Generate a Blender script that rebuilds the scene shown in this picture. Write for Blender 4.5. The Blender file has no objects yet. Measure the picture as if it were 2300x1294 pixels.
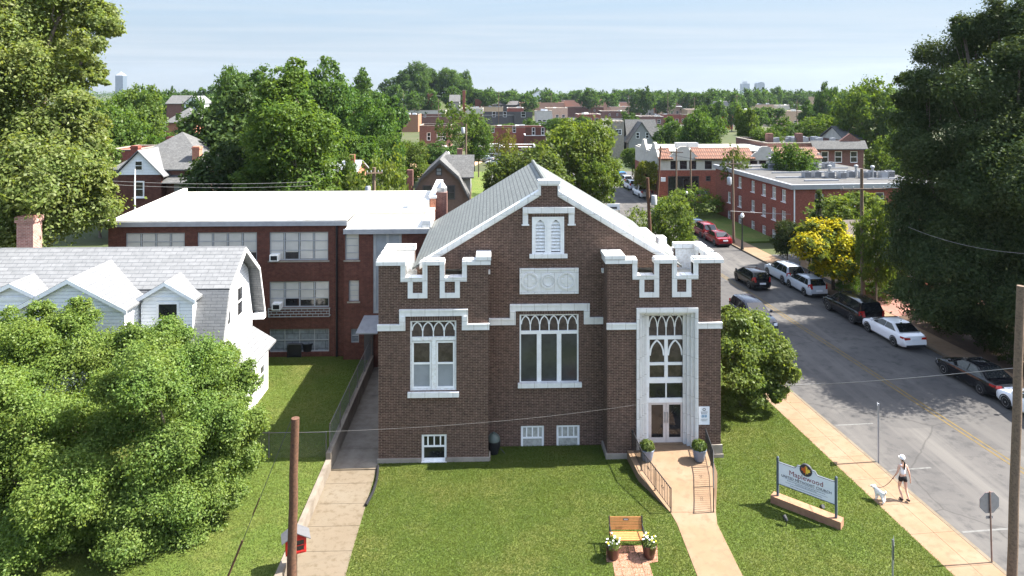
import bpy, math, random
import numpy as np
from math import sin, cos, tan, pi, radians, sqrt, atan2
from mathutils import Vector, Matrix
S = bpy.context.scene
COL = S.collection

# ------------------------------------------------------------------ camera, sky, sun, exposure
F, CX, HY, H, YAW = 1533.0, 1150.0, 205.0, 16.56, radians(1.87)
cd = bpy.data.cameras.new('camera'); cam = bpy.data.objects.new('camera', cd); COL.objects.link(cam)
cam.location = (0, 0, H); cam.rotation_euler = (radians(90), 0, -YAW)
cd.sensor_width = 36; cd.lens = 36 * F / 2300; cd.shift_y = -(647 - HY) / 2300
cd.clip_start = 0.2; cd.clip_end = 30000
S.camera = cam
SUN_EL = radians(49); SUN_DIR = Vector((cos(SUN_EL) * 0.997, cos(SUN_EL) * 0.075, sin(SUN_EL)))
sl = bpy.data.lights.new('sun', 'SUN'); so = bpy.data.objects.new('sun', sl); COL.objects.link(so)
sl.energy = 4.6; sl.angle = radians(0.5); sl.color = (1.0, 0.95, 0.87)
so.location = (60, 10, 80); so.rotation_euler = (-SUN_DIR).to_track_quat('-Z', 'Y').to_euler()
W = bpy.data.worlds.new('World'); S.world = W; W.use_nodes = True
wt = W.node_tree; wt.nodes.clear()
def _n(t, k, **kw):
    n = t.nodes.new(k)
    for a, b in kw.items():
        if a[0] == '_': n.inputs[a[1:].replace('_', ' ')].default_value = b
        else: setattr(n, a, b)
    return n
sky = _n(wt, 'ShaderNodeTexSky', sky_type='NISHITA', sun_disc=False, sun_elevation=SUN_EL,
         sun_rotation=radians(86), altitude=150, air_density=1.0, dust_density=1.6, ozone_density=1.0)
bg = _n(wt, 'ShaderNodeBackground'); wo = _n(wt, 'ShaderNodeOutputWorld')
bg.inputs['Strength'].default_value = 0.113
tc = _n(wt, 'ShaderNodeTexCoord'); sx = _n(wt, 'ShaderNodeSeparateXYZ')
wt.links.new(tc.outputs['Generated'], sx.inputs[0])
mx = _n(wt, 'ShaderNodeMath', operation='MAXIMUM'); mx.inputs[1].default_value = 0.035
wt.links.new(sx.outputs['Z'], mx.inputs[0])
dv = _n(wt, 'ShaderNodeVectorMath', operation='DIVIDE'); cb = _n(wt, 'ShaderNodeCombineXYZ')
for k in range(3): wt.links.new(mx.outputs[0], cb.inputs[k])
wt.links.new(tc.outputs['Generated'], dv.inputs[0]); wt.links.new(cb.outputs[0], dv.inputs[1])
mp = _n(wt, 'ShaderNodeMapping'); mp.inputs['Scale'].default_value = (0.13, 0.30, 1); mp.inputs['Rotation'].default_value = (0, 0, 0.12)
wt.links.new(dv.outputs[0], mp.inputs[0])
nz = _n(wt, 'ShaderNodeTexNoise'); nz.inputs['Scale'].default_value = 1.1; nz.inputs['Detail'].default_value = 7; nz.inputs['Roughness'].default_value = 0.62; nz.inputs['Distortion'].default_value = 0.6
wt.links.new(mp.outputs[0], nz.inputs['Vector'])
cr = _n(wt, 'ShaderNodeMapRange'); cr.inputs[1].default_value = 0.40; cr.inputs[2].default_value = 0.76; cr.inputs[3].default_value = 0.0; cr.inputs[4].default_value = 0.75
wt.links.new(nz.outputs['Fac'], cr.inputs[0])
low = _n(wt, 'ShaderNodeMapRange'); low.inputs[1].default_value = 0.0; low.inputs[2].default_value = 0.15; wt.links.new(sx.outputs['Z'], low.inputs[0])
lo_c = _n(wt, 'ShaderNodeMixRGB'); lo_c.inputs['Color1'].default_value = (1.26, 1.38, 1.48, 1); lo_c.inputs['Color2'].default_value = (1.08, 1.50, 1.92, 1)  # visible low sky, kept dimmer than the sky that lights the scene
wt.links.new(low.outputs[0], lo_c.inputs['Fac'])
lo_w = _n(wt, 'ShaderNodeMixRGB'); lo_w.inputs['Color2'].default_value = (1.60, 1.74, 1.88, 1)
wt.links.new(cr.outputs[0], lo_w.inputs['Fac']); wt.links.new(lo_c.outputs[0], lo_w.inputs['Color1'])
hi_w = _n(wt, 'ShaderNodeMixRGB'); hi_w.inputs['Color2'].default_value = (8.8, 8.9, 9.0, 1)  # bright white cloud high above the view, added to raise the fill light
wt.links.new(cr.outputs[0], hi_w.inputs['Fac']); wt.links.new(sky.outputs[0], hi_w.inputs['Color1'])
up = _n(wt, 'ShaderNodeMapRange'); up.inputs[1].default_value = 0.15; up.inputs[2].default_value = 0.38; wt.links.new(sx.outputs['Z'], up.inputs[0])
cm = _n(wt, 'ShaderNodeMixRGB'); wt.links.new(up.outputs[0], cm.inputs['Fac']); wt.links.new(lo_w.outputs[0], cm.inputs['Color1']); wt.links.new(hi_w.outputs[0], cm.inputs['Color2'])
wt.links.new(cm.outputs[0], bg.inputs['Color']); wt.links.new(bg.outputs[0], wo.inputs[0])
vs = S.view_settings; vs.view_transform = 'Standard'; vs.look = 'None'; vs.gamma = 1; vs.exposure = 2.1; vs.use_curve_mapping = False
S.cycles.max_bounces = 6; S.cycles.diffuse_bounces = 3; S.cycles.transparent_max_bounces = 8
S.cycles.caustics_reflective = False; S.cycles.caustics_refractive = False; S.cycles.use_denoising = True

# ------------------------------------------------------------------ picture point -> place in the world
sY, cY = sin(YAW), cos(YAW)
def ray(px, py):
    a = (px - CX) / F
    return Vector((sY + a * cY, cY - a * sY, (HY - py) / F))
def G(px, py, z=0.0):
    r = ray(px, py); t = (z - H) / r.z
    return Vector((r.x * t, r.y * t, z))
def at(px, d, py=None, z=0.0):
    r = ray(px, HY if py is None else py) * d
    return Vector((r.x, r.y, H + r.z if py is not None else z))
def X(px, y):
    r = ray(px, HY); return r.x / r.y * y
def Z(py, px, y):
    r = ray(px, py); return H + r.z / r.y * y
RA = radians(4.27)
RD, RP = Vector((-sin(RA), cos(RA), 0)), Vector((cos(RA), sin(RA), 0))
def UV(u, v, z=0.0): return RP * u + RD * v + Vector((0, 0, z))

# ------------------------------------------------------------------ materials
MATS = {}
def newmat(name):
    m = bpy.data.materials.new(name); m.use_nodes = True; t = m.node_tree
    return m, t, t.nodes['Principled BSDF']
def L(t, a, b): t.links.new(a, b)
def rgb(c): return (c[0], c[1], c[2], 1)
def noise_mix(t, vec, c1, c2, scale, detail=5, lo=0.35, hi=0.65, rough=0.6):
    n = _n(t, 'ShaderNodeTexNoise'); n.inputs['Scale'].default_value = scale; n.inputs['Detail'].default_value = detail; n.inputs['Roughness'].default_value = rough
    L(t, vec, n.inputs['Vector'])
    r = _n(t, 'ShaderNodeMapRange'); r.inputs[1].default_value = lo; r.inputs[2].default_value = hi
    L(t, n.outputs['Fac'], r.inputs[0])
    m = _n(t, 'ShaderNodeMixRGB')
    for s, c in (('Color1', c1), ('Color2', c2)):
        if isinstance(c, tuple): m.inputs[s].default_value = rgb(c)
        else: L(t, c, m.inputs[s])
    L(t, r.outputs[0], m.inputs['Fac'])
    return m.outputs[0], n.outputs['Fac']
def bump(t, p, h, strength=0.3, dist=0.02):
    b = _n(t, 'ShaderNodeBump'); b.inputs['Strength'].default_value = strength; b.inputs['Distance'].default_value = dist
    L(t, h, b.inputs['Height']); L(t, b.outputs[0], p.inputs['Normal'])
def plain(name, c, rough=0.6, var=0.15, scale=3.0, metal=0.0, spec=0.3, bmp=0.0, dirt=None, coat=0.0):
    if name in MATS: return MATS[name]
    m, t, p = newmat(name); tcn = _n(t, 'ShaderNodeTexCoord')
    c2 = tuple(min(1, x * (1 - var)) for x in c) if dirt is None else dirt
    col, f = noise_mix(t, tcn.outputs['Object'], c, c2, scale, lo=0.42, hi=0.72)
    L(t, col, p.inputs['Base Color'])
    p.inputs['Roughness'].default_value = rough; p.inputs['Metallic'].default_value = metal; p.inputs['Specular IOR Level'].default_value = spec
    if coat: p.inputs['Coat Weight'].default_value = coat
    if bmp: bump(t, p, f, bmp)
    MATS[name] = m; return m
def wallvec(t, su=1.0, sv=1.0, swap=False):
    """(along the wall, height) of an upright face, from the object's own coordinates and normal"""
    tcn = _n(t, 'ShaderNodeTexCoord'); a = _n(t, 'ShaderNodeSeparateXYZ'); b = _n(t, 'ShaderNodeSeparateXYZ')
    L(t, tcn.outputs['Object'], a.inputs[0]); L(t, tcn.outputs['Normal'], b.inputs[0])
    ax = _n(t, 'ShaderNodeMath', operation='ABSOLUTE'); ay = _n(t, 'ShaderNodeMath', operation='ABSOLUTE')
    L(t, b.outputs['X'], ax.inputs[0]); L(t, b.outputs['Y'], ay.inputs[0])
    gt = _n(t, 'ShaderNodeMath', operation='GREATER_THAN'); L(t, ax.outputs[0], gt.inputs[0]); L(t, ay.outputs[0], gt.inputs[1])
    mixn = _n(t, 'ShaderNodeMix'); L(t, gt.outputs[0], mixn.inputs[0]); L(t, a.outputs['X'], mixn.inputs[2]); L(t, a.outputs['Y'], mixn.inputs[3])
    m1 = _n(t, 'ShaderNodeMath', operation='MULTIPLY'); m1.inputs[1].default_value = su; L(t, mixn.outputs[0], m1.inputs[0])
    m2 = _n(t, 'ShaderNodeMath', operation='MULTIPLY'); m2.inputs[1].default_value = sv; L(t, a.outputs['Z'], m2.inputs[0])
    c = _n(t, 'ShaderNodeCombineXYZ')
    L(t, m1.outputs[0], c.inputs[1 if swap else 0]); L(t, m2.outputs[0], c.inputs[0 if swap else 1])
    return c.outputs[0], tcn.outputs['Object']
def bricks(name, c1, c2, mortar, bw=0.235, bh=0.07, ms=0.011, rough=0.85, stain=0.35, su=1.0, sv=1.0, swap=False, offset=0.5, bmp=0.3, stainc=None, vv=0.22, level=False):
    if name in MATS: return MATS[name]
    m, t, p = newmat(name); vec, ob = wallvec(t, su, sv, swap)
    if level: vec = ob
    b = _n(t, 'ShaderNodeTexBrick'); b.offset = offset
    b.inputs['Scale'].default_value = 1; b.inputs['Brick Width'].default_value = bw; b.inputs['Row Height'].default_value = bh
    b.inputs['Mortar Size'].default_value = ms; b.inputs['Mortar Smooth'].default_value = 0.3; b.inputs['Bias'].default_value = -0.1
    b.inputs['Color1'].default_value = rgb(c1); b.inputs['Color2'].default_value = rgb(c2); b.inputs['Mortar'].default_value = rgb(mortar)
    L(t, vec, b.inputs['Vector'])
    sc = stainc or tuple(x * (1 - stain) for x in c1)
    n = _n(t, 'ShaderNodeTexNoise'); n.inputs['Scale'].default_value = 0.55; n.inputs['Detail'].default_value = 7; n.inputs['Roughness'].default_value = 0.65
    L(t, ob, n.inputs['Vector'])
    r = _n(t, 'ShaderNodeMapRange'); r.inputs[1].default_value = 0.4; r.inputs[2].default_value = 0.75; r.inputs[3].default_value = 0; r.inputs[4].default_value = stain
    L(t, n.outputs['Fac'], r.inputs[0])
    mm = _n(t, 'ShaderNodeMixRGB'); L(t, r.outputs[0], mm.inputs['Fac']); L(t, b.outputs['Color'], mm.inputs['Color1']); mm.inputs['Color2'].default_value = rgb(sc)
    n2 = _n(t, 'ShaderNodeTexNoise'); n2.inputs['Scale'].default_value = 5; n2.inputs['Detail'].default_value = 3; L(t, ob, n2.inputs['Vector'])
    hs = _n(t, 'ShaderNodeHueSaturation'); r2 = _n(t, 'ShaderNodeMapRange'); r2.inputs[1].default_value = 0.3; r2.inputs[2].default_value = 0.7; r2.inputs[3].default_value = 1 - vv; r2.inputs[4].default_value = 1 + vv
    L(t, n2.outputs['Fac'], r2.inputs[0]); L(t, r2.outputs[0], hs.inputs['Value']); L(t, mm.outputs[0], hs.inputs['Color'])
    L(t, hs.outputs[0], p.inputs['Base Color']); p.inputs['Roughness'].default_value = rough; p.inputs['Specular IOR Level'].default_value = 0.25
    inv = _n(t, 'ShaderNodeMath', operation='SUBTRACT'); inv.inputs[0].default_value = 1; L(t, b.outputs['Fac'], inv.inputs[1])
    bump(t, p, inv.outputs[0], bmp, 0.01)
    MATS[name] = m; return m
def glass(name, c, rough=0.06, spec=0.6, var=0.3, scale=1.5):
    if name in MATS: return MATS[name]
    m, t, p = newmat(name); tcn = _n(t, 'ShaderNodeTexCoord')
    col, f = noise_mix(t, tcn.outputs['Object'], c, tuple(x * (1 - var) for x in c), scale, lo=0.4, hi=0.6)
    L(t, col, p.inputs['Base Color']); p.inputs['Roughness'].default_value = rough; p.inputs['Specular IOR Level'].default_value = spec
    n = _n(t, 'ShaderNodeTexNoise'); n.inputs['Scale'].default_value = 0.9; L(t, tcn.outputs['Object'], n.inputs['Vector'])
    bump(t, p, n.outputs['Fac'], 0.06, 0.05)
    MATS[name] = m; return m
def leafmat(name, c1, c2, c3, trans=0.45):
    """leaf colour: one of a range per leaf, tinted by the tree's own colour"""
    m, t, p = newmat(name); t.nodes.remove(p); out = t.nodes['Material Output']
    g = _n(t, 'ShaderNodeNewGeometry'); oi = _n(t, 'ShaderNodeObjectInfo')
    ra = _n(t, 'ShaderNodeValToRGB'); e = ra.color_ramp.elements
    e[0].color = rgb(c1); e[1].color = rgb(c3); e[1].position = 1.0; k = e.new(0.5); k.color = rgb(c2)
    L(t, g.outputs['Random Per Island'], ra.inputs[0])
    mu = _n(t, 'ShaderNodeMixRGB', blend_type='MULTIPLY'); mu.inputs['Fac'].default_value = 1
    L(t, ra.outputs[0], mu.inputs['Color1']); L(t, oi.outputs['Color'], mu.inputs['Color2'])
    tcn = _n(t, 'ShaderNodeTexCoord'); n = _n(t, 'ShaderNodeTexNoise'); n.inputs['Scale'].default_value = 0.5; n.inputs['Detail'].default_value = 3
    L(t, g.outputs['Position'], n.inputs['Vector'])
    hs = _n(t, 'ShaderNodeHueSaturation'); r2 = _n(t, 'ShaderNodeMapRange'); r2.inputs[1].default_value = 0.3; r2.inputs[2].default_value = 0.7; r2.inputs[3].default_value = 0.488; r2.inputs[4].default_value = 0.512
    L(t, n.outputs['Fac'], r2.inputs[0]); L(t, r2.outputs[0], hs.inputs['Hue']); L(t, mu.outputs[0], hs.inputs['Color'])
    d = _n(t, 'ShaderNodeBsdfDiffuse'); tr = _n(t, 'ShaderNodeBsdfTranslucent'); gl = _n(t, 'ShaderNodeBsdfGlossy'); gl.inputs['Roughness'].default_value = 0.42
    L(t, hs.outputs[0], d.inputs[0])
    br = _n(t, 'ShaderNodeMixRGB', blend_type='MULTIPLY'); br.inputs['Fac'].default_value = 1; br.inputs['Color2'].default_value = (1.3, 1.25, 0.5, 1); L(t, hs.outputs[0], br.inputs['Color1']); L(t, br.outputs[0], tr.inputs[0])
    m1 = _n(t, 'ShaderNodeMixShader'); m1.inputs[0].default_value = trans; L(t, d.outputs[0], m1.inputs[1]); L(t, tr.outputs[0], m1.inputs[2])
    m2 = _n(t, 'ShaderNodeMixShader'); m2.inputs[0].default_value = 0.008; L(t, m1.outputs[0], m2.inputs[1]); L(t, gl.outputs[0], m2.inputs[2])
    L(t, m2.outputs[0], out.inputs['Surface'])
    return m
def paint(name, rough=0.14):
    """car paint taking the object's own colour"""
    m, t, p = newmat(name); oi = _n(t, 'ShaderNodeObjectInfo'); L(t, oi.outputs['Color'], p.inputs['Base Color'])
    p.inputs['Specular IOR Level'].default_value = 0.32; p.inputs['Roughness'].default_value = rough; p.inputs['Coat Weight'].default_value = 0.3; p.inputs['Coat Roughness'].default_value = 0.05
    return m
def ground(name, cols, scale1, scale2, rough=0.9, bmp=0.3, bdist=0.03, crack=None, streak=None):
    m, t, p = newmat(name); tcn = _n(t, 'ShaderNodeTexCoord'); o = tcn.outputs['Object']
    a, fa = noise_mix(t, o, cols[0], cols[1], scale1, 6, 0.35, 0.65)
    b, fb = noise_mix(t, o, a, cols[2], scale2, 6, 0.45, 0.72)
    if len(cols) > 3:
        b, fb = noise_mix(t, o, b, cols[3], scale2 * 9, 3, 0.5, 0.7)
    if streak:
        mp_ = _n(t, 'ShaderNodeMapping'); mp_.inputs['Rotation'].default_value = (0, 0, -RA); mp_.inputs['Scale'].default_value = (1.0, 0.035, 1); L(t, o, mp_.inputs[0])
        b, fs_ = noise_mix(t, mp_.outputs[0], b, streak, 0.75, 4, 0.5, 0.66)
        w2 = _n(t, 'ShaderNodeTexNoise'); w2.inputs['Scale'].default_value = 0.13; w2.inputs['Detail'].default_value = 2; L(t, o, w2.inputs['Vector'])
        st_ = _n(t, 'ShaderNodeMapRange'); st_.inputs[1].default_value = 0.545; st_.inputs[2].default_value = 0.55; st_.inputs[4].default_value = 0.35; L(t, w2.outputs['Fac'], st_.inputs[0])
        pm = _n(t, 'ShaderNodeMixRGB'); L(t, st_.outputs[0], pm.inputs['Fac']); L(t, b, pm.inputs['Color1']); pm.inputs['Color2'].default_value = rgb(cols[3]); b = pm.outputs[0]
    if crack:
        v = _n(t, 'ShaderNodeTexVoronoi', feature='DISTANCE_TO_EDGE'); v.inputs['Scale'].default_value = crack[0]
        wn = _n(t, 'ShaderNodeTexNoise'); wn.inputs['Scale'].default_value = 1.3; wn.inputs['Detail'].default_value = 4; L(t, o, wn.inputs['Vector'])
        va = _n(t, 'ShaderNodeMixRGB'); va.inputs['Fac'].default_value = 0.25; L(t, o, va.inputs['Color1']); L(t, wn.outputs['Color'], va.inputs['Color2']); L(t, va.outputs[0], v.inputs['Vector'])
        r = _n(t, 'ShaderNodeMapRange'); r.inputs[1].default_value = 0.0; r.inputs[2].default_value = crack[1]; r.inputs[3].default_value = crack[2]; r.inputs[4].default_value = 0
        L(t, v.outputs['Distance'], r.inputs[0])
        mm = _n(t, 'ShaderNodeMixRGB'); L(t, r.outputs[0], mm.inputs['Fac']); L(t, b, mm.inputs['Color1']); mm.inputs['Color2'].default_value = rgb(tuple(x * 0.45 for x in cols[0])); b = mm.outputs[0]
    L(t, b, p.inputs['Base Color']); p.inputs['Roughness'].default_value = rough; p.inputs['Specular IOR Level'].default_value = 0.2
    n = _n(t, 'ShaderNodeTexNoise'); n.inputs['Scale'].default_value = 40; n.inputs['Detail'].default_value = 4; L(t, o, n.inputs['Vector'])
    bump(t, p, n.outputs['Fac'], bmp, bdist)
    return m

M = {}
M['brick'] = bricks('dark_brick', (0.0490, 0.0252, 0.0189), (0.0889, 0.0470, 0.0356), (0.2337, 0.1736, 0.1318), 0.235, 0.073, 0.0092, stain=0.48, stainc=(0.1117, 0.0739, 0.0562), vv=0.28)
M['brick_light'] = bricks('soldier_brick', (0.045, 0.022, 0.019), (0.07, 0.036, 0.03), (0.3, 0.24, 0.2), 0.075, 0.3, 0.011, offset=0.0)
M['brick_red'] = bricks('dark_red_brick', (0.0909, 0.0286, 0.0195), (0.1197, 0.0416, 0.0293), (0.0990, 0.0702, 0.0549), 0.22, 0.075, 0.008, stain=0.45)
M['brick_orange'] = bricks('orange_brick', (0.36, 0.13, 0.075), (0.44, 0.17, 0.10), (0.40, 0.25, 0.19), 0.22, 0.075, 0.01, stain=0.3)
M['brick_apt'] = bricks('red_brick', (0.1785, 0.0446, 0.0306), (0.2295, 0.0612, 0.0408), (0.2380, 0.1152, 0.0884), 0.22, 0.075, 0.009, stain=0.3)
M['brick_brown'] = bricks('brown_brick', (0.13, 0.06, 0.05), (0.18, 0.085, 0.066), (0.2, 0.13, 0.11), 0.22, 0.075, 0.009, stain=0.3)
M['brick_tan'] = bricks('tan_brick', (0.46, 0.30, 0.21), (0.52, 0.35, 0.25), (0.5, 0.38, 0.3), 0.4, 0.2, 0.012, stain=0.15)
M['terra'] = bricks('glazed_white_stone', (0.66, 0.66, 0.64), (0.71, 0.71, 0.69), (0.36, 0.34, 0.31), 0.62, 0.9, 0.010, rough=0.4, stain=0.3, stainc=(0.50, 0.47, 0.42), bmp=0.2, vv=0.06)
M['white'] = plain('white_paint', (0.80, 0.80, 0.79), 0.5, dirt=(0.70, 0.69, 0.67), scale=2.5)
M['white_old'] = plain('chipped_white_paint', (0.76, 0.77, 0.76), 0.6, dirt=(0.58, 0.55, 0.5), scale=9)
M['stone'] = plain('limestone', (0.272, 0.240, 0.200), 0.85, dirt=(0.192, 0.168, 0.136), scale=2.2, bmp=0.2)
M['concrete'] = plain('weathered_concrete', (0.190, 0.162, 0.129), 0.9, dirt=(0.123, 0.101, 0.078), scale=1.8, bmp=0.2)
M['roof_tile'] = bricks('grey_roof_tile', (0.1280, 0.1370, 0.1280), (0.1536, 0.1626, 0.1510), (0.0678, 0.0717, 0.0678), 0.36, 0.115, 0.016, rough=0.6, stain=0.25, bmp=0.6, vv=0.12)
M['shingle_pale'] = bricks('pale_grey_shingle', (0.1560, 0.1594, 0.1628), (0.1849, 0.1871, 0.1904), (0.1008, 0.1041, 0.1096), 0.55, 0.135, 0.014, rough=0.8, stain=0.12, bmp=0.5, vv=0.1)
M['shingle_grey'] = bricks('grey_shingle', (0.092, 0.092, 0.090), (0.117, 0.117, 0.114), (0.067, 0.067, 0.067), 0.4, 0.13, 0.012, rough=0.85, stain=0.15, bmp=0.4)
M['siding'] = bricks('white_lap_siding', (0.78, 0.79, 0.80), (0.80, 0.81, 0.82), (0.50, 0.51, 0.53), 40, 0.16, 0.014, rough=0.55, stain=0.08, bmp=0.5, vv=0.03)
M['membrane'] = plain('white_roof_membrane', (0.5787, 0.5580, 0.5006), 0.6, dirt=(0.5094, 0.4762, 0.4029), scale=0.5)
M['fascia'] = plain('grey_metal_fascia', (0.315, 0.323, 0.338), 0.45, dirt=(0.255, 0.262, 0.277), metal=0.2)
M['gravel'] = plain('grey_gravel_roof', (0.081, 0.079, 0.076), 0.95, dirt=(0.052, 0.050, 0.048), scale=0.9, bmp=0.3)
M['tile_red'] = bricks('red_barrel_tile', (0.1548, 0.0663, 0.0388), (0.1884, 0.0969, 0.0634), (0.0540, 0.0223, 0.0158), 0.5, 0.34, 0.06, rough=0.7, stain=0.2, swap=True, offset=0.0, bmp=0.8)
M['stucco'] = plain('cream_stucco', (0.477, 0.448, 0.398), 0.85, dirt=(0.390, 0.361, 0.318), scale=1.2)
M['gray_wall'] = plain('grey_siding', (0.25, 0.25, 0.24), 0.8, dirt=(0.2, 0.2, 0.19))
M['dark_wall'] = plain('charcoal_siding', (0.075, 0.07, 0.07), 0.8)
M['brown_wall'] = plain('brown_siding', (0.155, 0.105, 0.085), 0.8, dirt=(0.12, 0.08, 0.065))
M['tan_wall'] = plain('tan_wall', (0.50, 0.36, 0.24), 0.85, dirt=(0.42, 0.3, 0.2))
M['pink_wall'] = plain('pale_brick_wall', (0.42, 0.24, 0.17), 0.85, dirt=(0.36, 0.2, 0.14))
M['red_wall'] = plain('bright_red_wall', (0.42, 0.07, 0.035), 0.8)
M['glass_dark'] = glass('dark_glass', (0.022, 0.022, 0.024))
M['glass_brown'] = glass('brown_leaded_glass', (0.075, 0.058, 0.048), 0.15, 0.45, 0.45, 4)
M['glass_grey'] = glass('grey_glass', (0.052, 0.054, 0.058), 0.12, 0.5)
M['glass_frost'] = glass('frosted_glass', (0.26, 0.28, 0.30), 0.35, 0.4, 0.15)
M['glass_curtain'] = plain('curtained_glass', (0.40, 0.40, 0.36), 0.2, dirt=(0.24, 0.24, 0.22), scale=6, spec=0.5)
M['glass_blind'] = plain('glass_with_blinds', (0.50, 0.48, 0.43), 0.2, dirt=(0.40, 0.38, 0.34), scale=0.9, spec=0.5)
M['glass_block'] = bricks('glass_block', (0.16, 0.18, 0.20), (0.21, 0.23, 0.25), (0.10, 0.11, 0.12), 1.0, 0.45, 0.03, rough=0.2, stain=0.2)
M['glass_car'] = glass('car_glass', (0.012, 0.014, 0.016), 0.03, 0.8, 0.1)
M['window_frame_grey'] = plain('grey_window_frame', (0.33, 0.34, 0.34), 0.6)
M['black_metal'] = plain('black_iron', (0.02, 0.02, 0.022), 0.45, spec=0.4)
M['grey_metal'] = plain('galvanised_metal', (0.36, 0.37, 0.38), 0.45, metal=0.6, scale=8)
M['dark_plastic'] = plain('black_plastic', (0.018, 0.018, 0.02), 0.4)
M['wood_pole'] = plain('weathered_brown_pole', (0.11, 0.055, 0.032), 0.9, dirt=(0.05, 0.027, 0.018), scale=14, bmp=0.3)
M['wood_grey'] = plain('weathered_grey_pole', (0.1700, 0.1209, 0.0828), 0.9, dirt=(0.0850, 0.0624, 0.0432), scale=14, bmp=0.3)
M['bark'] = plain('tree_bark', (0.13, 0.105, 0.08), 0.95, dirt=(0.07, 0.055, 0.04), scale=7, bmp=0.5)
M['teak'] = plain('orange_stained_wood', (0.375, 0.180, 0.064), 0.55, dirt=(0.300, 0.135, 0.045), scale=12)
M['tyre'] = plain('black_rubber', (0.02, 0.02, 0.02), 0.85)
M['rim'] = plain('alloy', (0.45, 0.45, 0.46), 0.3, metal=0.8)
M['lamp_red'] = plain('red_lens', (0.35, 0.015, 0.012), 0.15, spec=0.6)
M['lamp_clear'] = plain('clear_lens', (0.65, 0.66, 0.68), 0.1, spec=0.7)
M['globe'] = plain('white_lamp_globe', (0.78, 0.78, 0.75), 0.3)
M['paint'] = paint('car_paint')
M['skin'] = plain('skin', (0.55, 0.33, 0.24), 0.6, var=0.08)
M['hair'] = plain('dark_hair', (0.03, 0.02, 0.016), 0.6)
M['cloth_white'] = plain('white_cloth', (0.76, 0.75, 0.78), 0.85, var=0.12, scale=9)
M['cloth_black'] = plain('black_cloth', (0.014, 0.014, 0.017), 0.85)
M['fur'] = plain('white_fur', (0.78, 0.76, 0.72), 0.95, dirt=(0.6, 0.57, 0.52), scale=18, bmp=0.6)
M['pot_blue'] = plain('blue_grey_glaze', (0.16, 0.20, 0.27), 0.35, spec=0.5)
M['pot_brown'] = plain('brown_glaze', (0.075, 0.028, 0.02), 0.3, spec=0.5)
M['red_paint'] = plain('red_paint', (0.52, 0.03, 0.025), 0.45)
M['sandstone'] = plain('brown_cast_stone', (0.280, 0.154, 0.091), 0.85, dirt=(0.210, 0.108, 0.063), scale=4, bmp=0.3)
M['sign_white'] = plain('sign_white', (0.68, 0.70, 0.73), 0.45, var=0.05)
M['maroon'] = plain('maroon_lettering', (0.20, 0.03, 0.045), 0.6)
M['ink'] = plain('dark_lettering', (0.04, 0.04, 0.05), 0.6)
M['blue_ink'] = plain('blue_lettering', (0.05, 0.22, 0.36), 0.6)
M['leaf_red'] = plain('orange_red_enamel', (0.50, 0.10, 0.02), 0.5)
M['leaf_yellow'] = plain('yellow_enamel', (0.72, 0.48, 0.06), 0.5)
M['yellow_line'] = plain('worn_yellow_line', (0.1166, 0.0763, 0.0180), 0.8, dirt=(0.0670, 0.0583, 0.0382), scale=5)
M['white_line'] = plain('worn_white_line', (0.1235, 0.1216, 0.1157), 0.8, dirt=(0.0715, 0.0696, 0.0657), scale=5)
M['wire'] = plain('grey_cable', (0.07, 0.07, 0.07), 0.6)
M['wire_pale'] = plain('pale_cable', (0.30, 0.29, 0.28), 0.6)
M['blue_plastic'] = plain('blue_plastic', (0.03, 0.10, 0.35), 0.5)
M['awning_red'] = plain('red_canvas', (0.5, 0.02, 0.05), 0.8)
M['tower_glass'] = bricks('skyscraper_glass', (0.0520, 0.0780, 0.1040), (0.0650, 0.0943, 0.1202), (0.0910, 0.1105, 0.1300), 9, 6, 1.6, rough=0.4, stain=0.1, bmp=0.0)
M['lawn'] = ground('lawn_turf', ((0.094, 0.130, 0.022), (0.064, 0.100, 0.016), (0.142, 0.142, 0.040), (0.068, 0.100, 0.017)), 7.0, 0.33, bmp=0.8, bdist=0.05)
M['earth'] = ground('rough_grass_and_earth', ((0.0347, 0.0533, 0.0132), (0.0539, 0.0583, 0.0222), (0.0769, 0.0756, 0.0372)), 0.05, 0.02)
M['asphalt'] = ground('worn_asphalt', ((0.078, 0.073, 0.069), (0.064, 0.061, 0.059), (0.098, 0.092, 0.085), (0.050, 0.048, 0.047)), 0.45, 0.22, bmp=0.3, bdist=0.01, crack=(0.16, 0.006, 0.6), streak=(0.105, 0.098, 0.090))
M['asphalt_lot'] = ground('pale_asphalt', ((0.084, 0.081, 0.077), (0.068, 0.065, 0.062), (0.099, 0.093, 0.087)), 0.3, 0.1)
M['walk'] = ground('tan_concrete', ((0.2070, 0.1380, 0.0847), (0.1870, 0.1195, 0.0715), (0.2280, 0.1627, 0.1122), (0.1660, 0.1092, 0.0682)), 0.9, 0.35, bmp=0.15, bdist=0.01)
M['walk_grey'] = ground('pale_concrete', ((0.143, 0.115, 0.082), (0.126, 0.098, 0.066), (0.155, 0.131, 0.098), (0.103, 0.080, 0.052)), 0.8, 0.4, bmp=0.15, bdist=0.01)
M['mulch'] = ground('brown_mulch', ((0.074, 0.046, 0.031), (0.056, 0.037, 0.025), (0.124, 0.081, 0.056)), 1.5, 0.4)
M['pavers'] = bricks('pink_pavers', (0.317, 0.156, 0.107), (0.370, 0.191, 0.134), (0.141, 0.074, 0.051), 0.38, 0.38, 0.012, bmp=0.2, stain=0.1, offset=0.0, vv=0.1, level=True)
M['leaf'] = leafmat('green_leaf', (0.0539, 0.0862, 0.0224), (0.0844, 0.1242, 0.0293), (0.1232, 0.1587, 0.0448), 0.5)
M['leaf_lite'] = leafmat('yellow_green_leaf', (0.0780, 0.1127, 0.0256), (0.1150, 0.1519, 0.0352), (0.1650, 0.1911, 0.0640), 0.5)
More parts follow.
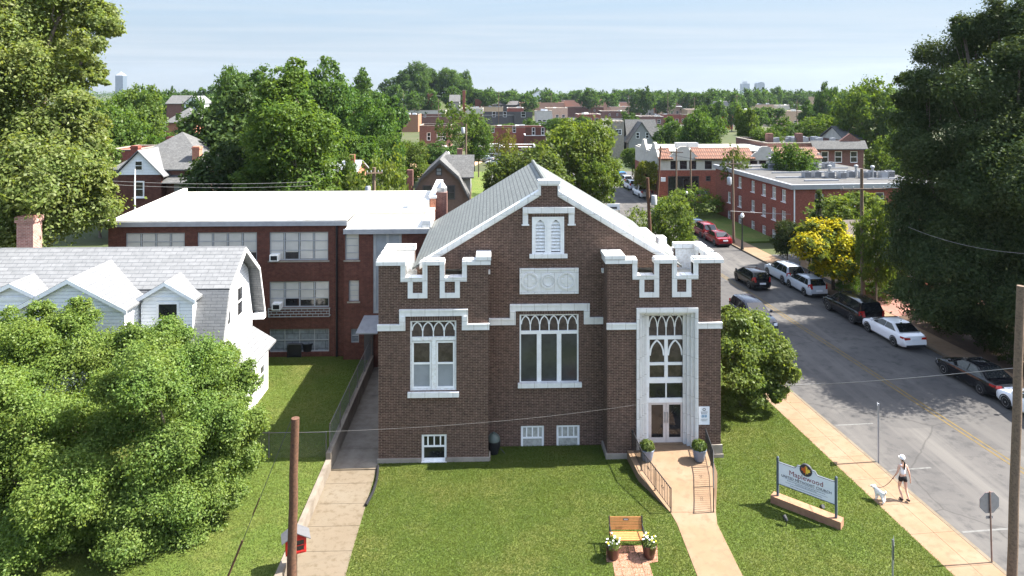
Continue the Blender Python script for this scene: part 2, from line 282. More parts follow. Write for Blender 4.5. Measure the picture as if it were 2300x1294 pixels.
M['leaf_dark'] = leafmat('dark_leaf', (0.0286, 0.0468, 0.0182), (0.0442, 0.0650, 0.0234), (0.0650, 0.0884, 0.0312), 0.3)
M['leaf_flower'] = leafmat('yellow_blossom', (0.2805, 0.2376, 0.0072), (0.3464, 0.2997, 0.0108), (0.4027, 0.3618, 0.0216), 0.3)
M['grass_blade'] = leafmat('grass_blade', (0.0722, 0.1015, 0.0189), (0.0791, 0.1084, 0.0206), (0.0929, 0.1170, 0.0241), 0.5)
M['petal_white'] = plain('white_petal', (0.8, 0.8, 0.78), 0.7)
M['petal_yellow'] = plain('yellow_petal', (0.75, 0.55, 0.04), 0.7)

# ------------------------------------------------------------------ mesh building
class MB:
    def __init__(s, T=None): s.v = []; s.f = []; s.T = T
    def add(s, pts, faces):
        o = len(s.v)
        for p in pts:
            q = s.T(*p) if s.T else p
            s.v.append((q[0], q[1], q[2]))
        s.f += [tuple(o + i for i in f) for f in faces]; return s
    def box(s, x0, y0, z0, x1, y1, z1):
        return s.add([(x0, y0, z0), (x1, y0, z0), (x1, y1, z0), (x0, y1, z0), (x0, y0, z1), (x1, y0, z1), (x1, y1, z1), (x0, y1, z1)],
                     [(0, 3, 2, 1), (4, 5, 6, 7), (0, 1, 5, 4), (1, 2, 6, 5), (2, 3, 7, 6), (3, 0, 4, 7)])
    def poly(s, pts): return s.add(pts, [tuple(range(len(pts)))])
    def prism(s, pts, d):
        n = len(pts); q = [(p[0] + d[0], p[1] + d[1], p[2] + d[2]) for p in pts]
        return s.add(list(pts) + q, [tuple(range(n))[::-1], tuple(range(n, 2 * n))] + [(i, (i + 1) % n, n + (i + 1) % n, n + i) for i in range(n)])
    def xz(s, pts, y0, y1): return s.prism([(a, y0, c) for a, c in pts], (0, y1 - y0, 0))
    def xy(s, pts, z0, z1): return s.prism([(p[0], p[1], z0) for p in pts], (0, 0, z1 - z0))
    def tube(s, p0, p1, r0, r1=None, n=8, caps=True): return s.path([p0, p1], [r0, r0 if r1 is None else r1], n, caps)
    def path(s, pts, rad, n=8, caps=True):
        pts = [Vector(p) for p in pts]; rad = [rad] * len(pts) if not isinstance(rad, (list, tuple)) else rad
        out = []; up = None
        for i, p in enumerate(pts):
            d = (pts[min(i + 1, len(pts) - 1)] - pts[max(i - 1, 0)]).normalized()
            a = d.cross(Vector((0, 0, 1)) if abs(d.z) < 0.95 else Vector((1, 0, 0))).normalized()
            if up is not None:
                a2 = (up - d * up.dot(d))
                if a2.length > 0.1: a = a2.normalized()
            up = a; b = d.cross(a)
            for k in range(n):
                w = 2 * pi * k / n; out.append(tuple(p + a * (cos(w) * rad[i]) + b * (sin(w) * rad[i])))
        fs = [(i * n + k, i * n + (k + 1) % n, (i + 1) * n + (k + 1) % n, (i + 1) * n + k) for i in range(len(pts) - 1) for k in range(n)]
        if caps: fs += [tuple(range(n))[::-1], tuple((len(pts) - 1) * n + k for k in range(n))]
        return s.add(out, fs)
    def lathe(s, prof, c=(0, 0, 0), n=20):
        out = [(c[0] + r * cos(2 * pi * k / n), c[1] + r * sin(2 * pi * k / n), c[2] + z) for r, z in prof for k in range(n)]
        fs = [(i * n + k, i * n + (k + 1) % n, (i + 1) * n + (k + 1) % n, (i + 1) * n + k) for i in range(len(prof) - 1) for k in range(n)]
        fs += [tuple(range(n))[::-1], tuple((len(prof) - 1) * n + k for k in range(n))]
        return s.add(out, fs)
    def strip(s, pts, w, y0, y1):
        """a flat rib of width w along a line of (a, z) points, from y0 to y1"""
        P = [Vector(p) for p in pts]; l = []; r = []
        for i, p in enumerate(P):
            d = (P[min(i + 1, len(P) - 1)] - P[max(i - 1, 0)]).normalized(); nn = Vector((-d.y, d.x)) * (w / 2)
            l.append(p + nn); r.append(p - nn)
        for i in range(len(P) - 1):
            s.xz([(r[i].x, r[i].y), (r[i + 1].x, r[i + 1].y), (l[i + 1].x, l[i + 1].y), (l[i].x, l[i].y)], y0, y1)
        return s
    def wall(s, a0, a1, z0, z1, holes, b0, th):
        """an upright wall with rectangular openings; front at b0, th thick"""
        xs = sorted({a0, a1, *[h[0] for h in holes], *[h[1] for h in holes]}); zs = sorted({z0, z1, *[h[2] for h in holes], *[h[3] for h in holes]})
        for i in range(len(xs) - 1):
            for j in range(len(zs) - 1):
                mx_, mz_ = (xs[i] + xs[i + 1]) / 2, (zs[j] + zs[j + 1]) / 2
                if any(h[0] < mx_ < h[1] and h[2] < mz_ < h[3] for h in holes): continue
                s.add([(xs[i], b0, zs[j]), (xs[i + 1], b0, zs[j]), (xs[i + 1], b0, zs[j + 1]), (xs[i], b0, zs[j + 1])], [(0, 1, 2, 3)])
        for h in holes:
            A, B, C, D_ = (h[0], h[2]), (h[1], h[2]), (h[1], h[3]), (h[0], h[3])
            for p, q in ((A, B), (B, C), (C, D_), (D_, A)):
                s.add([(p[0], b0, p[1]), (q[0], b0, q[1]), (q[0], b0 + th, q[1]), (p[0], b0 + th, p[1])], [(0, 1, 2, 3)])
        return s
    def build(s, name, mat, parent=None, off=None, smooth=False):
        off = off if off is not None else (ROOT.get(parent.name, (0, 0, 0)) if parent else (0, 0, 0))
        me = bpy.data.meshes.new(name)
        me.from_pydata([(a - off[0], b - off[1], c - off[2]) for a, b, c in s.v], [], s.f); me.update()
        me.materials.append(M[mat] if isinstance(mat, str) else mat)
        if smooth:
            me.polygons.foreach_set('use_smooth', [True] * len(me.polygons))
            try: me.set_sharp_from_angle(angle=radians(smooth if smooth > 1 else 40))
            except Exception: pass
        o = bpy.data.objects.new(name, me); COL.objects.link(o)
        if parent is not None:
            o.parent = parent; ROOT[o.name] = off
        return o
ROOT = {}
def tag(o, label=None, cat=None, group=None, kind=None):
    if label: o['label'] = label
    if cat: o['category'] = cat
    if group: o['group'] = group
    if kind: o['kind'] = kind
    return o
def thing(name, label, cat, loc=(0, 0, 0), rz=0.0, group=None, world=False):
    o = bpy.data.objects.new(name, None); COL.objects.link(o); o.empty_display_size = 0.3
    o.location = loc; o.rotation_euler = (0, 0, rz); tag(o, label, cat, group)
    ROOT[o.name] = tuple(loc) if world else (0, 0, 0)
    return o
def struct(name, mb, mat): return tag(mb.build(name, mat), name.replace('_', ' '), None, None, 'structure')
def copy_tree(o, parent=None):
    c = o.copy(); COL.objects.link(c)
    if parent is not None: c.parent = parent
    for ch in list(o.children): copy_tree(ch, c)
    return c
def text_mesh(name, body, size, mat, parent, loc, rot, extrude=0.004, sx=1.0):
    cu = bpy.data.curves.new(name, 'FONT'); cu.body = body; cu.size = size; cu.align_x = 'CENTER'; cu.align_y = 'CENTER'; cu.extrude = extrude; cu.resolution_u = 2
    tmp = bpy.data.objects.new(name + '_curve', cu); COL.objects.link(tmp); bpy.context.view_layer.update()
    me = bpy.data.meshes.new_from_object(tmp.evaluated_get(bpy.context.evaluated_depsgraph_get()))
    bpy.data.objects.remove(tmp); bpy.data.curves.remove(cu); me.name = name
    me.materials.clear(); me.materials.append(M[mat])
    o = bpy.data.objects.new(name, me); COL.objects.link(o); o.parent = parent; o.location = loc; o.rotation_euler = rot; o.scale = (sx, 1, 1)
    return o
def TX(y0): return lambda a, b, c: (a, y0 + b, c)
def window(parent, a0, a1, z0, z1, b, T=None, cols=1, rows=2, frame='white', pane='glass_dark', fw=0.05, mw=0.03, name='window', sill=None, label=None, rowz=None, colrow=None):
    """frame with bars (a part) and its glass (a sub-part), set b behind the wall's face"""
    m = MB(T)
    m.box(a0, b, z0, a0 + fw, b + 0.07, z1); m.box(a1 - fw, b, z0, a1, b + 0.07, z1)
    m.box(a0 + fw, b, z0, a1 - fw, b + 0.07, z0 + fw); m.box(a0 + fw, b, z1 - fw, a1 - fw, b + 0.07, z1)
    zz = rowz or [z0 + (z1 - z0) * k / rows for k in range(1, rows)]
    for z in zz: m.box(a0 + fw, b + 0.008, z - mw, a1 - fw, b + 0.06, z + mw)
    lo = z0 + fw
    for k in range(1, cols):
        a = a0 + (a1 - a0) * k / cols
        m.box(a - mw * 0.8, b + 0.012, (zz[0] + mw) if colrow == 'top' else lo, a + mw * 0.8, b + 0.055, z1 - fw)
    o = m.build(name, frame, parent)
    if label: o['label'] = label
    MB(T).box(a0 + fw, b + 0.04, z0 + fw, a1 - fw, b + 0.065, z1 - fw).build('pane', pane, o)
    if sill: MB(T).box(a0 - 0.08, sill, z0 - 0.09, a1 + 0.08, b + 0.05, z0 - 0.002).build('sill', frame if frame == 'white' else 'stone', o)
    return o
# ------------------------------------------------------------------ ground, lawns, walks, road
GZ = -0.2
m = MB(); m.box(-2400, -40, GZ - 1, 2400, 4900, GZ); struct('ground', m, 'earth')
def flat(name, pts, z, mat, base=None):
    return struct(name, MB().xy([(p[0], p[1]) for p in pts], GZ + 0.004 if base is None else base, z), mat)
uk0, uk1 = 19.45, 31.55           # the road's two kerbs (distance across, from the road's own axis)
m = MB(); m.xy([UV(uk0, 8), UV(uk1, 8), UV(uk1, 330), UV(uk0, 330)], GZ + 0.01, -0.13)
m.xy([UV(uk0 - 60, 9), UV(uk0, 9), UV(uk0, 17), UV(uk0 - 60, 17)], GZ + 0.01, -0.134)
struct('road', m, 'asphalt')
def band(mb, u0, u1, v0, v1, z0, z1): mb.xy([UV(u0, v0), UV(u1, v0), UV(u1, v1), UV(u0, v1)], z0, z1)
m = MB(); v = 18.4
ku = uk0 - 1.93
for k in range(26):
    band(m, ku, ku + 0.955, v, v + 1.78, GZ, 0.0); band(m, ku + 0.967, uk0 - 0.16, v, v + 1.78, GZ, 0.0); v += 1.79
struct('pavement', m, 'walk')
m = MB(); band(m, uk0 - 0.15, uk0, 18.4, 330, GZ, 0.004); struct('kerb', m, 'walk_grey')
m = MB(); band(m, uk1, uk1 + 0.15, 18.4, 98, GZ, 0.004); struct('kerb', m, 'walk_grey')
m = MB(); v = 20
while v < 98:
    band(m, uk1 + 0.152, uk1 + 1.9, v, v + 1.96, GZ, 0.0); v += 1.98
struct('pavement', m, 'walk')
m = MB(); band(m, ku, uk0, 65, 330, GZ, -0.004); struct('pavement', m, 'walk_grey')
m = MB()
for du in (-0.14, 0.14): band(m, 25.55 + du - 0.055, 25.55 + du + 0.055, 18, 66, -0.128, -0.126)
struct('yellow_centre_line', m, 'yellow_line')
m = MB()
for py in (955, 1056, 1195, 865):
    w0 = G(1790 + 1.16 * (py - 880) + 14, py, -0.13); v0 = w0.dot(RD)
    band(m, uk0 + 0.25, uk0 + 2.25, v0 - 0.05, v0 + 0.05, -0.128, -0.126)
band(m, uk0 + 0.3, 25.2, 20.2, 20.65, -0.128, -0.126)
struct('parking_line', m, 'white_line')
# ---- church lawn and its paths
WX0, WX1 = -6.92, -4.95
Yt, Yc = 30.6, 31.8
lw = [(WX1, 20.5), UV(ku - 0.01, 20.5)[:2], UV(ku - 0.01, 64)[:2], (9.5, 64), (9.5, Yc), (WX1, Yc)]
def path_xy(*pp): return [tuple(G(a, b)[:2]) for a, b in pp]
entry_l = path_xy((1505, 1150), (1521, 1178), (1566, 1294)); entry_r = path_xy((1608, 1150), (1611, 1178), (1668, 1294))
el2 = G(1590, 1360); er2 = G(1708, 1360)
lawnA = [(WX1, 20.5), (el2.x, 20.5), entry_l[2], entry_l[1], entry_l[0], G(1412, 1022)[:2], (G(1412, 1022).x, Yc), (WX1, Yc)]
lawnB = [(er2.x, 20.5), UV(ku - 0.01, 20.5)[:2], UV(ku - 0.01, 64)[:2], (10.55, 64), (10.55, Yt - 0.1), (G(1600, 1024).x, Yt - 0.1), entry_r[0], entry_r[1], entry_r[2]]
m = MB(); m.xy(lawnA, GZ, 0.0); m.xy(lawnB, GZ, 0.0); struct('lawn', m, 'lawn')
LZ = 0.45
lawnC = [(-30, 20.5), (-7.14, 20.5), (-7.14, 42.2), (-30, 42.2)]
m = MB(); m.xy(lawnC, GZ, LZ); struct('lawn', m, 'lawn')
m = MB(); y = 20.6
for k in range(7):
    y1 = y + 1.42 if k else 24.75
    if k == 0: m.xy([(WX0 - 0.3, 20.6), (WX1 + 0.08, 20.6), (WX1, y1), (WX0 - 0.05, y1)], GZ, 0.012)
    elif k < 5: m.xy([(WX0, y + 0.015), (WX1, y + 0.015), (WX1, min(y1, 30.0)), (WX0, min(y1, 30.0))], GZ, 0.012)
    y = y1
m.box(WX0, 30.02, GZ, WX1 - 0.02, 30.1, 0.045)
struct('walkway', m, 'walk_grey')
m = MB()
for k in range(7): m.box(WX0, 30.12 + k * 1.75, GZ, WX1 - 0.02, 30.12 + k * 1.75 + 1.73, -0.02)
struct('walkway', m, 'concrete')
m = MB(); m.xy([entry_l[0], entry_l[1], entry_l[2], (el2.x, 20.5), (er2.x, 20.5), entry_r[2], entry_r[1], entry_r[0]], GZ, 0.018); struct('entry_path', m, 'walk')
m = MB(); pv = [G(1362, 1226), G(1476, 1226), G(1478, 1262), G(1458, 1266), G(1478, 1330), G(1388, 1330), G(1376, 1264), G(1362, 1262)]
m.xy([p[:2] for p in pv], GZ, 0.014); struct('paver_path', m, 'pavers')
# ---- beyond: lots, lawns, drives
m = MB(); m.xy([UV(uk1 + 1.92, 22), UV(uk1 + 18, 22), UV(uk1 + 18, 52), UV(uk1 + 1.92, 52)], GZ, -0.01); struct('mulch_bed', m, 'mulch')
m = MB(); band(m, uk1 + 1.92, uk1 + 12, 53, 66, GZ, -0.012); struct('driveway', m, 'asphalt_lot')
m = MB(); band(m, uk1 + 1.92, uk1 + 6.0, 72, 101, GZ, 0.0); struct('apartment_lawn', m, 'lawn')
m = MB(); band(m, uk1 + 1.92, uk1 + 40, 102, 128, GZ, -0.02); struct('parking_lot', m, 'asphalt_lot')
m = MB(); m.xy([G(1432, 452)[:2], G(1475, 452)[:2], G(1410, 385)[:2], G(1385, 385)[:2]], GZ + .005, -0.127); struct('road', m, 'asphalt')
m = MB(); m.xy([G(1000, 470)[:2], G(1085, 470)[:2], G(1095, 385)[:2], G(1040, 385)[:2]], GZ, -0.05); struct('back_lawn', m, 'lawn')
m = MB(); m.xy([G(895, 400)[:2], G(1000, 400)[:2], G(1085, 362)[:2], G(905, 366)[:2]], GZ, -0.06); struct('dirt_lot', m, plain('orange_dirt', (0.42, 0.25, 0.13), 0.95, dirt=(0.5, 0.38, 0.26), scale=0.3))
m = MB(); m.xy([(5, 320), (170, 320), (170, 540), (5, 540)], GZ, -0.08); struct('parking_lot', m, 'asphalt_lot')
m = MB(); m.xy([(-40, 129), (70, 129), (70, 141), (-40, 141)], GZ, -0.09); struct('road', m, 'asphalt_lot')

# ------------------------------------------------------------------ the brick church
CH = thing('brick_church', 'dark brick church with white stepped battlements, steep grey roof and tall glass double doors', 'church', (2.7, Yt, 0), world=True)
PO = ROOT[CH.name]
def fx(px, y=Yt): return X(px, y)
def fz(py, px=1150, y=Yt): return Z(py, px, y)
TT, TC = TX(Yt), TX(Yc)
RX, RZ, HW, SL = X(1232, Yc), Z(424, 1232, Yc), 6.25, 0.60      # ridge, half width, slope
EZ = RZ - SL * HW; YB = 43.0
Z0 = -0.1
def tower(name, P, win_holes, capz, lowz, ubz, sgn):
    """P: the stepped front's edges as world x; one corner tower with hollow battlements"""
    a0, a1 = P[0], P[-1]; yb = Yt + 3.2; th = 0.32
    w = MB(TT); w.wall(a0, a1, Z0, lowz - 0.02, win_holes, 0, 0.3)
    for k in (0, 2, 4): w.box(P[k], 0, lowz - 0.02, P[k + 1], th, capz - 0.26)
    # sides and back
    side = MB()
    for xx, y0 in ((a0, Yt), (a1, Yt)):
        m2 = MB((lambda X0, s: (lambda a, b, c: (X0 + s * b, a, c)))(xx, 1 if xx == a0 else -1))
        d = yb - Yt; st = [0, 0.95, 1.25, 1.95, 2.25, d]
        m2.wall(y0 + 0.001, yb, Z0, lowz - 0.02, [], 0.001, 0.3)
        for k in (0, 2, 4): m2.box(Yt + st[k] + (th if k == 0 else 0), 0.001, lowz - 0.02, Yt + st[k + 1], th, capz - 0.26)
        o = len(w.v); w.v += m2.v; w.f += [tuple(i + o for i in f) for f in m2.f]
    m2 = MB(); m2.box(a0 + 0.002, yb - 0.3, Z0, a1 - 0.002, yb, lowz - 0.02)
    m2.box(a0, yb - th, lowz - 0.02, a0 + 1.3, yb, capz - 0.26); m2.box(a1 - 1.3, yb - th, lowz - 0.02, a1, yb, capz - 0.26)
    o = len(w.v); w.v += m2.v; w.f += [tuple(i + o for i in f) for f in m2.f]
    wl = w.build('tower_wall', 'brick', CH)
    # white inner faces and roof deck
    i = MB(); i.box(a0 + th + 0.003, Yt + th + 0.003, lowz - 0.55, a1 - th - 0.003, yb - th - 0.003, lowz - 0.5)
    i.build('tower_deck', 'membrane', CH)
    for k in (0, 2, 4):
        i = MB(); i.box(P[k] + (th + .004 if k == 0 else 0.01), Yt + th + 0.004, lowz - 0.5, P[k + 1] - (th + .004 if k == 4 else 0.01), Yt + th + 0.02, capz - 0.27); i.build('parapet_lining', 'white_old', CH)
    for s in (1, -1):
        i = MB(); xx = (a0 + th + 0.004) if s == 1 else (a1 - th - 0.004)
        for q0, q1 in ((0.35, 0.94), (1.26, 1.94), (2.26, 2.86)): i.box(min(xx, xx + s * 0.02), Yt + q0, lowz - 0.5, max(xx, xx + s * 0.02), Yt + q1, capz - 0.27)
        i.box(min(xx, xx + s * 0.016), Yt + 0.35, lowz - 0.5, max(xx, xx + s * 0.016), yb - th, lowz - 0.03); i.build('parapet_lining', 'white_old', CH)
    i = MB(); i.box(a0 + th, yb - th - 0.02, lowz - 0.5, a0 + 1.29, yb - th - 0.004, capz - 0.27); i.box(a1 - 1.29, yb - th - 0.02, lowz - 0.5, a1 - th, yb - th - 0.004, capz - 0.27)
    i.box(a0 + 1.3, yb - th - 0.018, lowz - 0.5, a1 - 1.3, yb - th - 0.004, lowz - 0.03)
    i.build('parapet_lining', 'white_old', CH)
    # coping
    c = MB(); e = 0.07; ct = 0.24
    for k in (0, 2, 4):
        A = P[k] - (e if k else e + 0.03); B = P[k + 1] + (e if k < 4 else e + 0.03)
        if k == 2: A, B = P[2] - 0.0, P[3] + 0.0
        if k == 0: B = P[1]
        if k == 4: A = P[4]
        c.box(A, Yt - 0.09, capz - ct, B, Yt + th + 0.09, capz - 0.07); c.box(A + 0.03, Yt - 0.05, capz - 0.07, B - 0.03, Yt + th + 0.05, capz)
    big = 4 if sgn < 0 else 0
    A, B = (P[4] + 0.62, P[5] + 0.12) if sgn < 0 else (P[0] - 0.12, P[1] - 0.55)
    c.box(A, Yt - 0.11, capz - 0.05, B, Yt + 1.15, capz + 0.13)
    for q0, q1 in ((0.43, 0.97), (1.23, 1.97), (2.23, 3.29)):
        for xx in (a0, a1):
            s = 1 if xx == a0 else -1
            cs = c if q0 < 1 else MB()
            cs.box(min(xx - s * .1, xx + s * (th + .09)), Yt + q0, capz - ct + 0.003, max(xx - s * .1, xx + s * (th + .09)), Yt + q1, capz - 0.003)
            if q0 > 2: cs.box(a0 + 0.43 if s > 0 else a1 - 1.34, yb - th - .09, capz - ct + .004, a0 + 1.34 if s > 0 else a1 - 0.43, yb + .09, capz - 0.004)
            if q0 > 1: cs.build('battlement_coping', 'terra', CH)
    t = 0.22                     # width of the upright trims
    for A, B in ((P[1] - t, P[2]), (P[3], P[4] + t)):
        c.box(A + 0.002, Yt - 0.07, lowz - 0.2, B - 0.002, Yt + th + 0.07, lowz - 0.03); c.box(A + t, Yt - 0.1, lowz - 0.03, B - 0.001, Yt + th + 0.05, lowz)
    c.box(P[1] - t, Yt - 0.055, lowz - 0.03, P[1], Yt + th + 0.03, capz - ct); c.box(P[4], Yt - 0.055, lowz - 0.03, P[4] + t, Yt + th + 0.03, capz - ct)
    for x0, x1, inner in ((P[1] + 0.1, P[2] + t, 1), (P[3] - t, P[4] - 0.1, 0)):
        top_i, top_o = capz - ct, lowz - 0.2
        if inner: c.box(x0, Yt - 0.05, ubz + t, x0 + t, Yt, top_o); c.box(x1 - t, Yt - 0.056, ubz + t, x1, Yt + 0.03, top_i)
        else: c.box(x0, Yt - 0.056, ubz + t, x0 + t, Yt + 0.03, top_i); c.box(x1 - t, Yt - 0.05, ubz + t, x1, Yt, top_o)
        c.box(x0, Yt - 0.06, ubz, x1, Yt, ubz + t)
    for q0, q1 in ((0.95, 1.25), (1.95, 2.25)):
        for xx in (a0, a1):
            s = 1 if xx == a0 else -1
            MB().box(min(xx - s * .08, xx + s * (th + .06)), Yt + q0, lowz - 0.16, max(xx - s * .08, xx + s * (th + .06)), Yt + q1, lowz + 0.006).build('battlement_coping', 'terra', CH)
    MB().box(a0 + 1.34, yb - th - .06, lowz - 0.16, a1 - 1.34, yb + .06, lowz + 0.005).build('battlement_coping', 'terra', CH)
    co = c.build('battlement_coping', 'terra', CH)
capzL, lowzL, ubL = fz(583, 975), fz(622, 975), fz(669, 975)
# windows (world x, z)
WL = (fx(921), fx(1025), fz(878, 975), fz(720.5, 975)); BL = (fx(947), fx(1003), fz(1038, 975), fz(976, 975))
DO = (fx(1432), fx(1564), fz(1010, 1498), fz(699, 1498))
tower('left', [fx(p) for p in (850, 911, 949, 999, 1038, 1097)], [WL, BL], capzL, lowzL, ubL, -1)
tower('right', [fx(p) for p in (1364, 1431, 1469, 1520, 1557, 1619)], [DO], fz(579, 1490), fz(617, 1490), fz(667, 1490), 1)
# centre wall and gable
xl, xr = X(1090, Yc), X(1372, Yc)
WC = (fx(1167, Yc), fx(1300, Yc), fz(862, 1232, Yc), fz(706, 1232, Yc))
BC = [(fx(a, Yc), fx(b, Yc), fz(1019, 1232, Yc), fz(956, 1232, Yc)) for a, b in ((1170, 1222), (1250, 1302))]
WLV = (fx(1195, Yc), fx(1267, Yc), fz(570, 1232, Yc), fz(487, 1232, Yc))
zs = EZ + 0.25
w = MB(TC); w.wall(xl, xr, Z0, zs, [WC] + BC, 0, 0.3)
w.xz([(RX - HW + 0.05, EZ + 0.03), (xl, EZ + 0.03), (xl, zs), (WLV[0], zs), (WLV[0], WLV[3]), (WLV[1], WLV[3]), (WLV[1], zs), (xr, zs), (xr, EZ + 0.03), (RX + HW - 0.05, EZ + 0.03), (RX + 0.5, RZ - 0.27), (RX - 0.5, RZ - 0.27)], 0, 0.35)
for k in range(1):
    w.box(WLV[0], 0.0, zs, WLV[1], 0.34, WLV[2])
topz = Z(411, 1232, Yc)
w.box(X(1214, Yc), -0.003, RZ - 0.35, X(1252, Yc), 0.36, topz - 0.02)
w.build('gable_wall', 'brick', CH)
w = MB()
w.box(RX - HW + 0.1, Yc + 0.36, Z0, RX - HW + 0.4, YB, EZ + 0.02); w.box(RX + HW - 0.4, Yc + 0.36, Z0, RX + HW - 0.1, YB, EZ + 0.02)
w.prism([(RX - HW + 0.1, YB - 0.3, Z0), (RX + HW - 0.1, YB - 0.3, Z0), (RX + HW - 0.1, YB - 0.3, EZ), (RX, YB - 0.3, RZ - 0.1), (RX - HW + 0.1, YB - 0.3, EZ)], (0, 0.3, 0))
w.build('side_wall', 'brick', CH)
for s in (-1, 1):
    r = MB(); x1 = RX + s * (HW + 0.12); z1 = EZ - SL * 0.12
    r.prism([(RX, Yc + 0.3, RZ), (x1, Yc + 0.3, z1), (x1, YB + 0.2, z1), (RX, YB + 0.2, RZ)], (0, 0, 0.1))
    rf = r.build('roof', 'roof_tile', CH)
    if s < 0:
        rr = MB(); rr.path([(RX, Yc + 0.3, RZ + 0.1), (RX, YB + 0.25, RZ + 0.1)], 0.11, 10); rr.build('ridge_cap', 'roof_tile', rf)
c = MB()
for s in (-1, 1):                # rake coping in stepped blocks
    a = Vector((RX + s * 0.44, RZ - 0.44 * SL)); b = Vector((RX + s * (HW - 0.25), RZ - (HW - 0.25) * SL)); n = 11
    for k in range(n):
        p, q = a.lerp(b, k / n), a.lerp(b, (k + 0.985) / n); o = 0.0 if k % 2 else 0.01
        c.prism([(p.x, Yc - 0.1 - o, p.y - 0.02), (q.x, Yc - 0.1 - o, q.y - 0.02), (q.x, Yc - 0.1 - o, q.y + 0.2), (p.x, Yc - 0.1 - o, p.y + 0.2)], (0, 0.5, 0))
        c.prism([(p.x, Yc - 0.05, p.y - 0.1), (q.x, Yc - 0.05, q.y - 0.1), (q.x, Yc - 0.05, q.y - 0.02), (p.x, Yc - 0.05, p.y - 0.02)], (0, 0.05, 0))
xa, xb = X(1209, Yc), X(1258, Yc)
c.box(xa, Yc - 0.12, topz - 0.05, xb, Yc + 0.45, topz + 0.13); c.box(xa + 0.04, Yc - 0.07, topz - 0.12, xb - 0.04, Yc + 0.4, topz - 0.05)
c.box(xa + 0.0, Yc - 0.06, RZ - 0.32, xa + 0.12, Yc + 0.42, topz - 0.12); c.box(xb - 0.12, Yc - 0.06, RZ - 0.32, xb, Yc + 0.42, topz - 0.12)
c.build('gable_coping', 'terra', CH)
# string courses that step up over the windows
def course(mb, T_, pts, h=0.26, d=0.09):
    m2 = MB(T_)
    for (a0, a1, z0, z1) in pts:
        m2.box(a0, -d, z0, a1, 0, z1); m2.box(a0 + (0.0 if a1 - a0 > z1 - z0 else 0.03), -d - 0.035, z1 - 0.07 if a1 - a0 > z1 - z0 else z0, a1 - (0 if a1 - a0 > z1 - z0 else 0.03), -d, z1)
    o = len(mb.v); mb.v += m2.v; mb.f += [tuple(i + o for i in f) for f in m2.f]
sc = MB()
def steps(px, lo, hi, y, T_, cx):
    z = [fz(p, cx, y) for p in (lo[1], lo[0], hi[1], hi[0])]; a = [fx(p, y) for p in px]; tw = 0.27
    course(sc, T_, [(a[0], a[1] + tw, z[0], z[1]), (a[1], a[1] + tw, z[1], z[2]), (a[1], a[2], z[2], z[3]), (a[2] - tw, a[2], z[1], z[2]), (a[2] - tw, a[3], z[0], z[1])])
steps((848, 897, 1051, 1099), (727, 741), (694, 709), Yt, TT, 975)
sc.build('string_course', 'terra', CH); sc = MB()
steps((1098, 1145, 1324, 1371), (713, 728), (682, 697), Yc, TC, 1232)
sc.build('string_course', 'terra', CH); sc = MB()
zz = [fz(p, 1498) for p in (738, 724)]
course(sc, TT, [(fx(1362), DO[0] - 0.02, zz[0], zz[1])]); sc.build('string_course', 'terra', CH); sc = MB()
course(sc, TT, [(DO[1] + 0.02, fx(1621), zz[0], zz[1])])
sc.build('string_course', 'terra', CH)
# hood over the louvred window
h = MB(TC); a = [fx(p, Yc) for p in (1174, 1186, 1277, 1290)]; z = [fz(p, 1232, Yc) for p in (503, 478, 465)]
h.box(a[0], -0.16, z[1], a[3], 0, z[2]); h.box(a[0], -0.1, z[0], a[1], 0, z[1]); h.box(a[2], -0.1, z[0], a[3], 0, z[1])
h.box(a[0] - 0.05, -0.13, z[0] - 0.06, a[1] + 0.05, 0, z[0]); h.box(a[2] - 0.05, -0.13, z[0] - 0.06, a[3] + 0.05, 0, z[0])
h.build('hood_mould', 'terra', CH)
# soldier courses
for T_, (A, B, C_, D_), y in ((TT, (922, 1024, 709, 720.5), Yt), (TC, (1170, 1298, 697, 706), Yc), (TC, (1195, 1268, 478, 487), Yc)):
    MB(T_).box(fx(A, y), -0.012, fz(D_, A, y), fx(B, y), 0.0, fz(C_, A, y)).build('soldier_course', 'brick_light', CH)
# plinth
zp = fz(1028, 975); zq = fz(1003, 1232, Yc)
PL = lambda *q: MB().box(*q).build('plinth', 'stone', CH)
for A, B in ((850, 947.5), (1003, 1098)): PL(fx(A) - 0.05, Yt - 0.07, Z0, fx(B) + (0.03 if B > 1050 else -0.01), Yt, zp)
PL(fx(1098) + 0.001, Yt + 0.001, Z0, fx(1098) + 0.07, Yc - 0.07, zp)
for A, B in ((1098, 1170), (1222, 1250), (1302, 1368)): PL(fx(A, Yc), Yc - 0.07, Z0, fx(B, Yc), Yc, zq)
p = MB(); p.box(fx(1364) - 0.08, Yt - 0.07, Z0, fx(1411), Yt, fz(1018, 1400)); p.box(fx(1364) - 0.08, Yt, Z0, fx(1364), Yc - 0.07, fz(1018, 1400)); p.build('plinth', 'stone', CH)
p = MB(); p.box(fx(1583), Yt - 0.06, Z0, fx(1619) + 0.06, Yt, fz(998, 1600)); p.box(fx(1583), Yt - 0.1, Z0, fx(1619) + 0.1, Yt - 0.06, fz(1018, 1600)); p.build('plinth', 'stone', CH)
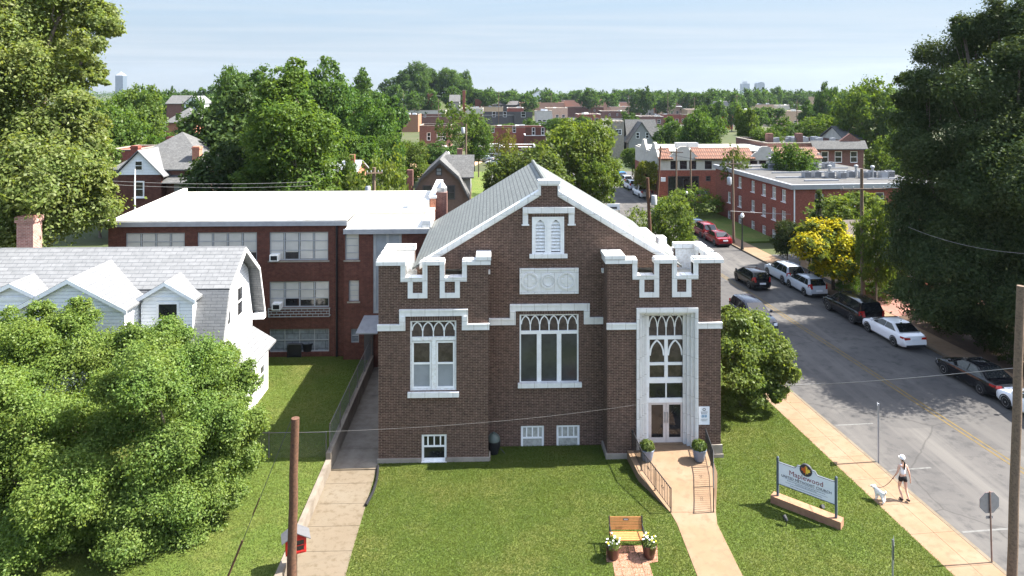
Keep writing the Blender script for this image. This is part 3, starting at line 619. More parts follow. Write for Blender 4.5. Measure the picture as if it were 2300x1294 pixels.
# plaque with three rings
q = MB(TC); A, B, C_, D_ = fx(1167, Yc), fx(1299, Yc), fz(659, 1232, Yc), fz(602, 1232, Yc)
q.box(A, -0.06, C_, B, 0, D_)
for z0_, z1_, x0_, x1_ in ((C_, C_ + 0.07, A, B), (D_ - 0.07, D_, A, B), (C_ + .07, D_ - .07, A, A + 0.07), (C_ + .07, D_ - .07, B - 0.07, B)): q.box(x0_, -0.1, z0_, x1_, -0.06, z1_)
pl = q.build('plaque', 'terra', CH)
for px, r in ((1190, 0.37), (1231, 0.32), (1272, 0.37)):
    cx_, cz_ = fx(px, Yc), fz(630.5, 1232, Yc)
    q = MB(TC); q.strip([(cx_ + r * cos(2 * pi * k / 28), cz_ + r * sin(2 * pi * k / 28)) for k in range(29)], 0.08, -0.1, -0.06)
    if r > 0.35:
        q.box(cx_ - .24, -.085, cz_ - .1, cx_ + .24, -.06, cz_ + .1); q.box(cx_ - .1, -.087, cz_ - .24, cx_ + .1, -.06, cz_ + .24)
    else:
        q.strip([(cx_ + .22 * cos(2 * pi * k / 24), cz_ + .22 * sin(2 * pi * k / 24)) for k in range(25)], 0.04, -0.09, -0.06)
    q.build('ring_ornament', 'terra', pl)
# ---- pointed tracery
def arch(x0, x1, zs_, n=8, rise=None):
    w_ = x1 - x0; pts = []
    k = 1.0 if rise is None else rise / (0.866 * w_)
    for i in range(n + 1):
        x = x0 + w_ / 2 * i / n; pts.append((x, zs_ + k * sqrt(max(0, w_ * w_ - (x1 - x) ** 2))))
    return pts + [(x0 + x1 - x, z_) for x, z_ in pts[-2::-1]]
def lancets(mb, x0, x1, z0, z1, n, bar=0.05, b0=0.09, b1=0.15, zs_f=0.42, cross=True):
    cw = (x1 - x0) / n
    for i in range(n):
        A, B = x0 + i * cw, x0 + (i + 1) * cw; zs_ = z0 + (z1 - z0) * zs_f
        mb.strip(arch(A + bar * .3, B - bar * .3, zs_, rise=(z1 - zs_) * 0.93), bar, b0, b1)
        if i: mb.box(A - bar / 2, b0 - 0.003, z0, A + bar / 2, b1, zs_ + 0.05)
        if cross:      # ribs that carry on upwards between the arches
            for s_, q0 in ((1, A), (-1, B)):
                mb.strip([(q0, zs_), (q0 + s_ * cw * .16, zs_ + (z1 - zs_) * .62), (q0 + s_ * cw * .3, z1)] if False else [(q0, zs_), (q0, z1)], bar * 0.5, b0 + 0.01, b1)
def frame_box(mb, x0, x1, z0, z1, f, b0, b1):
    mb.box(x0, b0, z0, x0 + f, b1, z1); mb.box(x1 - f, b0, z0, x1, b1, z1); mb.box(x0 + f, b0, z0, x1 - f, b1, z0 + f); mb.box(x0 + f, b0, z1 - f, x1 - f, b1, z1)
# left tower window
def big_window(T_, Wd, y, name, rail, rows, nl, lower, sillpx, frame='white_old', label=None):
    x0, x1, z0, z1 = Wd; f = MB(T_); frame_box(f, x0, x1, z0, z1, 0.07, 0.06, 0.2)
    f.box(x0 + .07, 0.05, rail[1], x1 - .07, 0.19, rail[0])
    for (a, b) in lower: f.box(a, 0.055, z0 + .07, b, 0.195, rail[1])
    for (a, b, c_, d) in rows: f.box(a, 0.07, c_, b, 0.18, d)
    o = f.build('window', frame, CH)
    if label: o['label'] = label
    t = MB(T_); lancets(t, x0 + .07, x1 - .07, rail[0], z1 - .07, nl); t.build('tracery', frame, o)
    s = MB(T_); s.box(fx(sillpx[0], y), -0.14, fz(sillpx[3], 1000, y), fx(sillpx[1], y), 0.1, fz(sillpx[2], 1000, y)); s.build('sill', 'terra', o)
    return o
yy = lambda p: fz(p, 975)
mxs = (fx(969), fx(979))
o = big_window(TT, WL, Yt, 'window', (yy(758), yy(766)), [], 4, [mxs], (916, 1031, 879, 890), label='window with four small lancets above two sash columns')
MB(TT).box(WL[0] + .07, .13, yy(758), WL[1] - .07, .17, WL[3] - .07).build('pane', 'glass_brown', o)
for A, B in ((WL[0] + 0.07, mxs[0]), (mxs[1], WL[1] - 0.07)):
    s = MB(TT); frame_box(s, A + .01, B - .01, WL[2] + .08, yy(768), 0.075, 0.09, 0.17); s.box(A + .08, .085, yy(820), B - .08, .16, yy(816)); s.build('sash', 'white', o)
    MB(TT).box(A + .08, .13, yy(818), B - .08, .16, yy(771)).build('pane', 'glass_brown', o); MB(TT).box(A + .08, .12, WL[2] + .1, B - .08, .15, yy(819)).build('pane', 'glass_frost', o)
yy = lambda p: fz(p, 1232, Yc)
cols = [(fx(a, Yc), fx(b, Yc)) for a, b in ((1206, 1216), (1251, 1261))]
o = big_window(TC, WC, Yc, 'window', (yy(744), yy(751)), [], 6, cols, (1163, 1306, 862, 872), frame='white', label='wide window with six small lancets above three dark panes')
MB(TC).box(WC[0] + .07, .13, yy(745), WC[1] - .07, .17, WC[3] - .07).build('pane', 'glass_brown', o)
for A, B in ((1168, 1207), (1215, 1252), (1260, 1299)): MB(TC).box(fx(A, Yc) + .03, .14, WC[2] + .05, fx(B, Yc) - .03, .17, yy(750)).build('pane', 'glass_grey', o)
for T_, Wd, pn in ((TT, BL, 'glass_dark'), (TC, BC[0], 'glass_curtain'), (TC, BC[1], 'glass_curtain')):
    x0, x1, z0, z1 = Wd; hh = z1 - z0
    o = window(CH, x0, x1, z0 + .05, z1, 0.05, T_, cols=4, rows=2, pane=pn, fw=0.1, mw=0.035, name='basement_window', rowz=[z0 + hh * 0.55], colrow='top')
    MB(T_).box(x0 - .01, -0.085, z0 - .03, x1 + .01, 0.05, z0 + .048).build('sill', 'white', o)
# louvred opening in the gable
x0, x1, z0, z1 = WLV; xm = (x0 + x1) / 2
f = MB(TC); frame_box(f, x0, x1, z0, z1, 0.07, -0.02, 0.1); f.box(xm - .05, -.025, z0 + .07, xm + .05, .1, z1 - .07)
zc = z1 - 0.45
for A, B in ((x0 + .07, xm - .05), (xm + .05, x1 - .07)):
    ar = arch(A + .1, B - .1, zc, rise=0.3); n = len(ar) // 2
    f.box(A, 0.0, z0 + .07, A + .1, .1, z1 - .07); f.box(B - .1, 0.0, z0 + .07, B, .1, z1 - .07)
    for i in range(len(ar) - 1): f.xz([ar[i], ar[i + 1], (ar[i + 1][0], z1 - .07), (ar[i][0], z1 - .07)], 0.0, .1)
lv = f.build('louvre_window', 'white', CH)
for A, B in ((x0 + .07, xm - .05), (xm + .05, x1 - .07)):
    s = MB(TC)
    for k in range(9):
        zk = z0 + .12 + k * 0.155
        s.prism([(A + .1, 0.02, zk), (B - .1, 0.02, zk), (B - .1, 0.1, zk + .12), (A + .1, 0.1, zk + .12)], (0, 0.012, 0.02))
    s.build('louvre', 'white_old', lv); MB(TC).box(A + .1, .11, z0 + .07, B - .1, .13, z1 - .1).build('dark_backing', 'dark_plastic', lv)
s = MB(TC); s.box(fx(1189, Yc), -.13, fz(579, 1232, Yc), fx(1274, Yc), 0.05, z0 - 0.003); s.build('sill', 'terra', lv)
# ---- the door bay: stepped white surround, lights, double doors
x0, x1, z0, z1 = DO; D0 = fz(1008, 1498)
f = MB(TT); ix0, ix1 = fx(1457), fx(1540); n = 7
ztop = fz(716, 1498)
f.box(x0 - .06, -.12, z1, x1 + .06, 0.0, fz(691, 1498)); f.box(x0 - .06, -.12, z0 - .1, x0, 0, z1); f.box(x1, -.12, z0 - .1, x1 + .06, 0, z1)
for k in range(n):
    t0, t1 = k / n, (k + 1) / n; b = -0.1 + 0.085 * k + (0.10 if k % 2 else 0)
    f.box(x0 + (ix0 - x0) * t0, b, z0 - .1, x0 + (ix0 - x0) * t1, 0.62, z1 + (ztop - z1) * t0)
    f.box(x1 + (ix1 - x1) * t1, b, z0 - .1, x1 + (ix1 - x1) * t0, 0.62, z1 + (ztop - z1) * t0)
    f.box(x0 + (ix0 - x0) * t1, b, z1 + (ztop - z1) * t1, x1 + (ix1 - x1) * t1, 0.62, z1 + (ztop - z1) * t0)
f.build('door_surround', 'terra', CH)
db = 0.52; TD = TX(Yt + db); yy = lambda p: fz(p, 1498, Yt + db)
jx0, jx1 = X(1455, Yt + db), X(1537, Yt + db); xm = (jx0 + jx1) / 2
f = MB(TD)
for A, B in ((762, 754), (860, 848), (904, 894)): f.box(ix0, -0.02, yy(A), ix1, .1, yy(B))
f.box(ix0, -.02, yy(754), jx0 + .05, .1, ztop); f.box(jx1 - .05, -.02, yy(754), ix1, .1, ztop)
f.box(ix0, -.02, yy(848), jx0 + .08, .1, yy(762)); f.box(jx1 - .08, -.02, yy(848), ix1, .1, yy(762))
f.box(xm - .08, -.015, yy(848), xm + .08, .1, yy(762)); f.box(jx0 + .08, -.01, yy(820), xm - .08, .1, yy(814)); f.box(xm + .08, -.01, yy(820), jx1 - .08, .1, yy(814))
f.box(ix0, -.02, yy(894), jx0 + .06, .1, yy(860)); f.box(jx1 - .06, -.02, yy(894), ix1, .1, yy(860)); f.box(xm - .03, -.01, yy(894), xm + .03, .1, yy(860))
tw = f.build('transom_window', 'white', CH)
t = MB(TD); lancets(t, jx0 + .05, jx1 - .05, yy(754), ztop, 4, 0.045, 0.0, 0.06)
lancets(t, jx0 + .08, xm - .08, yy(814), yy(762), 1, 0.07, 0.0, 0.06, 0.3, False); lancets(t, xm + .08, jx1 - .08, yy(814), yy(762), 1, 0.07, 0.0, 0.06, 0.3, False)
t.build('tracery', 'white', tw)
MB(TD).box(jx0, .05, yy(848), jx1, .07, ztop).build('pane', 'glass_brown', tw)
for A, B in ((jx0 + .06, xm - .03), (xm + .03, jx1 - .06)): MB(TD).box(A, .04, yy(894), B, .06, yy(860)).build('pane', 'glass_dark', tw)
MB(TD).box(ix0, -.01, D0 - .05, jx0 + .03, .1, yy(904)).build('door_jamb', 'white', CH); MB(TD).box(jx1 - .03, -.01, D0 - .05, ix1, .1, yy(904)).build('door_jamb', 'white', CH)
dz1 = yy(904)
for s, A, B in ((1, jx0 + .03, xm), (-1, xm, jx1 - .03)):
    d = MB(TD); sw = 0.13; B_ = B - .006; A_ = A + .006
    d.box(A_, 0, D0 + .02, A_ + sw, .07, dz1); d.box(B_ - sw, 0, D0 + .02, B_, .07, dz1); d.box(A_ + sw, 0, D0 + .02, B_ - sw, .07, D0 + .24); d.box(A_ + sw, 0, dz1 - .1, B_ - sw, .07, dz1)
    dd = d.build('door', plain('cream_door_paint', (.60, .53, .49), .5), CH)
    MB(TD).box(A_ + sw, .03, D0 + .24, B_ - sw, .045, dz1 - .1).build('glass', 'glass_dark', dd)
    hx = B_ - .06 if s > 0 else A_ + .06
    hm = MB(TD); hm.tube((hx, -.07, D0 + .95), (hx, -.07, D0 + 1.45), .018); hm.tube((hx, 0, D0 + 1.0), (hx, -.07, D0 + 1.0), .015); hm.tube((hx, 0, D0 + 1.4), (hx, -.07, D0 + 1.4), .015)
    hm.build('handle', 'grey_metal', dd)
MB(TD).box(ix0 - .02, -.14, D0 - .1, ix1 + .02, .1, D0 + .018).build('threshold', 'walk', CH)
# white parapet of the side wing, with finial and coping, to the right of the roof
w = MB(); wx = RX + HW + 0.75
w.box(wx, Yt + 3.4, Z0, wx + 0.3, YB + 1, EZ - 0.75); w.box(wx, Yt + 3.4, EZ - 0.75, wx + .3, Yt + 5.4, EZ - 0.1)
w.build('side_wing_wall', 'brick', CH)
w = MB()
for y0, y1, zt in ((Yt + 5.4, Yt + 8.2, EZ - .45), (Yt + 8.2, Yt + 9.0, EZ - 0.1), (Yt + 9.0, YB + 1.1, EZ - .55)): w.box(wx - .08, y0, EZ - 0.9, wx + .4, y1, zt)
w.box(wx - .08, Yt + 3.4, EZ - .2, wx + .4, Yt + 5.4, EZ + .05)
w.build('side_coping', 'terra', CH)
w = MB(); w.prism([(RX + HW + .05, Yt + 3.3, EZ - .7), (wx, Yt + 3.3, EZ - .95), (wx, YB + .8, EZ - .95), (RX + HW + .05, YB + .8, EZ - .7)], (0, 0, .08)); w.build('side_roof', 'shingle_pale', CH)
w = MB(); w.lathe([(.1, 0), (.14, .05), (.06, .12), (.13, .25), (.1, .36), (.02, .5)], (wx + .15, Yt + 4.2, EZ + .05), 12); w.build('finial', 'terra', CH, smooth=True)

# ------------------------------------------------------------------ wall plaque beside the door
pz0, pz1 = fz(953, 1581), fz(913, 1581)
SG = thing('wall_sign', 'white notice with a dark ring and blue access symbols on the brick', 'sign', (fx(1581), Yt - 0.03, (pz0 + pz1) / 2))
hw, hh = (fx(1593) - fx(1569)) / 2, (pz1 - pz0) / 2
MB().box(-hw, -.012, -hh, hw, .028, hh).build('board', 'sign_white', SG)
q = MB(); q.strip([(.06 * cos(2 * pi * k / 20), hh - .12 + .05 * sin(2 * pi * k / 20)) for k in range(21)], .025, -.018, -.012); q.build('ring_emblem', 'ink', SG)
text_mesh('lettering', 'Accessible\nEntrance', 0.075, 'ink', SG, (0, -.016, hh - .27), (pi / 2, 0, 0), .002)
for s in (-1, 1):
    q = MB(); q.box(s * .065 - .05, -.018, -.07, s * .065 + .05, -.012, .03); sy = q.build('access_symbol', 'blue_ink', SG)
    q = MB(); q.strip([(s * .065 + .026 * cos(k * .7), -.03 + .026 * sin(k * .7)) for k in range(7)], .012, -.022, -.018); q.box(s * .065 - .006, -.022, -.02, s * .065 + .006, -.018, .02); q.build('pictogram', 'sign_white', sy)
q = MB()
for z_, w_ in ((-.15, .16), (-.19, .15), (-.23, .1)): q.box(-w_, -.016, z_ - .008, w_, -.012, z_ + .008)
q.build('small_print', 'grey_metal', SG)

# ------------------------------------------------------------------ entry ramp with railings and planters
LP = [G(1411, 1018, .42), G(1433, 1062, .34), G(1505, 1150, .03), G(1608, 1150, .03), G(1611, 1062, .34), G(1600, 1018, .42)]
LP[0].y = Yt - .13; LP[5].y = Yt - .13
m = MB(); n = 6
m.add([tuple(p) for p in LP] + [(p.x, p.y, GZ) for p in LP], [(0, 1, 2, 3, 4, 5)] + [(i, (i + 1) % 6, 6 + (i + 1) % 6, 6 + i) for i in range(6)])
m.box(LP[0].x + .2, LP[0].y, GZ, LP[5].x - .3, Yt + .5, .38)
struct('entry_ramp', m, 'walk')
def railing(pts, label, inset, posts, panel):
    t = thing('handrail', label, 'railing', tuple(pts[0]), world=True); hgt = .92
    P = [Vector(p) for p in pts]; seg = [(P[i + 1] - P[i]).length for i in range(len(P) - 1)]; tot = sum(seg)
    def at_(d):
        for i, s_ in enumerate(seg):
            if d <= s_ or i == len(seg) - 1: return P[i].lerp(P[i + 1], d / s_)
            d -= s_
    r = MB(); r.path([p + Vector((0, 0, hgt)) for p in P], .022, 8); r.path([p + Vector((0, 0, .12)) for p in P], .014, 6); r.build('rail', 'black_metal', t)
    b = MB(); d = .12
    while d < tot:
        p = at_(d); b.tube(p + Vector((0, 0, .12)), p + Vector((0, 0, hgt)), .012, n=5); d += .125
    b.build('baluster_panel', 'black_metal', t)
    for f_ in posts:
        p = at_(tot * f_); MB().tube(p - Vector((0, 0, .02)), p + Vector((0, 0, hgt + .03)), .024, n=8).build('post', 'black_metal', t)
    for f_ in panel:
        p = at_(tot * f_) + Vector((0, 0, .55)); dr = (at_(tot * f_ + .05) - at_(tot * f_ - .05)).normalized(); o_ = MB()
        for q_ in (-.06, .06): o_.path([p + dr * (q_ + .05 * cos(k * .9)) + Vector((0, 0, .06 * sin(k * .9))) for k in range(8)], .008, 5)
        o_.build('scroll', 'black_metal', t)
    return t
a = LP[0].lerp(LP[5], .06); b = LP[1].lerp(LP[4], .05); c_ = LP[2].lerp(LP[3], .02)
railing([a, b, c_], 'black iron railing with scrolls, nearer the bench, on the sloping entry ramp', 0, (0, .38, .69, 1), (.55, .85))
a = LP[5].lerp(LP[0], .05); b = LP[4].lerp(LP[1], .05); c_ = LP[3].lerp(LP[2], .05)
railing([a, b, c_], 'black iron railing nearer the street, on the sloping entry ramp', 0, (0, .3, .62, 1), (.45, .8))

# ------------------------------------------------------------------ the old school behind
Ys = 41.8
sx0, sx1, sxb = X(243, Ys), X(966, Ys), X(781, Ys)
sz = Z(499, 500, Ys); SC = thing('brick_school', 'long dark red brick school block with a white flat roof and rows of blind-hung windows', 'school building', (-14, Ys, LZ), world=True)
yb = 52.2; TS = TX(Ys); TB = TX(Ys - .55)
hz = lambda py: Z(py, 690, Ys)
def S4(x0, x1, y0, y1, y=Ys): return (X(x0, y), X(x1, y), Z(y1, 690, y), Z(y0, 690, y))
rows = []
for a_, b_ in ((282, 415), (443, 577), (605, 737)):
    rows.append(S4(a_, b_, 521, 585)); rows.append(S4(a_, b_ + 2, 632, 691)); rows.append(S4(a_, b_ + 2, 739, 791))
nar = [S4(775, 806, 522, 585, Ys - .55), S4(783, 806, 631, 678, Ys - .55)]; tall = S4(838, 902, 521, 706, Ys - .55); low = S4(788, 806, 740, 772, Ys - .55)
w = MB(TS); w.wall(sx0, sxb, GZ, sz - .1, rows, 0, .3)
w.wall(sx0 - .0, sx0 + .001, GZ, sz, [], 0, .3)
w.build('wall', 'brick_red', SC)
w = MB(TB); w.wall(sxb - .15, sx1, GZ, sz - .5, nar + [tall, low], 0, .3); w.box(sxb - .15, .0, GZ, sxb - .14, .56, sz - .5); w.build('wall', 'brick_red', SC)
w = MB(); w.box(sx0, Ys + .3, GZ, sx0 + .3, yb, sz - .1); w.box(sx1 - .3, Ys, GZ, sx1, yb, sz - .1); w.box(sx0 + .3, yb - .3, GZ, sx1 - .3, yb, sz + .1); w.build('wall', 'brick_red', SC)
r = MB(); r.prism([(sx0 - .1, Ys - .1, sz - .05), (sxb, Ys - .1, sz - .05), (sxb, yb + .1, sz + .22), (sx0 - .1, yb + .1, sz + .22)], (0, 0, .1))
r.prism([(sxb, Ys - .7, sz - .42), (sx1, Ys - .7, sz - .42), (sx1, Ys + 2.6, sz - .2), (sxb, Ys + 2.6, sz - .2)], (0, 0, .1)); r.prism([(sxb, Ys + 2.6, sz - .0), (sx1, Ys + 2.6, sz - .0), (sx1, yb + .1, sz + .22), (sxb, yb + .1, sz + .22)], (0, 0, .1))
r.box(sxb, Ys + 2.6, sz - .25, sx1, Ys + 2.66, sz); r.box(sxb - .05, Ys - .1, sz - .35, sxb, Ys + 2.6, sz + .08)
rf = r.build('roof', 'membrane', SC)
r = MB(); r.box(sx0 - .16, Ys - .2, sz - .22, sxb, Ys - .1, sz + .06); r.box(sxb - .1, Ys - .8, sz - .62, sx1 + .05, Ys - .7, sz - .33); r.build('fascia', 'fascia', SC)
r = MB(); r.box(sx0 - .1, Ys - .14, sz + .055, sxb, Ys + .35, sz + .14); r.build('roof_edge', plain('stained_roof_edge', (.78, .74, .66), .7, dirt=(.55, .47, .36), scale=1.3), rf)
r = MB(); r.prism([(sx0 - .12, Ys - .1, sz + .05), (sx0 + .16, Ys - .1, sz + .05), (sx0 + .16, yb, sz + .6), (sx0 - .12, yb, sz + .6)], (0, 0, -.35)); r.build('side_parapet', 'membrane', SC)
rx0 = X(938, 46)
r = MB(); r.box(sx1 - .35, Ys + 4.0, sz - .1, sx1, yb, sz + .85); r.build('end_parapet', 'brick_orange', SC)
r = MB(); r.prism([(sx1 - .42, Ys + 3.9, sz + .75), (sx1 + .08, Ys + 3.9, sz + .75), (sx1 + .08, yb + .1, sz + 1.0), (sx1 - .42, yb + .1, sz + 1.0)], (0, 0, .16)); r.box(sx1 - .42, Ys - .6, sz - .3, sx1 + .1, Ys + 2.4, sz + .12); r.box(sx1 - 1.8, Ys + 3.6, sz, sx1 - .4, Ys + 4.6, sz + .62); r.build('parapet_coping', 'terra', SC)
r = MB(); r.box(sx1 + .02, Ys + 4.2, GZ, sx1 + .75, Ys + 5.0, sz + 1.1); ck = r.build('chimney', 'brick_brown', SC)
r = MB(); r.lathe([(.34, 0), (.36, .3), (.05, .72), (.01, .74)], (sx1 + .385, Ys + 4.6, sz + 1.1), 12); r.build('metal_cap', 'grey_metal', ck)
for i, Wd in enumerate(rows):
    x0, x1, z0, z1 = Wd
    if i % 3 == 2:
        o = window(SC, x0, x1, z0, z1, .1, TS, cols=4, rows=2, frame='window_frame_grey', pane='glass_block', fw=.05, mw=.025, name='glass_block_window')
    else:
        o = window(SC, x0, x1, z0, z1, .1, TS, cols=4, rows=1, frame='window_frame_grey', pane='glass_dark', fw=.07, mw=.05, sill=-.05)
        rnd = random.Random(i); cw = (x1 - x0) / 4
        for k in range(4):
            zb = z0 + (z1 - z0) * (rnd.choice((.32, .34, .05, .28)) if i in (6, 7, 3) else rnd.choice((.05, .05, .3)))
            if i == 6 and k in (0, 3): zb = z0 + .08
            MB(TS).box(x0 + k * cw + .07, .125, zb, x0 + (k + 1) * cw - .07, .138, z1 - .08).build('blind', 'glass_blind', o)
            q = MB(TS); q.box(x0 + k * cw + .05, .1, z0 + (z1 - z0) * .33, x0 + (k + 1) * cw - .05, .136, z0 + (z1 - z0) * .36); q.box(x0 + k * cw + .05, .1, z0 + (z1 - z0) * .66, x0 + (k + 1) * cw - .05, .136, z0 + (z1 - z0) * .69); q.build('glazing_bar', 'window_frame_grey', o)
for Wd in nar: window(SC, *Wd, .1, TB, cols=1, rows=4, frame='window_frame_grey', pane='glass_blind', fw=.05, mw=.02, sill=-.06)
window(SC, *low, .1, TB, cols=1, rows=2, frame='window_frame_grey', pane='glass_block', fw=.05)
o = window(SC, *tall, .05, TB, cols=2, rows=2, frame='window_frame_grey', pane='glass_frost', fw=.16, mw=.1, rowz=[Z(578, 690, Ys)])
# air conditioners and iron guard
for px, py in ((619, 577), (624, 686)):
    x, z = X(px, Ys), Z(py, px, Ys); t = thing('air_conditioner', 'white box air conditioner in the %s storey window of the red brick school' % ('upper' if py < 600 else 'middle'), 'air conditioner', (x, Ys - .05, z))
    MB().box(-.26, -.3, -.19, .26, .2, .19).build('case', 'white_old', t); MB().box(-.19, -.312, -.13, .19, -.3, .13).build('grille', 'dark_plastic', t)
g = MB(TX(Ys - .28)); gx0, gx1, gz0, gz1 = X(606, Ys), X(742, Ys), Z(708, 690, Ys), Z(690, 690, Ys)
for k in range(4):
    z = gz0 + (gz1 - gz0) * k / 3; g.box(gx0, 0, z - .018, gx1, .03, z + .018)
    if k < 3:
        for j in range(11): g.box(gx0 + (gx1 - gx0) * (j + .5 * (k % 2)) / 11 - .012, .003, z, gx0 + (gx1 - gx0) * (j + .5 * (k % 2)) / 11 + .012, .027, z + (gz1 - gz0) / 3)
for xx in (gx0, gx1): g.box(xx - .02, 0, gz0, xx + .02, .28, gz0 + .04); g.box(xx - .02, -.002, gz0, xx + .02, .03, gz1)
g.build('window_guard', 'window_frame_grey', SC)
# canopy over the passage door
cx0, cx1 = X(806, 40.6), X(850, 40.6)
q = MB(); q.prism([(cx0, 39.6, 2.55), (cx1 + .1, 39.6, 2.55), (cx1 + .1, 41.2, 3.05), (cx0 + .2, 41.2, 3.05)], (0, 0, .07)); q.build('door_canopy', 'fascia', SC)
q = MB(); q.box(X(818, 41.2), 41.15, LZ - .4, X(838, 41.2), 41.22, 2.5); q.build('door', 'dark_wall', SC)
q = MB(); q.tube((X(757, Ys), Ys - .08, GZ), (X(757, Ys), Ys - .08, sz - .2), .06, n=8); q.build('downpipe', 'dark_plastic', SC)
for px, py, h_ in ((779, 487, .35), (744, 486, .2), (520, 470, .2)):
    p_ = at(px, 44 if px < 700 else 43.5, py); p_.z = sz + .05
    t = MB(); t.tube(p_, p_ + Vector((0, 0, h_ + .2)), .06, n=8); t.build('roof_vent', 'grey_metal', SC)

# ------------------------------------------------------------------ low wooded hill beyond the brick blocks
def hill_z(x, y): return 15.0 * math.exp(-((x + 42) / 38) ** 2 - ((y - 430) / 55) ** 2)
m = MB(); nx, ny = 30, 24
hv = [(-140 + 200 * i / nx, 310 + 240 * j / ny) for j in range(ny + 1) for i in range(nx + 1)]
m.add([(x, y, GZ - .15 + hill_z(x, y)) for x, y in hv], [(j * (nx + 1) + i, j * (nx + 1) + i + 1, (j + 1) * (nx + 1) + i + 1, (j + 1) * (nx + 1) + i) for j in range(ny) for i in range(nx)])
struct('hill', m, 'earth')
# ------------------------------------------------------------------ white gambrel house
hx1 = -12.35; hx0 = -36.0; yf, ybk = 32.0, 37.9
HS = thing('white_house', 'white gambrel house with pale shingle roof, three gabled dormers and a glaring sunlit end wall', 'house', (-20, 33, LZ), world=True)
zE, zB, zR = 4.55, 7.1, 8.62; yB1, yB2, yR = 33.0, 36.9, 34.95
prof = [(yf + .35, zE), (yB1, zB - .02), (yR, zR - .08), (yB2, zB - .02), (ybk - .35, zE)]
w = MB(); w.prism([(hx1 - .55, a, c) for a, c in [(yf + .35, 3.1)] + prof + [(ybk - .35, 3.1)]], (-.12, 0, 0))
w.box(hx1 - .57, yf + .36, 3.0, hx0, yf + .5, zE); w.box(hx1 - .57, ybk - .5, 3.0, hx0, ybk - .36, zE)
w.build('wall', 'siding', HS)
w = MB(); w.box(hx1 - .6, yf + .5, GZ, hx1 - .5, ybk - .36, 3.1); w.box(hx0, yf + .4, GZ, hx1 - .61, yf + .52, 3.0); w.build('brick_wall', 'brick_orange', HS)
RP_ = [(yf, zE - .08), (yB1 - .12, zB), (yR, zR), (yB2 + .12, zB), (ybk, zE - .08)]
r = MB()
for i in range(4):
    (a, c), (b, d) = RP_[i], RP_[i + 1]; dx = Vector((b - a, d - c)).normalized(); nn = Vector((-dx.y, dx.x)) * .12
    r.add([(hx1, a, c), (hx1, b, d), (hx0, b, d), (hx0, a, c), (hx1, a + nn.x, c + nn.y), (hx1, b + nn.x, d + nn.y), (hx0, b + nn.x, d + nn.y), (hx0, a + nn.x, c + nn.y)],
          [(0, 1, 2, 3), (4, 7, 6, 5), (0, 4, 5, 1), (0, 3, 7, 4), (1, 5, 6, 2), (3, 2, 6, 7)])
rf = r.build('roof', 'shingle_pale', HS)
e = MB()
for i in range(4):
    (a, c), (b, d) = RP_[i], RP_[i + 1]
    e.prism([(hx1 + .01, a, c - .16), (hx1 + .01, b, d - .16), (hx1 + .01, b, d + .02), (hx1 + .01, a, c + .02)], (.05, 0, 0))
e.box(hx1 - .55, ybk - .35, zE - .4, hx1 + .05, ybk + .05, zE - .1); e.build('barge_board', 'white', HS)
TE = lambda a, b, c: (hx1 - .55 - b, a, c)
for yc_ in (33.95, 35.6): window(HS, yc_ - .42, yc_ + .42, 4.95, 6.55, -.05, TE, rows=2, pane='glass_dark', fw=.09, label='tall sash window in the sunlit end wall')
def dormer(xc, hwd, y0, zw, ze, zr, win, deep, label=None):
    """a gabled dormer: cheek walls, front gable, two roof planes running back into the main roof"""
    w = MB(); w.prism([(xc - hwd, y0, zw), (xc + hwd, y0, zw), (xc + hwd, y0, ze), (xc, y0, zr - .08), (xc - hwd, y0, ze)], (0, .15, 0))
    w.box(xc - hwd, y0 + .15, zw, xc - hwd + .1, y0 + 1.6, ze); w.box(xc + hwd - .1, y0 + .15, zw, xc + hwd, y0 + 1.6, ze)
    d = w.build('dormer', 'siding', HS)
    if label: d['label'] = label
    r = MB(); sl_ = (zr - ze) / hwd
    for s in (-1, 1):
        ex = xc + s * (hwd + .22); ez = ze - sl_ * .22
        r.add([(xc, y0 - .22, zr), (ex, y0 - .22, ez), (ex, y0 + deep * .55, ez), (xc, y0 + deep, zr), (xc, y0 - .22, zr + .09), (ex, y0 - .22, ez + .09), (ex, y0 + deep * .55, ez + .09), (xc, y0 + deep, zr + .09)],
              [(0, 1, 2, 3), (4, 7, 6, 5), (0, 4, 5, 1), (1, 5, 6, 2), (2, 6, 7, 3), (0, 3, 7, 4)])
    r.build('dormer_roof', 'shingle_pale', d)
    t = MB()
    for s in (-1, 1):
        ex = xc + s * (hwd + .22); ez = ze - sl_ * .22
        t.prism([(xc, y0 - .26, zr - .12), (ex, y0 - .26, ez - .12), (ex, y0 - .26, ez + .07), (xc, y0 - .26, zr + .07)], (0, .035, 0))
    t.box(xc - hwd - .12, y0 - .04, ze - .14, xc + hwd + .12, y0, ze + .02); t.build('trim', 'white', d)
    if win:
        q = TX(y0); x0, x1, z0, z1 = win; window(d, x0, x1, z0, z1, -.05, q, rows=2, pane='glass_dark', fw=.1, name='dormer_window')
y0 = 32.15
dormer(X(375, y0), 1.18, y0, 3.6, Z(668, 375, y0), Z(634, 375, y0), (X(352, y0), X(403, y0), Z(757, 375, y0), Z(678, 375, y0)), 1.9)
dormer(X(30, y0), 1.3, y0, 3.6, Z(668, 30, y0), Z(637, 30, y0), None, 2.3)
dormer(X(159, 31.0), 2.35, 31.0, 3.0, Z(692, 159, 31.0), Z(628, 159, 31.0), (X(215, 31.0), X(270, 31.0), 3.6, 5.4), 4.6, 'big front gable of bluish white lap siding')
x_, y_ = X(66, 36.3), 36.3
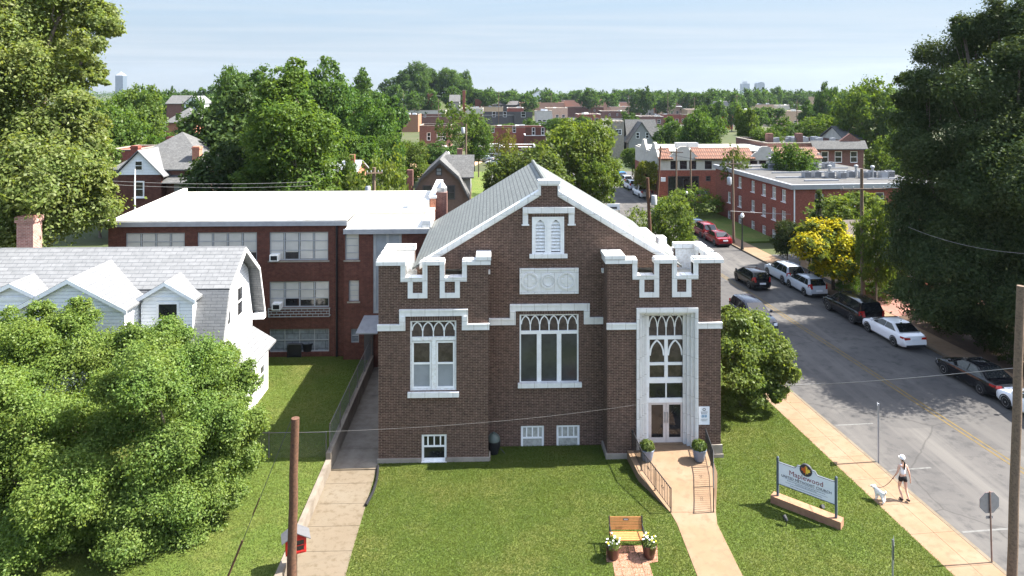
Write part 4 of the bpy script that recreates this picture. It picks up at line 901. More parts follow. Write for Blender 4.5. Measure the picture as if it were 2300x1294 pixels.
c = MB(); c.box(x_ - .42, y_ - .35, 6, x_ + .42, y_ + .35, Z(497, 66, 36)); c.box(x_ - .48, y_ - .41, Z(500, 66, 36), x_ + .48, y_ + .41, Z(487, 66, 36)); c.build('chimney', bricks('pink_brick', (.30, .13, .10), (.38, .18, .14), (.45, .35, .3), .22, .075, .012), HS)
# lean-to entry with its bracketed roof
ex0, ex1 = hx1 - .55, X(600, 35) + .0
q = MB(); q.box(ex0, 33.9, GZ, hx1 + .35, 37.4, 2.55); q.build('entry_wall', 'white', HS)
q = MB(); q.prism([(ex0, 32.2, 3.75), (ex0, 37.5, 3.75), (hx1 + .75, 37.5, 2.95), (hx1 + .75, 32.2, 2.95)], (0, 0, .1)); q.build('entry_roof', 'shingle_pale', HS)
q = MB(); q.box(ex0 + .01, 32.22, 2.7, hx1 + .7, 32.3, 2.94); q.box(hx1 + .3, 32.25, 1.0, hx1 + .42, 32.37, 2.7); q.build('bracket', plain('brown_trim', (.2, .12, .09), .7), HS)
for yc_ in (34.7, 36.3): window(HS, yc_ - .35, yc_ + .35, 1.1, 2.2, -.05, lambda a, b, c: (hx1 + .35 - b, a, c), rows=2, pane='glass_grey', fw=.08, name='entry_window')

# ------------------------------------------------------------------ yard
RW = MB(); RW.box(-7.14, 20.6, GZ, WX0 - .002, 30.0, .5); RW.box(-7.14, 30.0, GZ, WX0 - .002, 41.0, .78)
tag(RW.build('retaining_wall', 'concrete'), 'low tan concrete retaining wall running along the walkway below the fence', 'wall')
dull = plain('dull_galvanised_metal', (.13, .13, .13), .6, dirt=(.16, .10, .07), scale=3)
def chainlink(name, pts, label, hgt=1.15, step=.085):
    t = thing(name, label, 'fence', tuple(pts[0]), world=True); P = [Vector(p) for p in pts]
    a, b = P[0], P[1]; Lg = (b - a).length; d = (b - a) / Lg; up = Vector((0, 0, 1))
    r = MB(); r.tube(a + up * hgt, b + up * hgt, .017, n=6); r.build('top_rail', dull, t)
    n = max(2, round(Lg / 2.2))
    for k in range(n + 1):
        p = a.lerp(b, k / n); MB().tube(p - up * .1, p + up * (hgt + .04), .024, n=6).build('post', dull, t)
    mm = MB(); s = -hgt
    while s < Lg:
        for q in (0, 1):
            s0, s1 = max(s, 0), min(s + hgt, Lg)
            if s1 > s0:
                h0, h1 = s0 - s, s1 - s
                if q: h0, h1 = hgt - h0, hgt - h1
                mm.tube(a + d * s0 + up * h0, a + d * s1 + up * h1, .0022, n=3, caps=False)
        s += step
    mm.build('wire_mesh', plain('dull_wire', (.10, .10, .10), .6), t)
chainlink('chain_link_fence', [(-7.03, 30.25, .76), (-7.03, 40.8, .76)], 'chain link fence standing on the concrete wall beside the shaded passage')
chainlink('chain_link_fence', [(-12.2, 30.35, LZ), (-7.2, 30.3, LZ)], 'chain link fence with a rusty post crossing the lawn below the white house', 1.1)
q = G(665, 797, LZ)
t = thing('compost_bin', 'black boxy compost bin beside the basement glass blocks of the school', 'bin', (q.x, q.y, LZ))
m = MB(); m.add([(-.42, -.4, 0), (.42, -.4, 0), (.42, .4, 0), (-.42, .4, 0), (-.36, -.34, .75), (.36, -.34, .75), (.36, .34, .75), (-.36, .34, .75)], [(0, 1, 5, 4), (1, 2, 6, 5), (2, 3, 7, 6), (3, 0, 4, 7), (4, 5, 6, 7)])
m.box(-.42, -.43, .0, -.36, -.37, .74); m.box(.36, -.43, 0, .42, -.37, .74); m.box(-.3, -.42, .08, .3, -.405, .14); m.build('body', 'dark_plastic', t); m = MB(); m.box(-.4, -.38, .75, .4, .38, .8); m.box(-.1, -.1, .8, .1, .1, .84); m.build('lid', plain('grey_plastic', (.08, .08, .085), .5), t)
q = G(692, 797, LZ)
t = thing('rubbish_bin', 'round dark wheeled rubbish bin filled with clippings, right against the compost bin', 'bin', (q.x, q.y, LZ))
MB().lathe([(.28, 0), (.34, .6), (.38, .72), (.38, .76), (.33, .76), (.32, .6)], n=18).build('body', 'dark_plastic', t, smooth=True); MB().lathe([(.31, .6), (.2, .7), (.02, .72)], n=14).build('clippings', 'lawn', t, smooth=True)
q0, q1 = G(604, 793, LZ), G(648, 793, LZ)
t = thing('garden_bed', 'raised wooden garden bed with orange flowers behind the white house', 'garden bed', (q0.x, q0.y, LZ), world=True)
MB().box(q0.x - 1, q0.y - .1, LZ, q1.x, q0.y + .9, LZ + .35).build('planks', 'wood_grey', t)
m = MB(); rr = random.Random(3)
for k in range(160):
    a, b = q0.x - .8 + rr.random() * (q1.x - q0.x + .8), q0.y + rr.random() * .8; h_ = .1 + rr.random() * .3; d = rr.random() * 6.3
    m.add([(a, b, LZ + .33), (a + .06 * cos(d), b + .06 * sin(d), LZ + .35 + h_), (a + .06 * cos(d + 2), b + .06 * sin(d + 2), LZ + .33 + h_)], [(0, 1, 2)])
f = m.build('plants', 'leaf_lite', t)
m = MB()
for k in range(5): m.lathe([(.02, 0), (.06, .04), (.02, .08)], (q0.x + .1 + k * .14, q0.y + .1 + .1 * (k % 2), LZ + .5), 6)
m.build('flowers_orange' if False else 'flower_heads', 'leaf_red', f)
q = G(634, 793, LZ); t = thing('garden_post', 'thin pale wooden post standing in the garden bed', 'post', (q.x, q.y, LZ)); MB().tube((0, 0, 0), (-.06, 0, 2.3), .035, .03).build('shaft', 'wood_grey', t); MB().tube((-.5, 0, 2.2), (.5, 0, 2.25), .02).build('crossbar', 'wood_grey', t)
# drain hose
hp = [G(a, b, .07) for a, b in ((849, 1046), (848, 1062), (845, 1082), (838, 1104), (829, 1122), (821, 1136))]
m = MB(); hp2 = []
for i in range(len(hp) - 1):
    for k in range(10): hp2.append(hp[i].lerp(hp[i + 1], k / 10))
m.path(hp2, [.062 if k % 2 else .05 for k in range(len(hp2))], 10); tag(m.build('drain_hose', 'dark_plastic', smooth=60), 'black corrugated drain hose curving along the edge of the walkway', 'hose')
# black kettle in the corner
q = G(1109, 1027, 0); t = thing('cooking_grill', 'black lidded barrel with a green cap in the corner of the brick church', 'barrel', (q.x, Yc - .55, 0))
MB().lathe([(.2, 0), (.22, .1), (.3, .35), (.31, .6), (.27, .62)], n=20).build('body', 'dark_plastic', t, smooth=True); MB().lathe([(.3, .6), (.27, .75), (.15, .88), (.05, .9), (.05, .95), (.01, .96)], n=20).build('lid', plain('green_grey_plastic', (.07, .09, .08), .4), t, smooth=True); MB().tube((.32, 0, .2), (.5, -.05, 0), .02).build('leg', 'black_metal', t)

# ------------------------------------------------------------------ poles and wires
def pole(px, py_base, d, ztop, r0, r1, mat, label, lean=(0, 0), arms=(), trans=None, cap=False, name='utility_pole'):
    p = at(px, d); t = thing(name, label, 'pole', (p.x, p.y, GZ))
    m = MB(); n = 7; hz_ = ztop - GZ
    m.path([(lean[0] * k / n + .012 * sin(k * 2.1), lean[1] * k / n, hz_ * k / n) for k in range(n + 1)], [r0 + (r1 - r0) * k / n for k in range(n + 1)], 12); m.build('shaft', mat, t, smooth=60)
    for (z, hl, rz, a) in arms:
        m = MB(); fx_ = lean[0] * (z - GZ) / hz_
        c, s = cos(rz), sin(rz)
        m.T = lambda a_, b_, c_: (fx_ + a_ * c - b_ * s, lean[1] * (z - GZ) / hz_ + a_ * s + b_ * c, c_)
        m.box(-hl, -.16 - r1, z - GZ - .06, hl, -.06 - r1 + .03, z - GZ + .06); cr_ = m.build('crossarm', mat, t)
        for k in (-.92, -.45, .45, .92):
            i_ = MB(); i_.T = m.T; i_.lathe([(.03, 0), (.05, .05), (.035, .1), (.05, .14), (.02, .17)], (hl * k, -.1 - r1, z - GZ + .06), 8); i_.build('insulator', 'window_frame_grey', cr_)
    if trans:
        z, dx = trans; m = MB(); m.lathe([(.2, 0), (.25, .05), (.25, .75), (.2, .82), (.05, .84)], (dx + lean[0] * (z - GZ) / hz_, -.15, z - GZ), 14); m.box(min(0, dx), -.05, z - GZ + .3, max(0, dx), .02, z - GZ + .4); m.build('transformer', 'window_frame_grey' if dx > 0 else 'grey_metal', t, smooth=True)
    return t
P_L = pole(653, 0, 22, 6.02, .16, .13, 'wood_pole', 'bare rusty brown pole stump beside the red book box', (.14, 0))
P_R = pole(2272, 0, 23, 10.0, .155, .125, 'wood_grey', 'thick grey brown timber pole at the kerb beside the stop sign', (.32, 0))
P_M = pole(1938, 0, 52.5, Z(376, 1934, 52.5), .16, .11, 'wood_grey', 'tall grey timber pole with a cross arm, behind the black minivan and golden tree', (-.1, 0), [(Z(421, 1934, 52.5), 1.75, .02, 0)])
pole(1648, 0, 74.5, Z(356, 1648, 74.5), .15, .11, 'wood_grey', 'timber pole with transformer beside the hindmost red car and the flat-roofed apartments', (-.12, 0), [(Z(366, 1648, 74.5), .9, 0, 0)], (Z(412, 1648, 74.5), -.45))
pole(1466, 0, 58, Z(398, 1456, 58), .16, .13, 'wood_pole', 'leaning brown timber pole with transformer, behind the church roof', (-.45, 0), [], (Z(458, 1458, 58), .42))
pole(1519, 0, 96, Z(332, 1519, 96), .13, .1, 'wood_grey', 'thin timber pole before the cream bay of the tile-roofed shop', (0, 0), [(Z(341, 1519, 96), .9, 0, 0)])
pole(1552, 0, 95, Z(334, 1550, 95), .13, .1, 'wood_grey', 'thin timber pole before the plate glass of the tile-roofed shop', (-.05, 0))
pole(1476, 0, 98, Z(327, 1483, 98), .16, .12, 'wood_pole', 'dark leaning timber pole at the corner of the tile-roofed shop', (.5, 0), [(Z(335, 1483, 98), .8, .5, 0)])
pole(840, 0, 60, Z(377, 840, 60), .18, .15, 'wood_grey', 'grey pole with twin transformer cans and cross arm behind the white school roof', (0, 0), [(Z(389, 840, 60), .7, .4, 0)], (Z(440, 830, 60), -.5))
pole(1047, 0, 92, Z(278, 1046, 92), .15, .1, 'wood_grey', 'thin pale timber pole rising behind the brown gambrel house', (0, 0), [], (Z(300, 1043, 92), -.4))
pole(303, 0, 66, Z(383, 303, 66), .07, .06, 'white', 'slim white service pole in front of the hip-roofed brick house', (0, 0))
pole(906, 0, 330, Z(208, 906, 330), .16, .1, 'wood_grey', 'far pale timber pole standing before the wooded hill', (0, 0), [], (Z(226, 904, 330), -.4))
pole(1795, 0, 96, Z(330, 1795, 96), .12, .1, 'wood_grey', 'short timber pole with transformer before the gabled brick apartments', (0, 0), [(Z(333, 1860, 96), .5, 0, 0)])
def wire(name, a, b, sag, r, mat, label):
    a, b = Vector(a), Vector(b); pts = [a.lerp(b, k / 24) - Vector((0, 0, sag * 4 * (k / 24) * (1 - k / 24))) for k in range(25)]
    return tag(MB().path(pts, r, 5).build(name, mat), label, 'wire')
wire('overhead_wire', at(640, 22.2, 972), at(2300, 23.2, 820), .25, .012, 'wire_pale', 'pale cable strung from the brown pole stump across the church front towards the street') if False else None
wire('overhead_wire', at(655, 22, 972), at(1456, 29.7, 905), .22, .0045, 'wire', 'thin cable from the brown pole stump across the brickwork to the church doors')
wire('overhead_wire', at(1720, 36, 868), at(2285, 23, 826), .1, .011, 'wire_pale', 'pale cable crossing the street above the black sedan to the thick pole')
wire('overhead_wire', at(1640, 74, 474), at(2300, 72, 476), .5, .03, 'wire_pale', 'grey cable stretched across the flat-roofed apartment front')
wire('overhead_wire', at(2040, 40, 510), at(2310, 34, 570), .3, .007, 'wire_pale', 'thin cable hanging before the dark tree masses')
for k, (p0, p1) in enumerate((((240, 406), (700, 408)), ((240, 414), (700, 417)))):
    wire('overhead_wire', at(p0[0], 62, p0[1]), at(p1[0], 62, p1[1]), .25, .014, 'wire_pale', ('upper' if k == 0 else 'lower') + ' of two thin cables before the hip-roofed brick house')
wire('overhead_wire', at(1480, 97, 338), at(1650, 75, 364), .4, .025, 'wire', 'thin cable from the dark leaning pole over the tile roof')
g0, g1 = G(498, 1330, LZ), at(653, 22, 946)
wire('guy_wire', g0, g1, .03, .01, 'wire', 'slack steel guy wire running from the brown pole stump down to the grass')
m = MB(); m.tube(g0.lerp(g1, .06), g0.lerp(g1, .3), .035); m.tube(g0.lerp(g1, .45), g0.lerp(g1, .55), .022); tag(m.build('guy_wire_guard', 'wood_pole'), 'brown sleeve around the lower guy wire above the grass', 'wire guard')

# ------------------------------------------------------------------ little red book box
p = at(664, 23, None); t = thing('book_box', 'little red glass-fronted book box with a grey pitched roof on a post', 'book box', (p.x, p.y, 0), rz=.35)
z0 = 1.08
MB().box(-.05, -.05, 0, .05, .05, z0).build('post', 'wood_grey', t)
m = MB(); m.box(-.33, -.2, z0, .33, -.17 + .37, z0 + .04); m.box(-.33, .18, z0 + .04, .33, .2, z0 + .5); m.box(-.33, -.2, z0 + .04, -.3, .18, z0 + .5); m.box(.3, -.2, z0 + .04, .33, .18, z0 + .5)
m.prism([(-.33, -.2, z0 + .5), (.33, -.2, z0 + .5), (0, -.2, z0 + .7)], (0, .4, 0)); m.build('case', 'red_paint', t)
m = MB(); frame_box(m, -.3, .3, z0 + .05, z0 + .5, .05, -.215, -.19); m.box(-.02, -.213, z0 + .1, .02, -.19, z0 + .45); m.box(-.25, -.212, z0 + .26, .25, -.19, z0 + .29); dd = m.build('door', 'red_paint', t)
MB().box(-.26, -.195, z0 + .08, .26, -.185, z0 + .48).build('pane', 'glass_dark', dd)
m = MB()
for s in (-1, 1): m.add([(0, -.3, z0 + .74), (s * .46, -.3, z0 + .46), (s * .46, .28, z0 + .46), (0, .28, z0 + .74), (0, -.3, z0 + .77), (s * .46, -.3, z0 + .49), (s * .46, .28, z0 + .49), (0, .28, z0 + .77)], [(0, 1, 2, 3), (4, 7, 6, 5), (0, 4, 5, 1), (1, 5, 6, 2), (2, 6, 7, 3)])
m.build('roof', plain('grey_boards', (.10, .10, .105), .7, scale=7), t)

# ------------------------------------------------------------------ bench, pots, planters
p = G(1410, 1236); t = thing('garden_bench', 'orange wooden bench with black arms and a small dark plaque, on pink pavers', 'bench', (p.x, p.y + .12, .014), rz=-.03)
m = MB()
for k in range(5): m.box(-.6, -.28 + k * .1, .42, .6, -.195 + k * .1, .45)
m.build('seat', 'teak', t)
m = MB()
for k in range(5):
    z = .5 + k * .085; y = .24 + k * .022; m.prism([(-.6, y, z), (.6, y, z), (.6, y + .018, z + .072), (-.6, y + .018, z + .072)], (0, .022, -.005))
bk = m.build('backrest', 'teak', t)
MB().box(-.1, .27, .815, .1, .285, .885).build('name_plaque', 'black_metal', bk); MB().box(-.075, .265, .83, .075, .27, .87).build('engraving', 'window_frame_grey', bk)
for s in (-1, 1):
    m = MB(); x = s * .6
    m.path([(x, -.26, .0), (x, -.24, .25), (x, -.27, .42), (x, .2, .41), (x, .27, .62), (x, .35, .94)], .024, 6); m.path([(x, .2, .41), (x, .26, .2), (x, .34, 0)], .024, 6); m.path([(x, .3, .66), (x, -.05, .66), (x, -.28, .63), (x, -.27, .42)], .022, 6); m.build('side_frame', 'black_metal', t)
def leafball(mb, c, r, n, size, rnd, flat=1.0, base=-.3):
    for k in range(n):
        while True:
            d = Vector((rnd.gauss(0, 1), rnd.gauss(0, 1), rnd.gauss(0, 1))).normalized()
            if d.z > base: break
        p_ = Vector(c) + Vector((d.x * r, d.y * r, d.z * r * flat)) * (.7 + .4 * rnd.random()); a = d.cross(Vector((rnd.random(), rnd.random(), .3))).normalized(); b = (d.cross(a) + d * rnd.uniform(-.6, .8)).normalized()
        s_ = size * (.7 + .6 * rnd.random()); q_ = p_ - b * s_ * .4
        mb.add([tuple(q_), tuple(p_ + a * s_ * .3), tuple(p_ + b * s_ * .8), tuple(p_ - a * s_ * .3)], [(0, 1, 2, 3)])
pot_prof = [(.17, 0), (.2, .03), (.26, .28), (.29, .4), (.31, .46), (.29, .47), (.26, .44), (.25, .38)]
rr = random.Random(5)
for px, py, rnd_, lb in ((1379, 1263, 1, 'glazed brown pot of white and yellow pansies, away from the entry path'), (1461, 1261, 2, 'glazed brown pot of white and yellow pansies, next to the entry path')):
    p = G(px, py); t = thing('flower_pot', lb, 'flower pot', (p.x, p.y + .2, .014), group='brown pots by the bench')
    MB().lathe([(r_ * .92, z_ * 1.08) for r_, z_ in pot_prof], n=24).build('pot', 'pot_brown', t, smooth=True)
    m = MB(); leafball(m, (0, 0, .5), .26, 420, .11, rr, .7); fl = m.build('foliage', 'leaf_lite', t)
    for mt, n_, nm in (('petal_white', 16, 'white_blossom'), ('petal_yellow', 5, 'yellow_blossom')):
        m = MB()
        for k in range(n_):
            a = rr.random() * 6.3; r_ = .26 * sqrt(rr.random()); z_ = .56 + .16 * rr.random() + (.26 - r_) * .35
            m.add([(r_ * cos(a) + .036 * cos(j * 1.05), r_ * sin(a) + .036 * sin(j * 1.05), z_ + .02 * (j % 2)) for j in range(6)], [(0, 1, 2, 3, 4, 5)])
        m.build(nm, mt, fl)
for px, py, lb in ((1456, 1041, 'blue grey pot with a round green plant, by the railing nearer the bench'), (1574, 1041, 'blue grey pot with a round green plant, by the railing nearer the street')):
    p = G(px, py, .36); t = thing('planter', lb, 'planter', (p.x, p.y + .22, .375), group='blue pots at the church doors')
    MB().lathe([(r_ * 1.05, z_ * 1.12) for r_, z_ in pot_prof], n=24).build('pot', 'pot_blue', t, smooth=True)
    m = MB(); leafball(m, (0, 0, .62), .31, 900, .09, rr, .8); m.build('foliage', 'leaf', t)

# ------------------------------------------------------------------ church sign
pa, pb = G(1747, 1113, .3), G(1878, 1163, .3); d = pb - pa; Ls = d.length; rz = atan2(d.y, d.x); pm = (pa + pb) / 2
t = thing('church_sign', 'pale grey church sign with maple leaf badge between dark posts on a brown stone base', 'sign', (pm.x, pm.y, 0), rz=rz); hl = Ls / 2
m = MB(); m.box(-hl - .22, -.2, GZ, hl + .22, .2, .3); m.build('base', 'sandstone', t)
for s in (-1, 1): m = MB(); m.box(s * hl - .04, -.04, .3, s * hl + .04, .04, 1.82); m.lathe([(.05, 0), (.055, .02), (.03, .05), (.01, .07)], (s * hl, 0, 1.82), 8); m.build('post', plain('slate_paint', (.07, .09, .11), .5), t)
zb, zt = .80, 1.66; B2 = hl - .045
top = [(B2, zb), (B2, zt), (.46, zt), (.40, zt + .02), (.33, zt + .13), (.2, zt + .14)] + [(.2 - .04 * k, zt + .14) for k in range(1, 10)] + [(-.2, zt + .14), (-.33, zt + .13), (-.40, zt + .02), (-.46, zt), (-B2, zt), (-B2, zb)]
m = MB(); m.xz(top, -.03, .03); bd = m.build('board', 'sign_white', t)
m = MB(); m.strip([(x, z) for x, z in top[1:-1]], .02, -.036, .036); m.strip([(-B2, zb), (B2, zb)], .03, -.034, .034); m.build('edge_trim', plain('slate_edge', (.09, .1, .12), .5), bd)
zc = zt + .06
m = MB(); m.xz([(.235 * cos(k * pi / 16), zc + .235 * sin(k * pi / 16)) for k in range(32)], -.05, .04); ml = m.build('badge', 'ink', bd)
leaf = [(0, -.2), (.02, -.1), (.09, -.12), (.08, -.07), (.18, -.02), (.15, .0), (.17, .07), (.11, .06), (.1, .09), (.05, .04), (.07, .14), (.035, .12), (0, .2)]
m = MB(); m.xz([(-x, zc + z) for x, z in leaf] , -.058, -.05); m.build('red_leaf_half', 'leaf_red', ml)
m = MB(); m.xz([(x, zc + z) for x, z in leaf], -.06, -.05); m.build('yellow_leaf_half', 'leaf_yellow', ml)
R90 = (pi / 2, 0, 0)
text_mesh('lettering', 'Maplewood', .275, 'maroon', bd, (0, -.034, zt - .27), R90, .003, 1.0)
text_mesh('lettering', 'UNITED METHODIST CHURCH', .14, 'ink', bd, (0, -.034, zt - .475), R90, .003, .98)
m = MB(); m.box(-.8, -.034, zt - .545, .8, -.03, zt - .535); m.box(-.8, -.034, zb + .165, .8, -.03, zb + .175)
for k, (z, wd) in enumerate(((zt - .6, .72), (zt - .655, .4), (zb + .09, .6))):
    rn = random.Random(k); x = -wd
    while x < wd:
        w_ = rn.uniform(.02, .05); m.box(x, -.033, z - .014, min(x + w_, wd), -.03, z + .014); x += w_ + .016
m.build('small_print', plain('faded_ink', (.22, .24, .27), .6), bd)
for px, py, lb, rz_ in ((1766, 1181, 'small black ground spotlight on the grass in front of the church sign', .4), (1844, 1152, 'small black ground spotlight on the grass behind the church sign', 3.4)):
    p = G(px, py); q = thing('garden_spotlight', lb, 'spotlight', (p.x, p.y, 0), rz=rz_); MB().tube((0, 0, -.02), (0, 0, .2), .018).build('stake', 'black_metal', q); MB().path([(0, -.04, .2), (0, .02, .25), (0, .12, .32)], [.05, .07, .08], 12).build('lamp_head', 'black_metal', q); MB().tube((-.0, .12, .318), (0, .128, .325), .07, n=12).build('lens', 'black_metal', q)

# ------------------------------------------------------------------ street signs and lamps
p = G(2228, 1263); t = thing('stop_sign', 'grey back of an octagonal stop sign on a rusty post at the kerb', 'sign', (p.x, p.y, 0), rz=.05)
MB().tube((0, 0, -.1), (-.08, 0, 2.5), .028, .026, 8).build('post', plain('rusty_post', (.22, .15, .12), .8, dirt=(.14, .08, .06)), t)
zo = 2.08; oc = [(-.07 + .395 * cos(pi / 8 + k * pi / 4), zo + .395 * sin(pi / 8 + k * pi / 4)) for k in range(8)]
pl = MB().xz(oc, .03, .036).build('plate', 'grey_metal', t)
MB().xz(oc, .0365, .039).build('red_face', 'red_paint', pl); text_mesh('lettering', 'STOP', .3, 'sign_white', pl, (-.07, .041, zo), (pi / 2, 0, pi), .001)
m = MB(); m.box(-.2, .03, zo - .56, .06, .036, zo - .46); m.build('small_plate', 'grey_metal', t)
p = at(2005, 22.4, None); t = thing('street_sign', 'grey sign blade seen edge on at the lawn corner, on a short post', 'sign', (p.x, p.y, 0), rz=radians(61))
MB().tube((0, 0, -.1), (0, 0, 1.85), .028).build('post', 'grey_metal', t); m = MB(); m.xz([(-.3, 1.2), (.3, 1.2), (.3, 1.82), (0, 1.95), (-.3, 1.82)], -.034, -.028); m.build('blade', 'grey_metal', t)
p = G(1973, 1037); t = thing('sign_post', 'plain dark grey steel signpost standing alone at the kerb edge', 'sign post', (p.x, p.y, 0), rz=-radians(30))
MB().box(-.032, -.032, -.1, .032, .032, 2.6).build('post', 'fascia', t); m = MB(); m.box(-.05, -.2, 2.2, -.036, .2, 2.58); m.build('edge_on_plate', 'grey_metal', t)
def lamp(px, d, ztop, label):
    p = at(px, d); t = thing('street_lamp', label, 'street lamp', (p.x, p.y, 0), group='black acorn street lamps'); h_ = ztop
    MB().lathe([(.17, 0), (.17, .15), (.12, .3), (.1, .9), (.075, 1.0), (.06, h_ - .85), (.1, h_ - .8), (.1, h_ - .72)], n=12).build('column', 'black_metal', t, smooth=True)
    MB().lathe([(.1, 0), (.19, .1), (.2, .28), (.12, .46), (.05, .52)], (0, 0, h_ - .72), 14).build('globe', 'globe', t, smooth=True)
    MB().lathe([(.06, 0), (.05, .06), (.02, .12), (.005, .2)], (0, 0, h_ - .2), 10).build('finial', 'black_metal', t)
lamp(1667, 71.5, Z(471, 1667, 71.5), 'black acorn lamp post beside the flat-roofed apartments and red cars')
lamp(1542, 92, Z(424, 1542, 92), 'black acorn lamp post by the flower bed before the tile-roofed shop')
lamp(1818, 57.5, 4.2, 'black acorn lamp post half hidden behind the golden tree')
lamp(1467, 104, Z(394, 1467, 104), 'far white-globed lamp post beside the yellow-green street tree')
lamp(1007, 104, Z(338, 1007, 104), 'white-globed lamp post on the far lawn behind the brown house')

# ------------------------------------------------------------------ cars
def lerp(a, b, t): return a + (b - a) * t
SHAPES = {  # length, width, top line of the body (x, z), cabin: rear base, rear top, front top, front base, roof height, belt height
 'sedan': (4.55, 1.78, [(-2.27, .62), (-2.22, .92), (-1.6, 1.0), (-1.0, .98), (.95, .95), (1.7, .84), (2.12, .70), (2.27, .52)], (-1.72, -.95, .18, 1.12), 1.44),
 'hatch': (4.05, 1.70, [(-2.02, .6), (-1.98, .95), (-1.6, .98), (-.8, .97), (1.15, .95), (1.65, .84), (1.92, .70), (2.02, .5)], (-1.92, -1.5, .25, 1.35), 1.50),
 'suv': (4.55, 1.82, [(-2.27, .68), (-2.23, 1.0), (-1.8, 1.05), (-.8, 1.04), (1.0, 1.02), (1.85, .95), (2.18, .80), (2.27, .56)], (-2.16, -1.75, .2, 1.15), 1.68),
 'van': (5.1, 1.98, [(-2.55, .66), (-2.5, 1.0), (-2.0, 1.06), (-.8, 1.05), (1.4, 1.0), (2.1, .9), (2.46, .74), (2.55, .52)], (-2.45, -2.15, .55, 1.6), 1.76),
 'pickup': (5.5, 1.95, [(-2.75, .7), (-2.73, 1.05), (-1.5, 1.06), (-.6, 1.06), (.9, 1.08), (2.3, 1.02), (2.68, .85), (2.75, .6)], (-.75, -.55, .55, 1.15), 1.82),
}
CAR_PROTO = {}
def car_proto(kind):
    Lc, Wc, top, (rb, rt, ft, fb), hr = SHAPES[kind]; hw = Wc / 2
    def tz(x):
        for (x0, z0), (x1, z1) in zip(top, top[1:]):
            if x <= x1: return lerp(z0, z1, max(0, (x - x0) / (x1 - x0)))
        return top[-1][1]
    n = 26; xs = [-Lc / 2 + Lc * (.5 - .5 * cos(pi * k / n)) for k in range(n + 1)]; ring = []
    for x in xs:
        e = abs(x) / (Lc / 2); wn = hw * (1 - .16 * max(0, (e - .72) / .28) ** 2); z = tz(x); zb = .2 + .1 * max(0, (e - .85) / .15)
        half = [(wn * .86, zb), (wn * .985, zb + .12), (wn, (zb + z) * .5 + .05), (wn * .975, z - .1), (wn * .90, z - .015), (wn * .55, z + .02)]
        ring.append([(x, -y, zz) for y, zz in half] + [(x, y, zz) for y, zz in reversed(half)])
    m = MB(); k = len(ring[0])
    pts = [p for r in ring for p in r]
    fs = [(i * k + j, i * k + (j + 1) % k, (i + 1) * k + (j + 1) % k, (i + 1) * k + j) for i in range(n) for j in range(k)] + [tuple(range(k))[::-1], tuple(n * k + j for j in range(k))]
    m.add(pts, fs)
    zrb, zfb = tz(rb) - .02, tz(fb) - .02; wb, wt = hw * .9, hw * .70
    # cabin, rounded over: sections from rear base to front base
    sec = [(rb, zrb, wb, 0), (lerp(rb, rt, .55), lerp(zrb, hr, .56), lerp(wb, wt, .55), 1), (rt, hr - .05, wt + .015, 1), (lerp(rt, ft, .22), hr - .005, wt, 1), (lerp(rt, ft, .6), hr, wt, 1), (ft, hr - .05, wt + .01, 1), (lerp(ft, fb, .5), lerp(hr - .05, zfb, .52), lerp(wt, wb, .5), 1), (fb, zfb, wb, 0)]
    cp = []; q = 8
    for (x, z, w_, _) in sec:
        zl = tz(x) - .04; wl = hw * .915
        cp += [(x, -wl, zl), (x, -lerp(wl, w_, .6), lerp(zl, z - .05, .62)), (x, -w_, z - .05 if z > zl + .1 else z), (x, -w_ * .82, z), (x, w_ * .82, z), (x, w_, z - .05 if z > zl + .1 else z), (x, lerp(wl, w_, .6), lerp(zl, z - .05, .62)), (x, wl, zl)]
    fs = [(i * q + j, i * q + j + 1, (i + 1) * q + j + 1, (i + 1) * q + j) for i in range(len(sec) - 1) for j in range(q - 1)]
    m.add(cp, fs)
    root = bpy.data.objects.new('parked_car', None); COL.objects.link(root); ROOT[root.name] = (0, 0, 0)
    m.build('body', 'paint', root, smooth=38)
    # glass
    def quad(a, b, c, d, name, push):
        g = MB(); P = [Vector(v) + Vector(push) for v in (a, b, c, d)]; g.add([tuple(p) for p in P] + [tuple(p - Vector(push) * .9) for p in P], [(0, 1, 2, 3), (7, 6, 5, 4), (0, 4, 5, 1), (1, 5, 6, 2), (2, 6, 7, 3), (3, 7, 4, 0)]); return g.build(name, 'glass_car', root)
    zl_r, zl_f = zrb + .05, zfb + .03
    def onr(f_): return lerp(rb, rt, f_), lerp(zrb, hr - .03, f_), lerp(wb, wt, f_)
    x0, z0, w0 = onr(.1); x1, z1, w1 = onr(.9)
    quad((x0, -w0 * .86, z0 + .01), (x0, w0 * .86, z0 + .01), (x1, w1 * .84, z1 + .01), (x1, -w1 * .84, z1 + .01), 'rear_window', (-.05, 0, .035))
    def onf(f_): return lerp(fb, ft, f_), lerp(zfb, hr - .04, f_), lerp(wb, wt, f_)
    x0, z0, w0 = onf(.08); x1, z1, w1 = onf(.92)
    quad((x0, -w0 * .9, z0 + .01), (x0, w0 * .9, z0 + .01), (x1, w1 * .88, z1 + .01), (x1, -w1 * .88, z1 + .01), 'windscreen', (.045, 0, .04))
    cuts = {'van': (.0, .33, .66, 1), 'suv': (.0, .3, .64, 1), 'pickup': (0, .5, 1)}.get(kind, (0, .48, 1) if kind == 'sedan' else (0, .2, .58, 1))
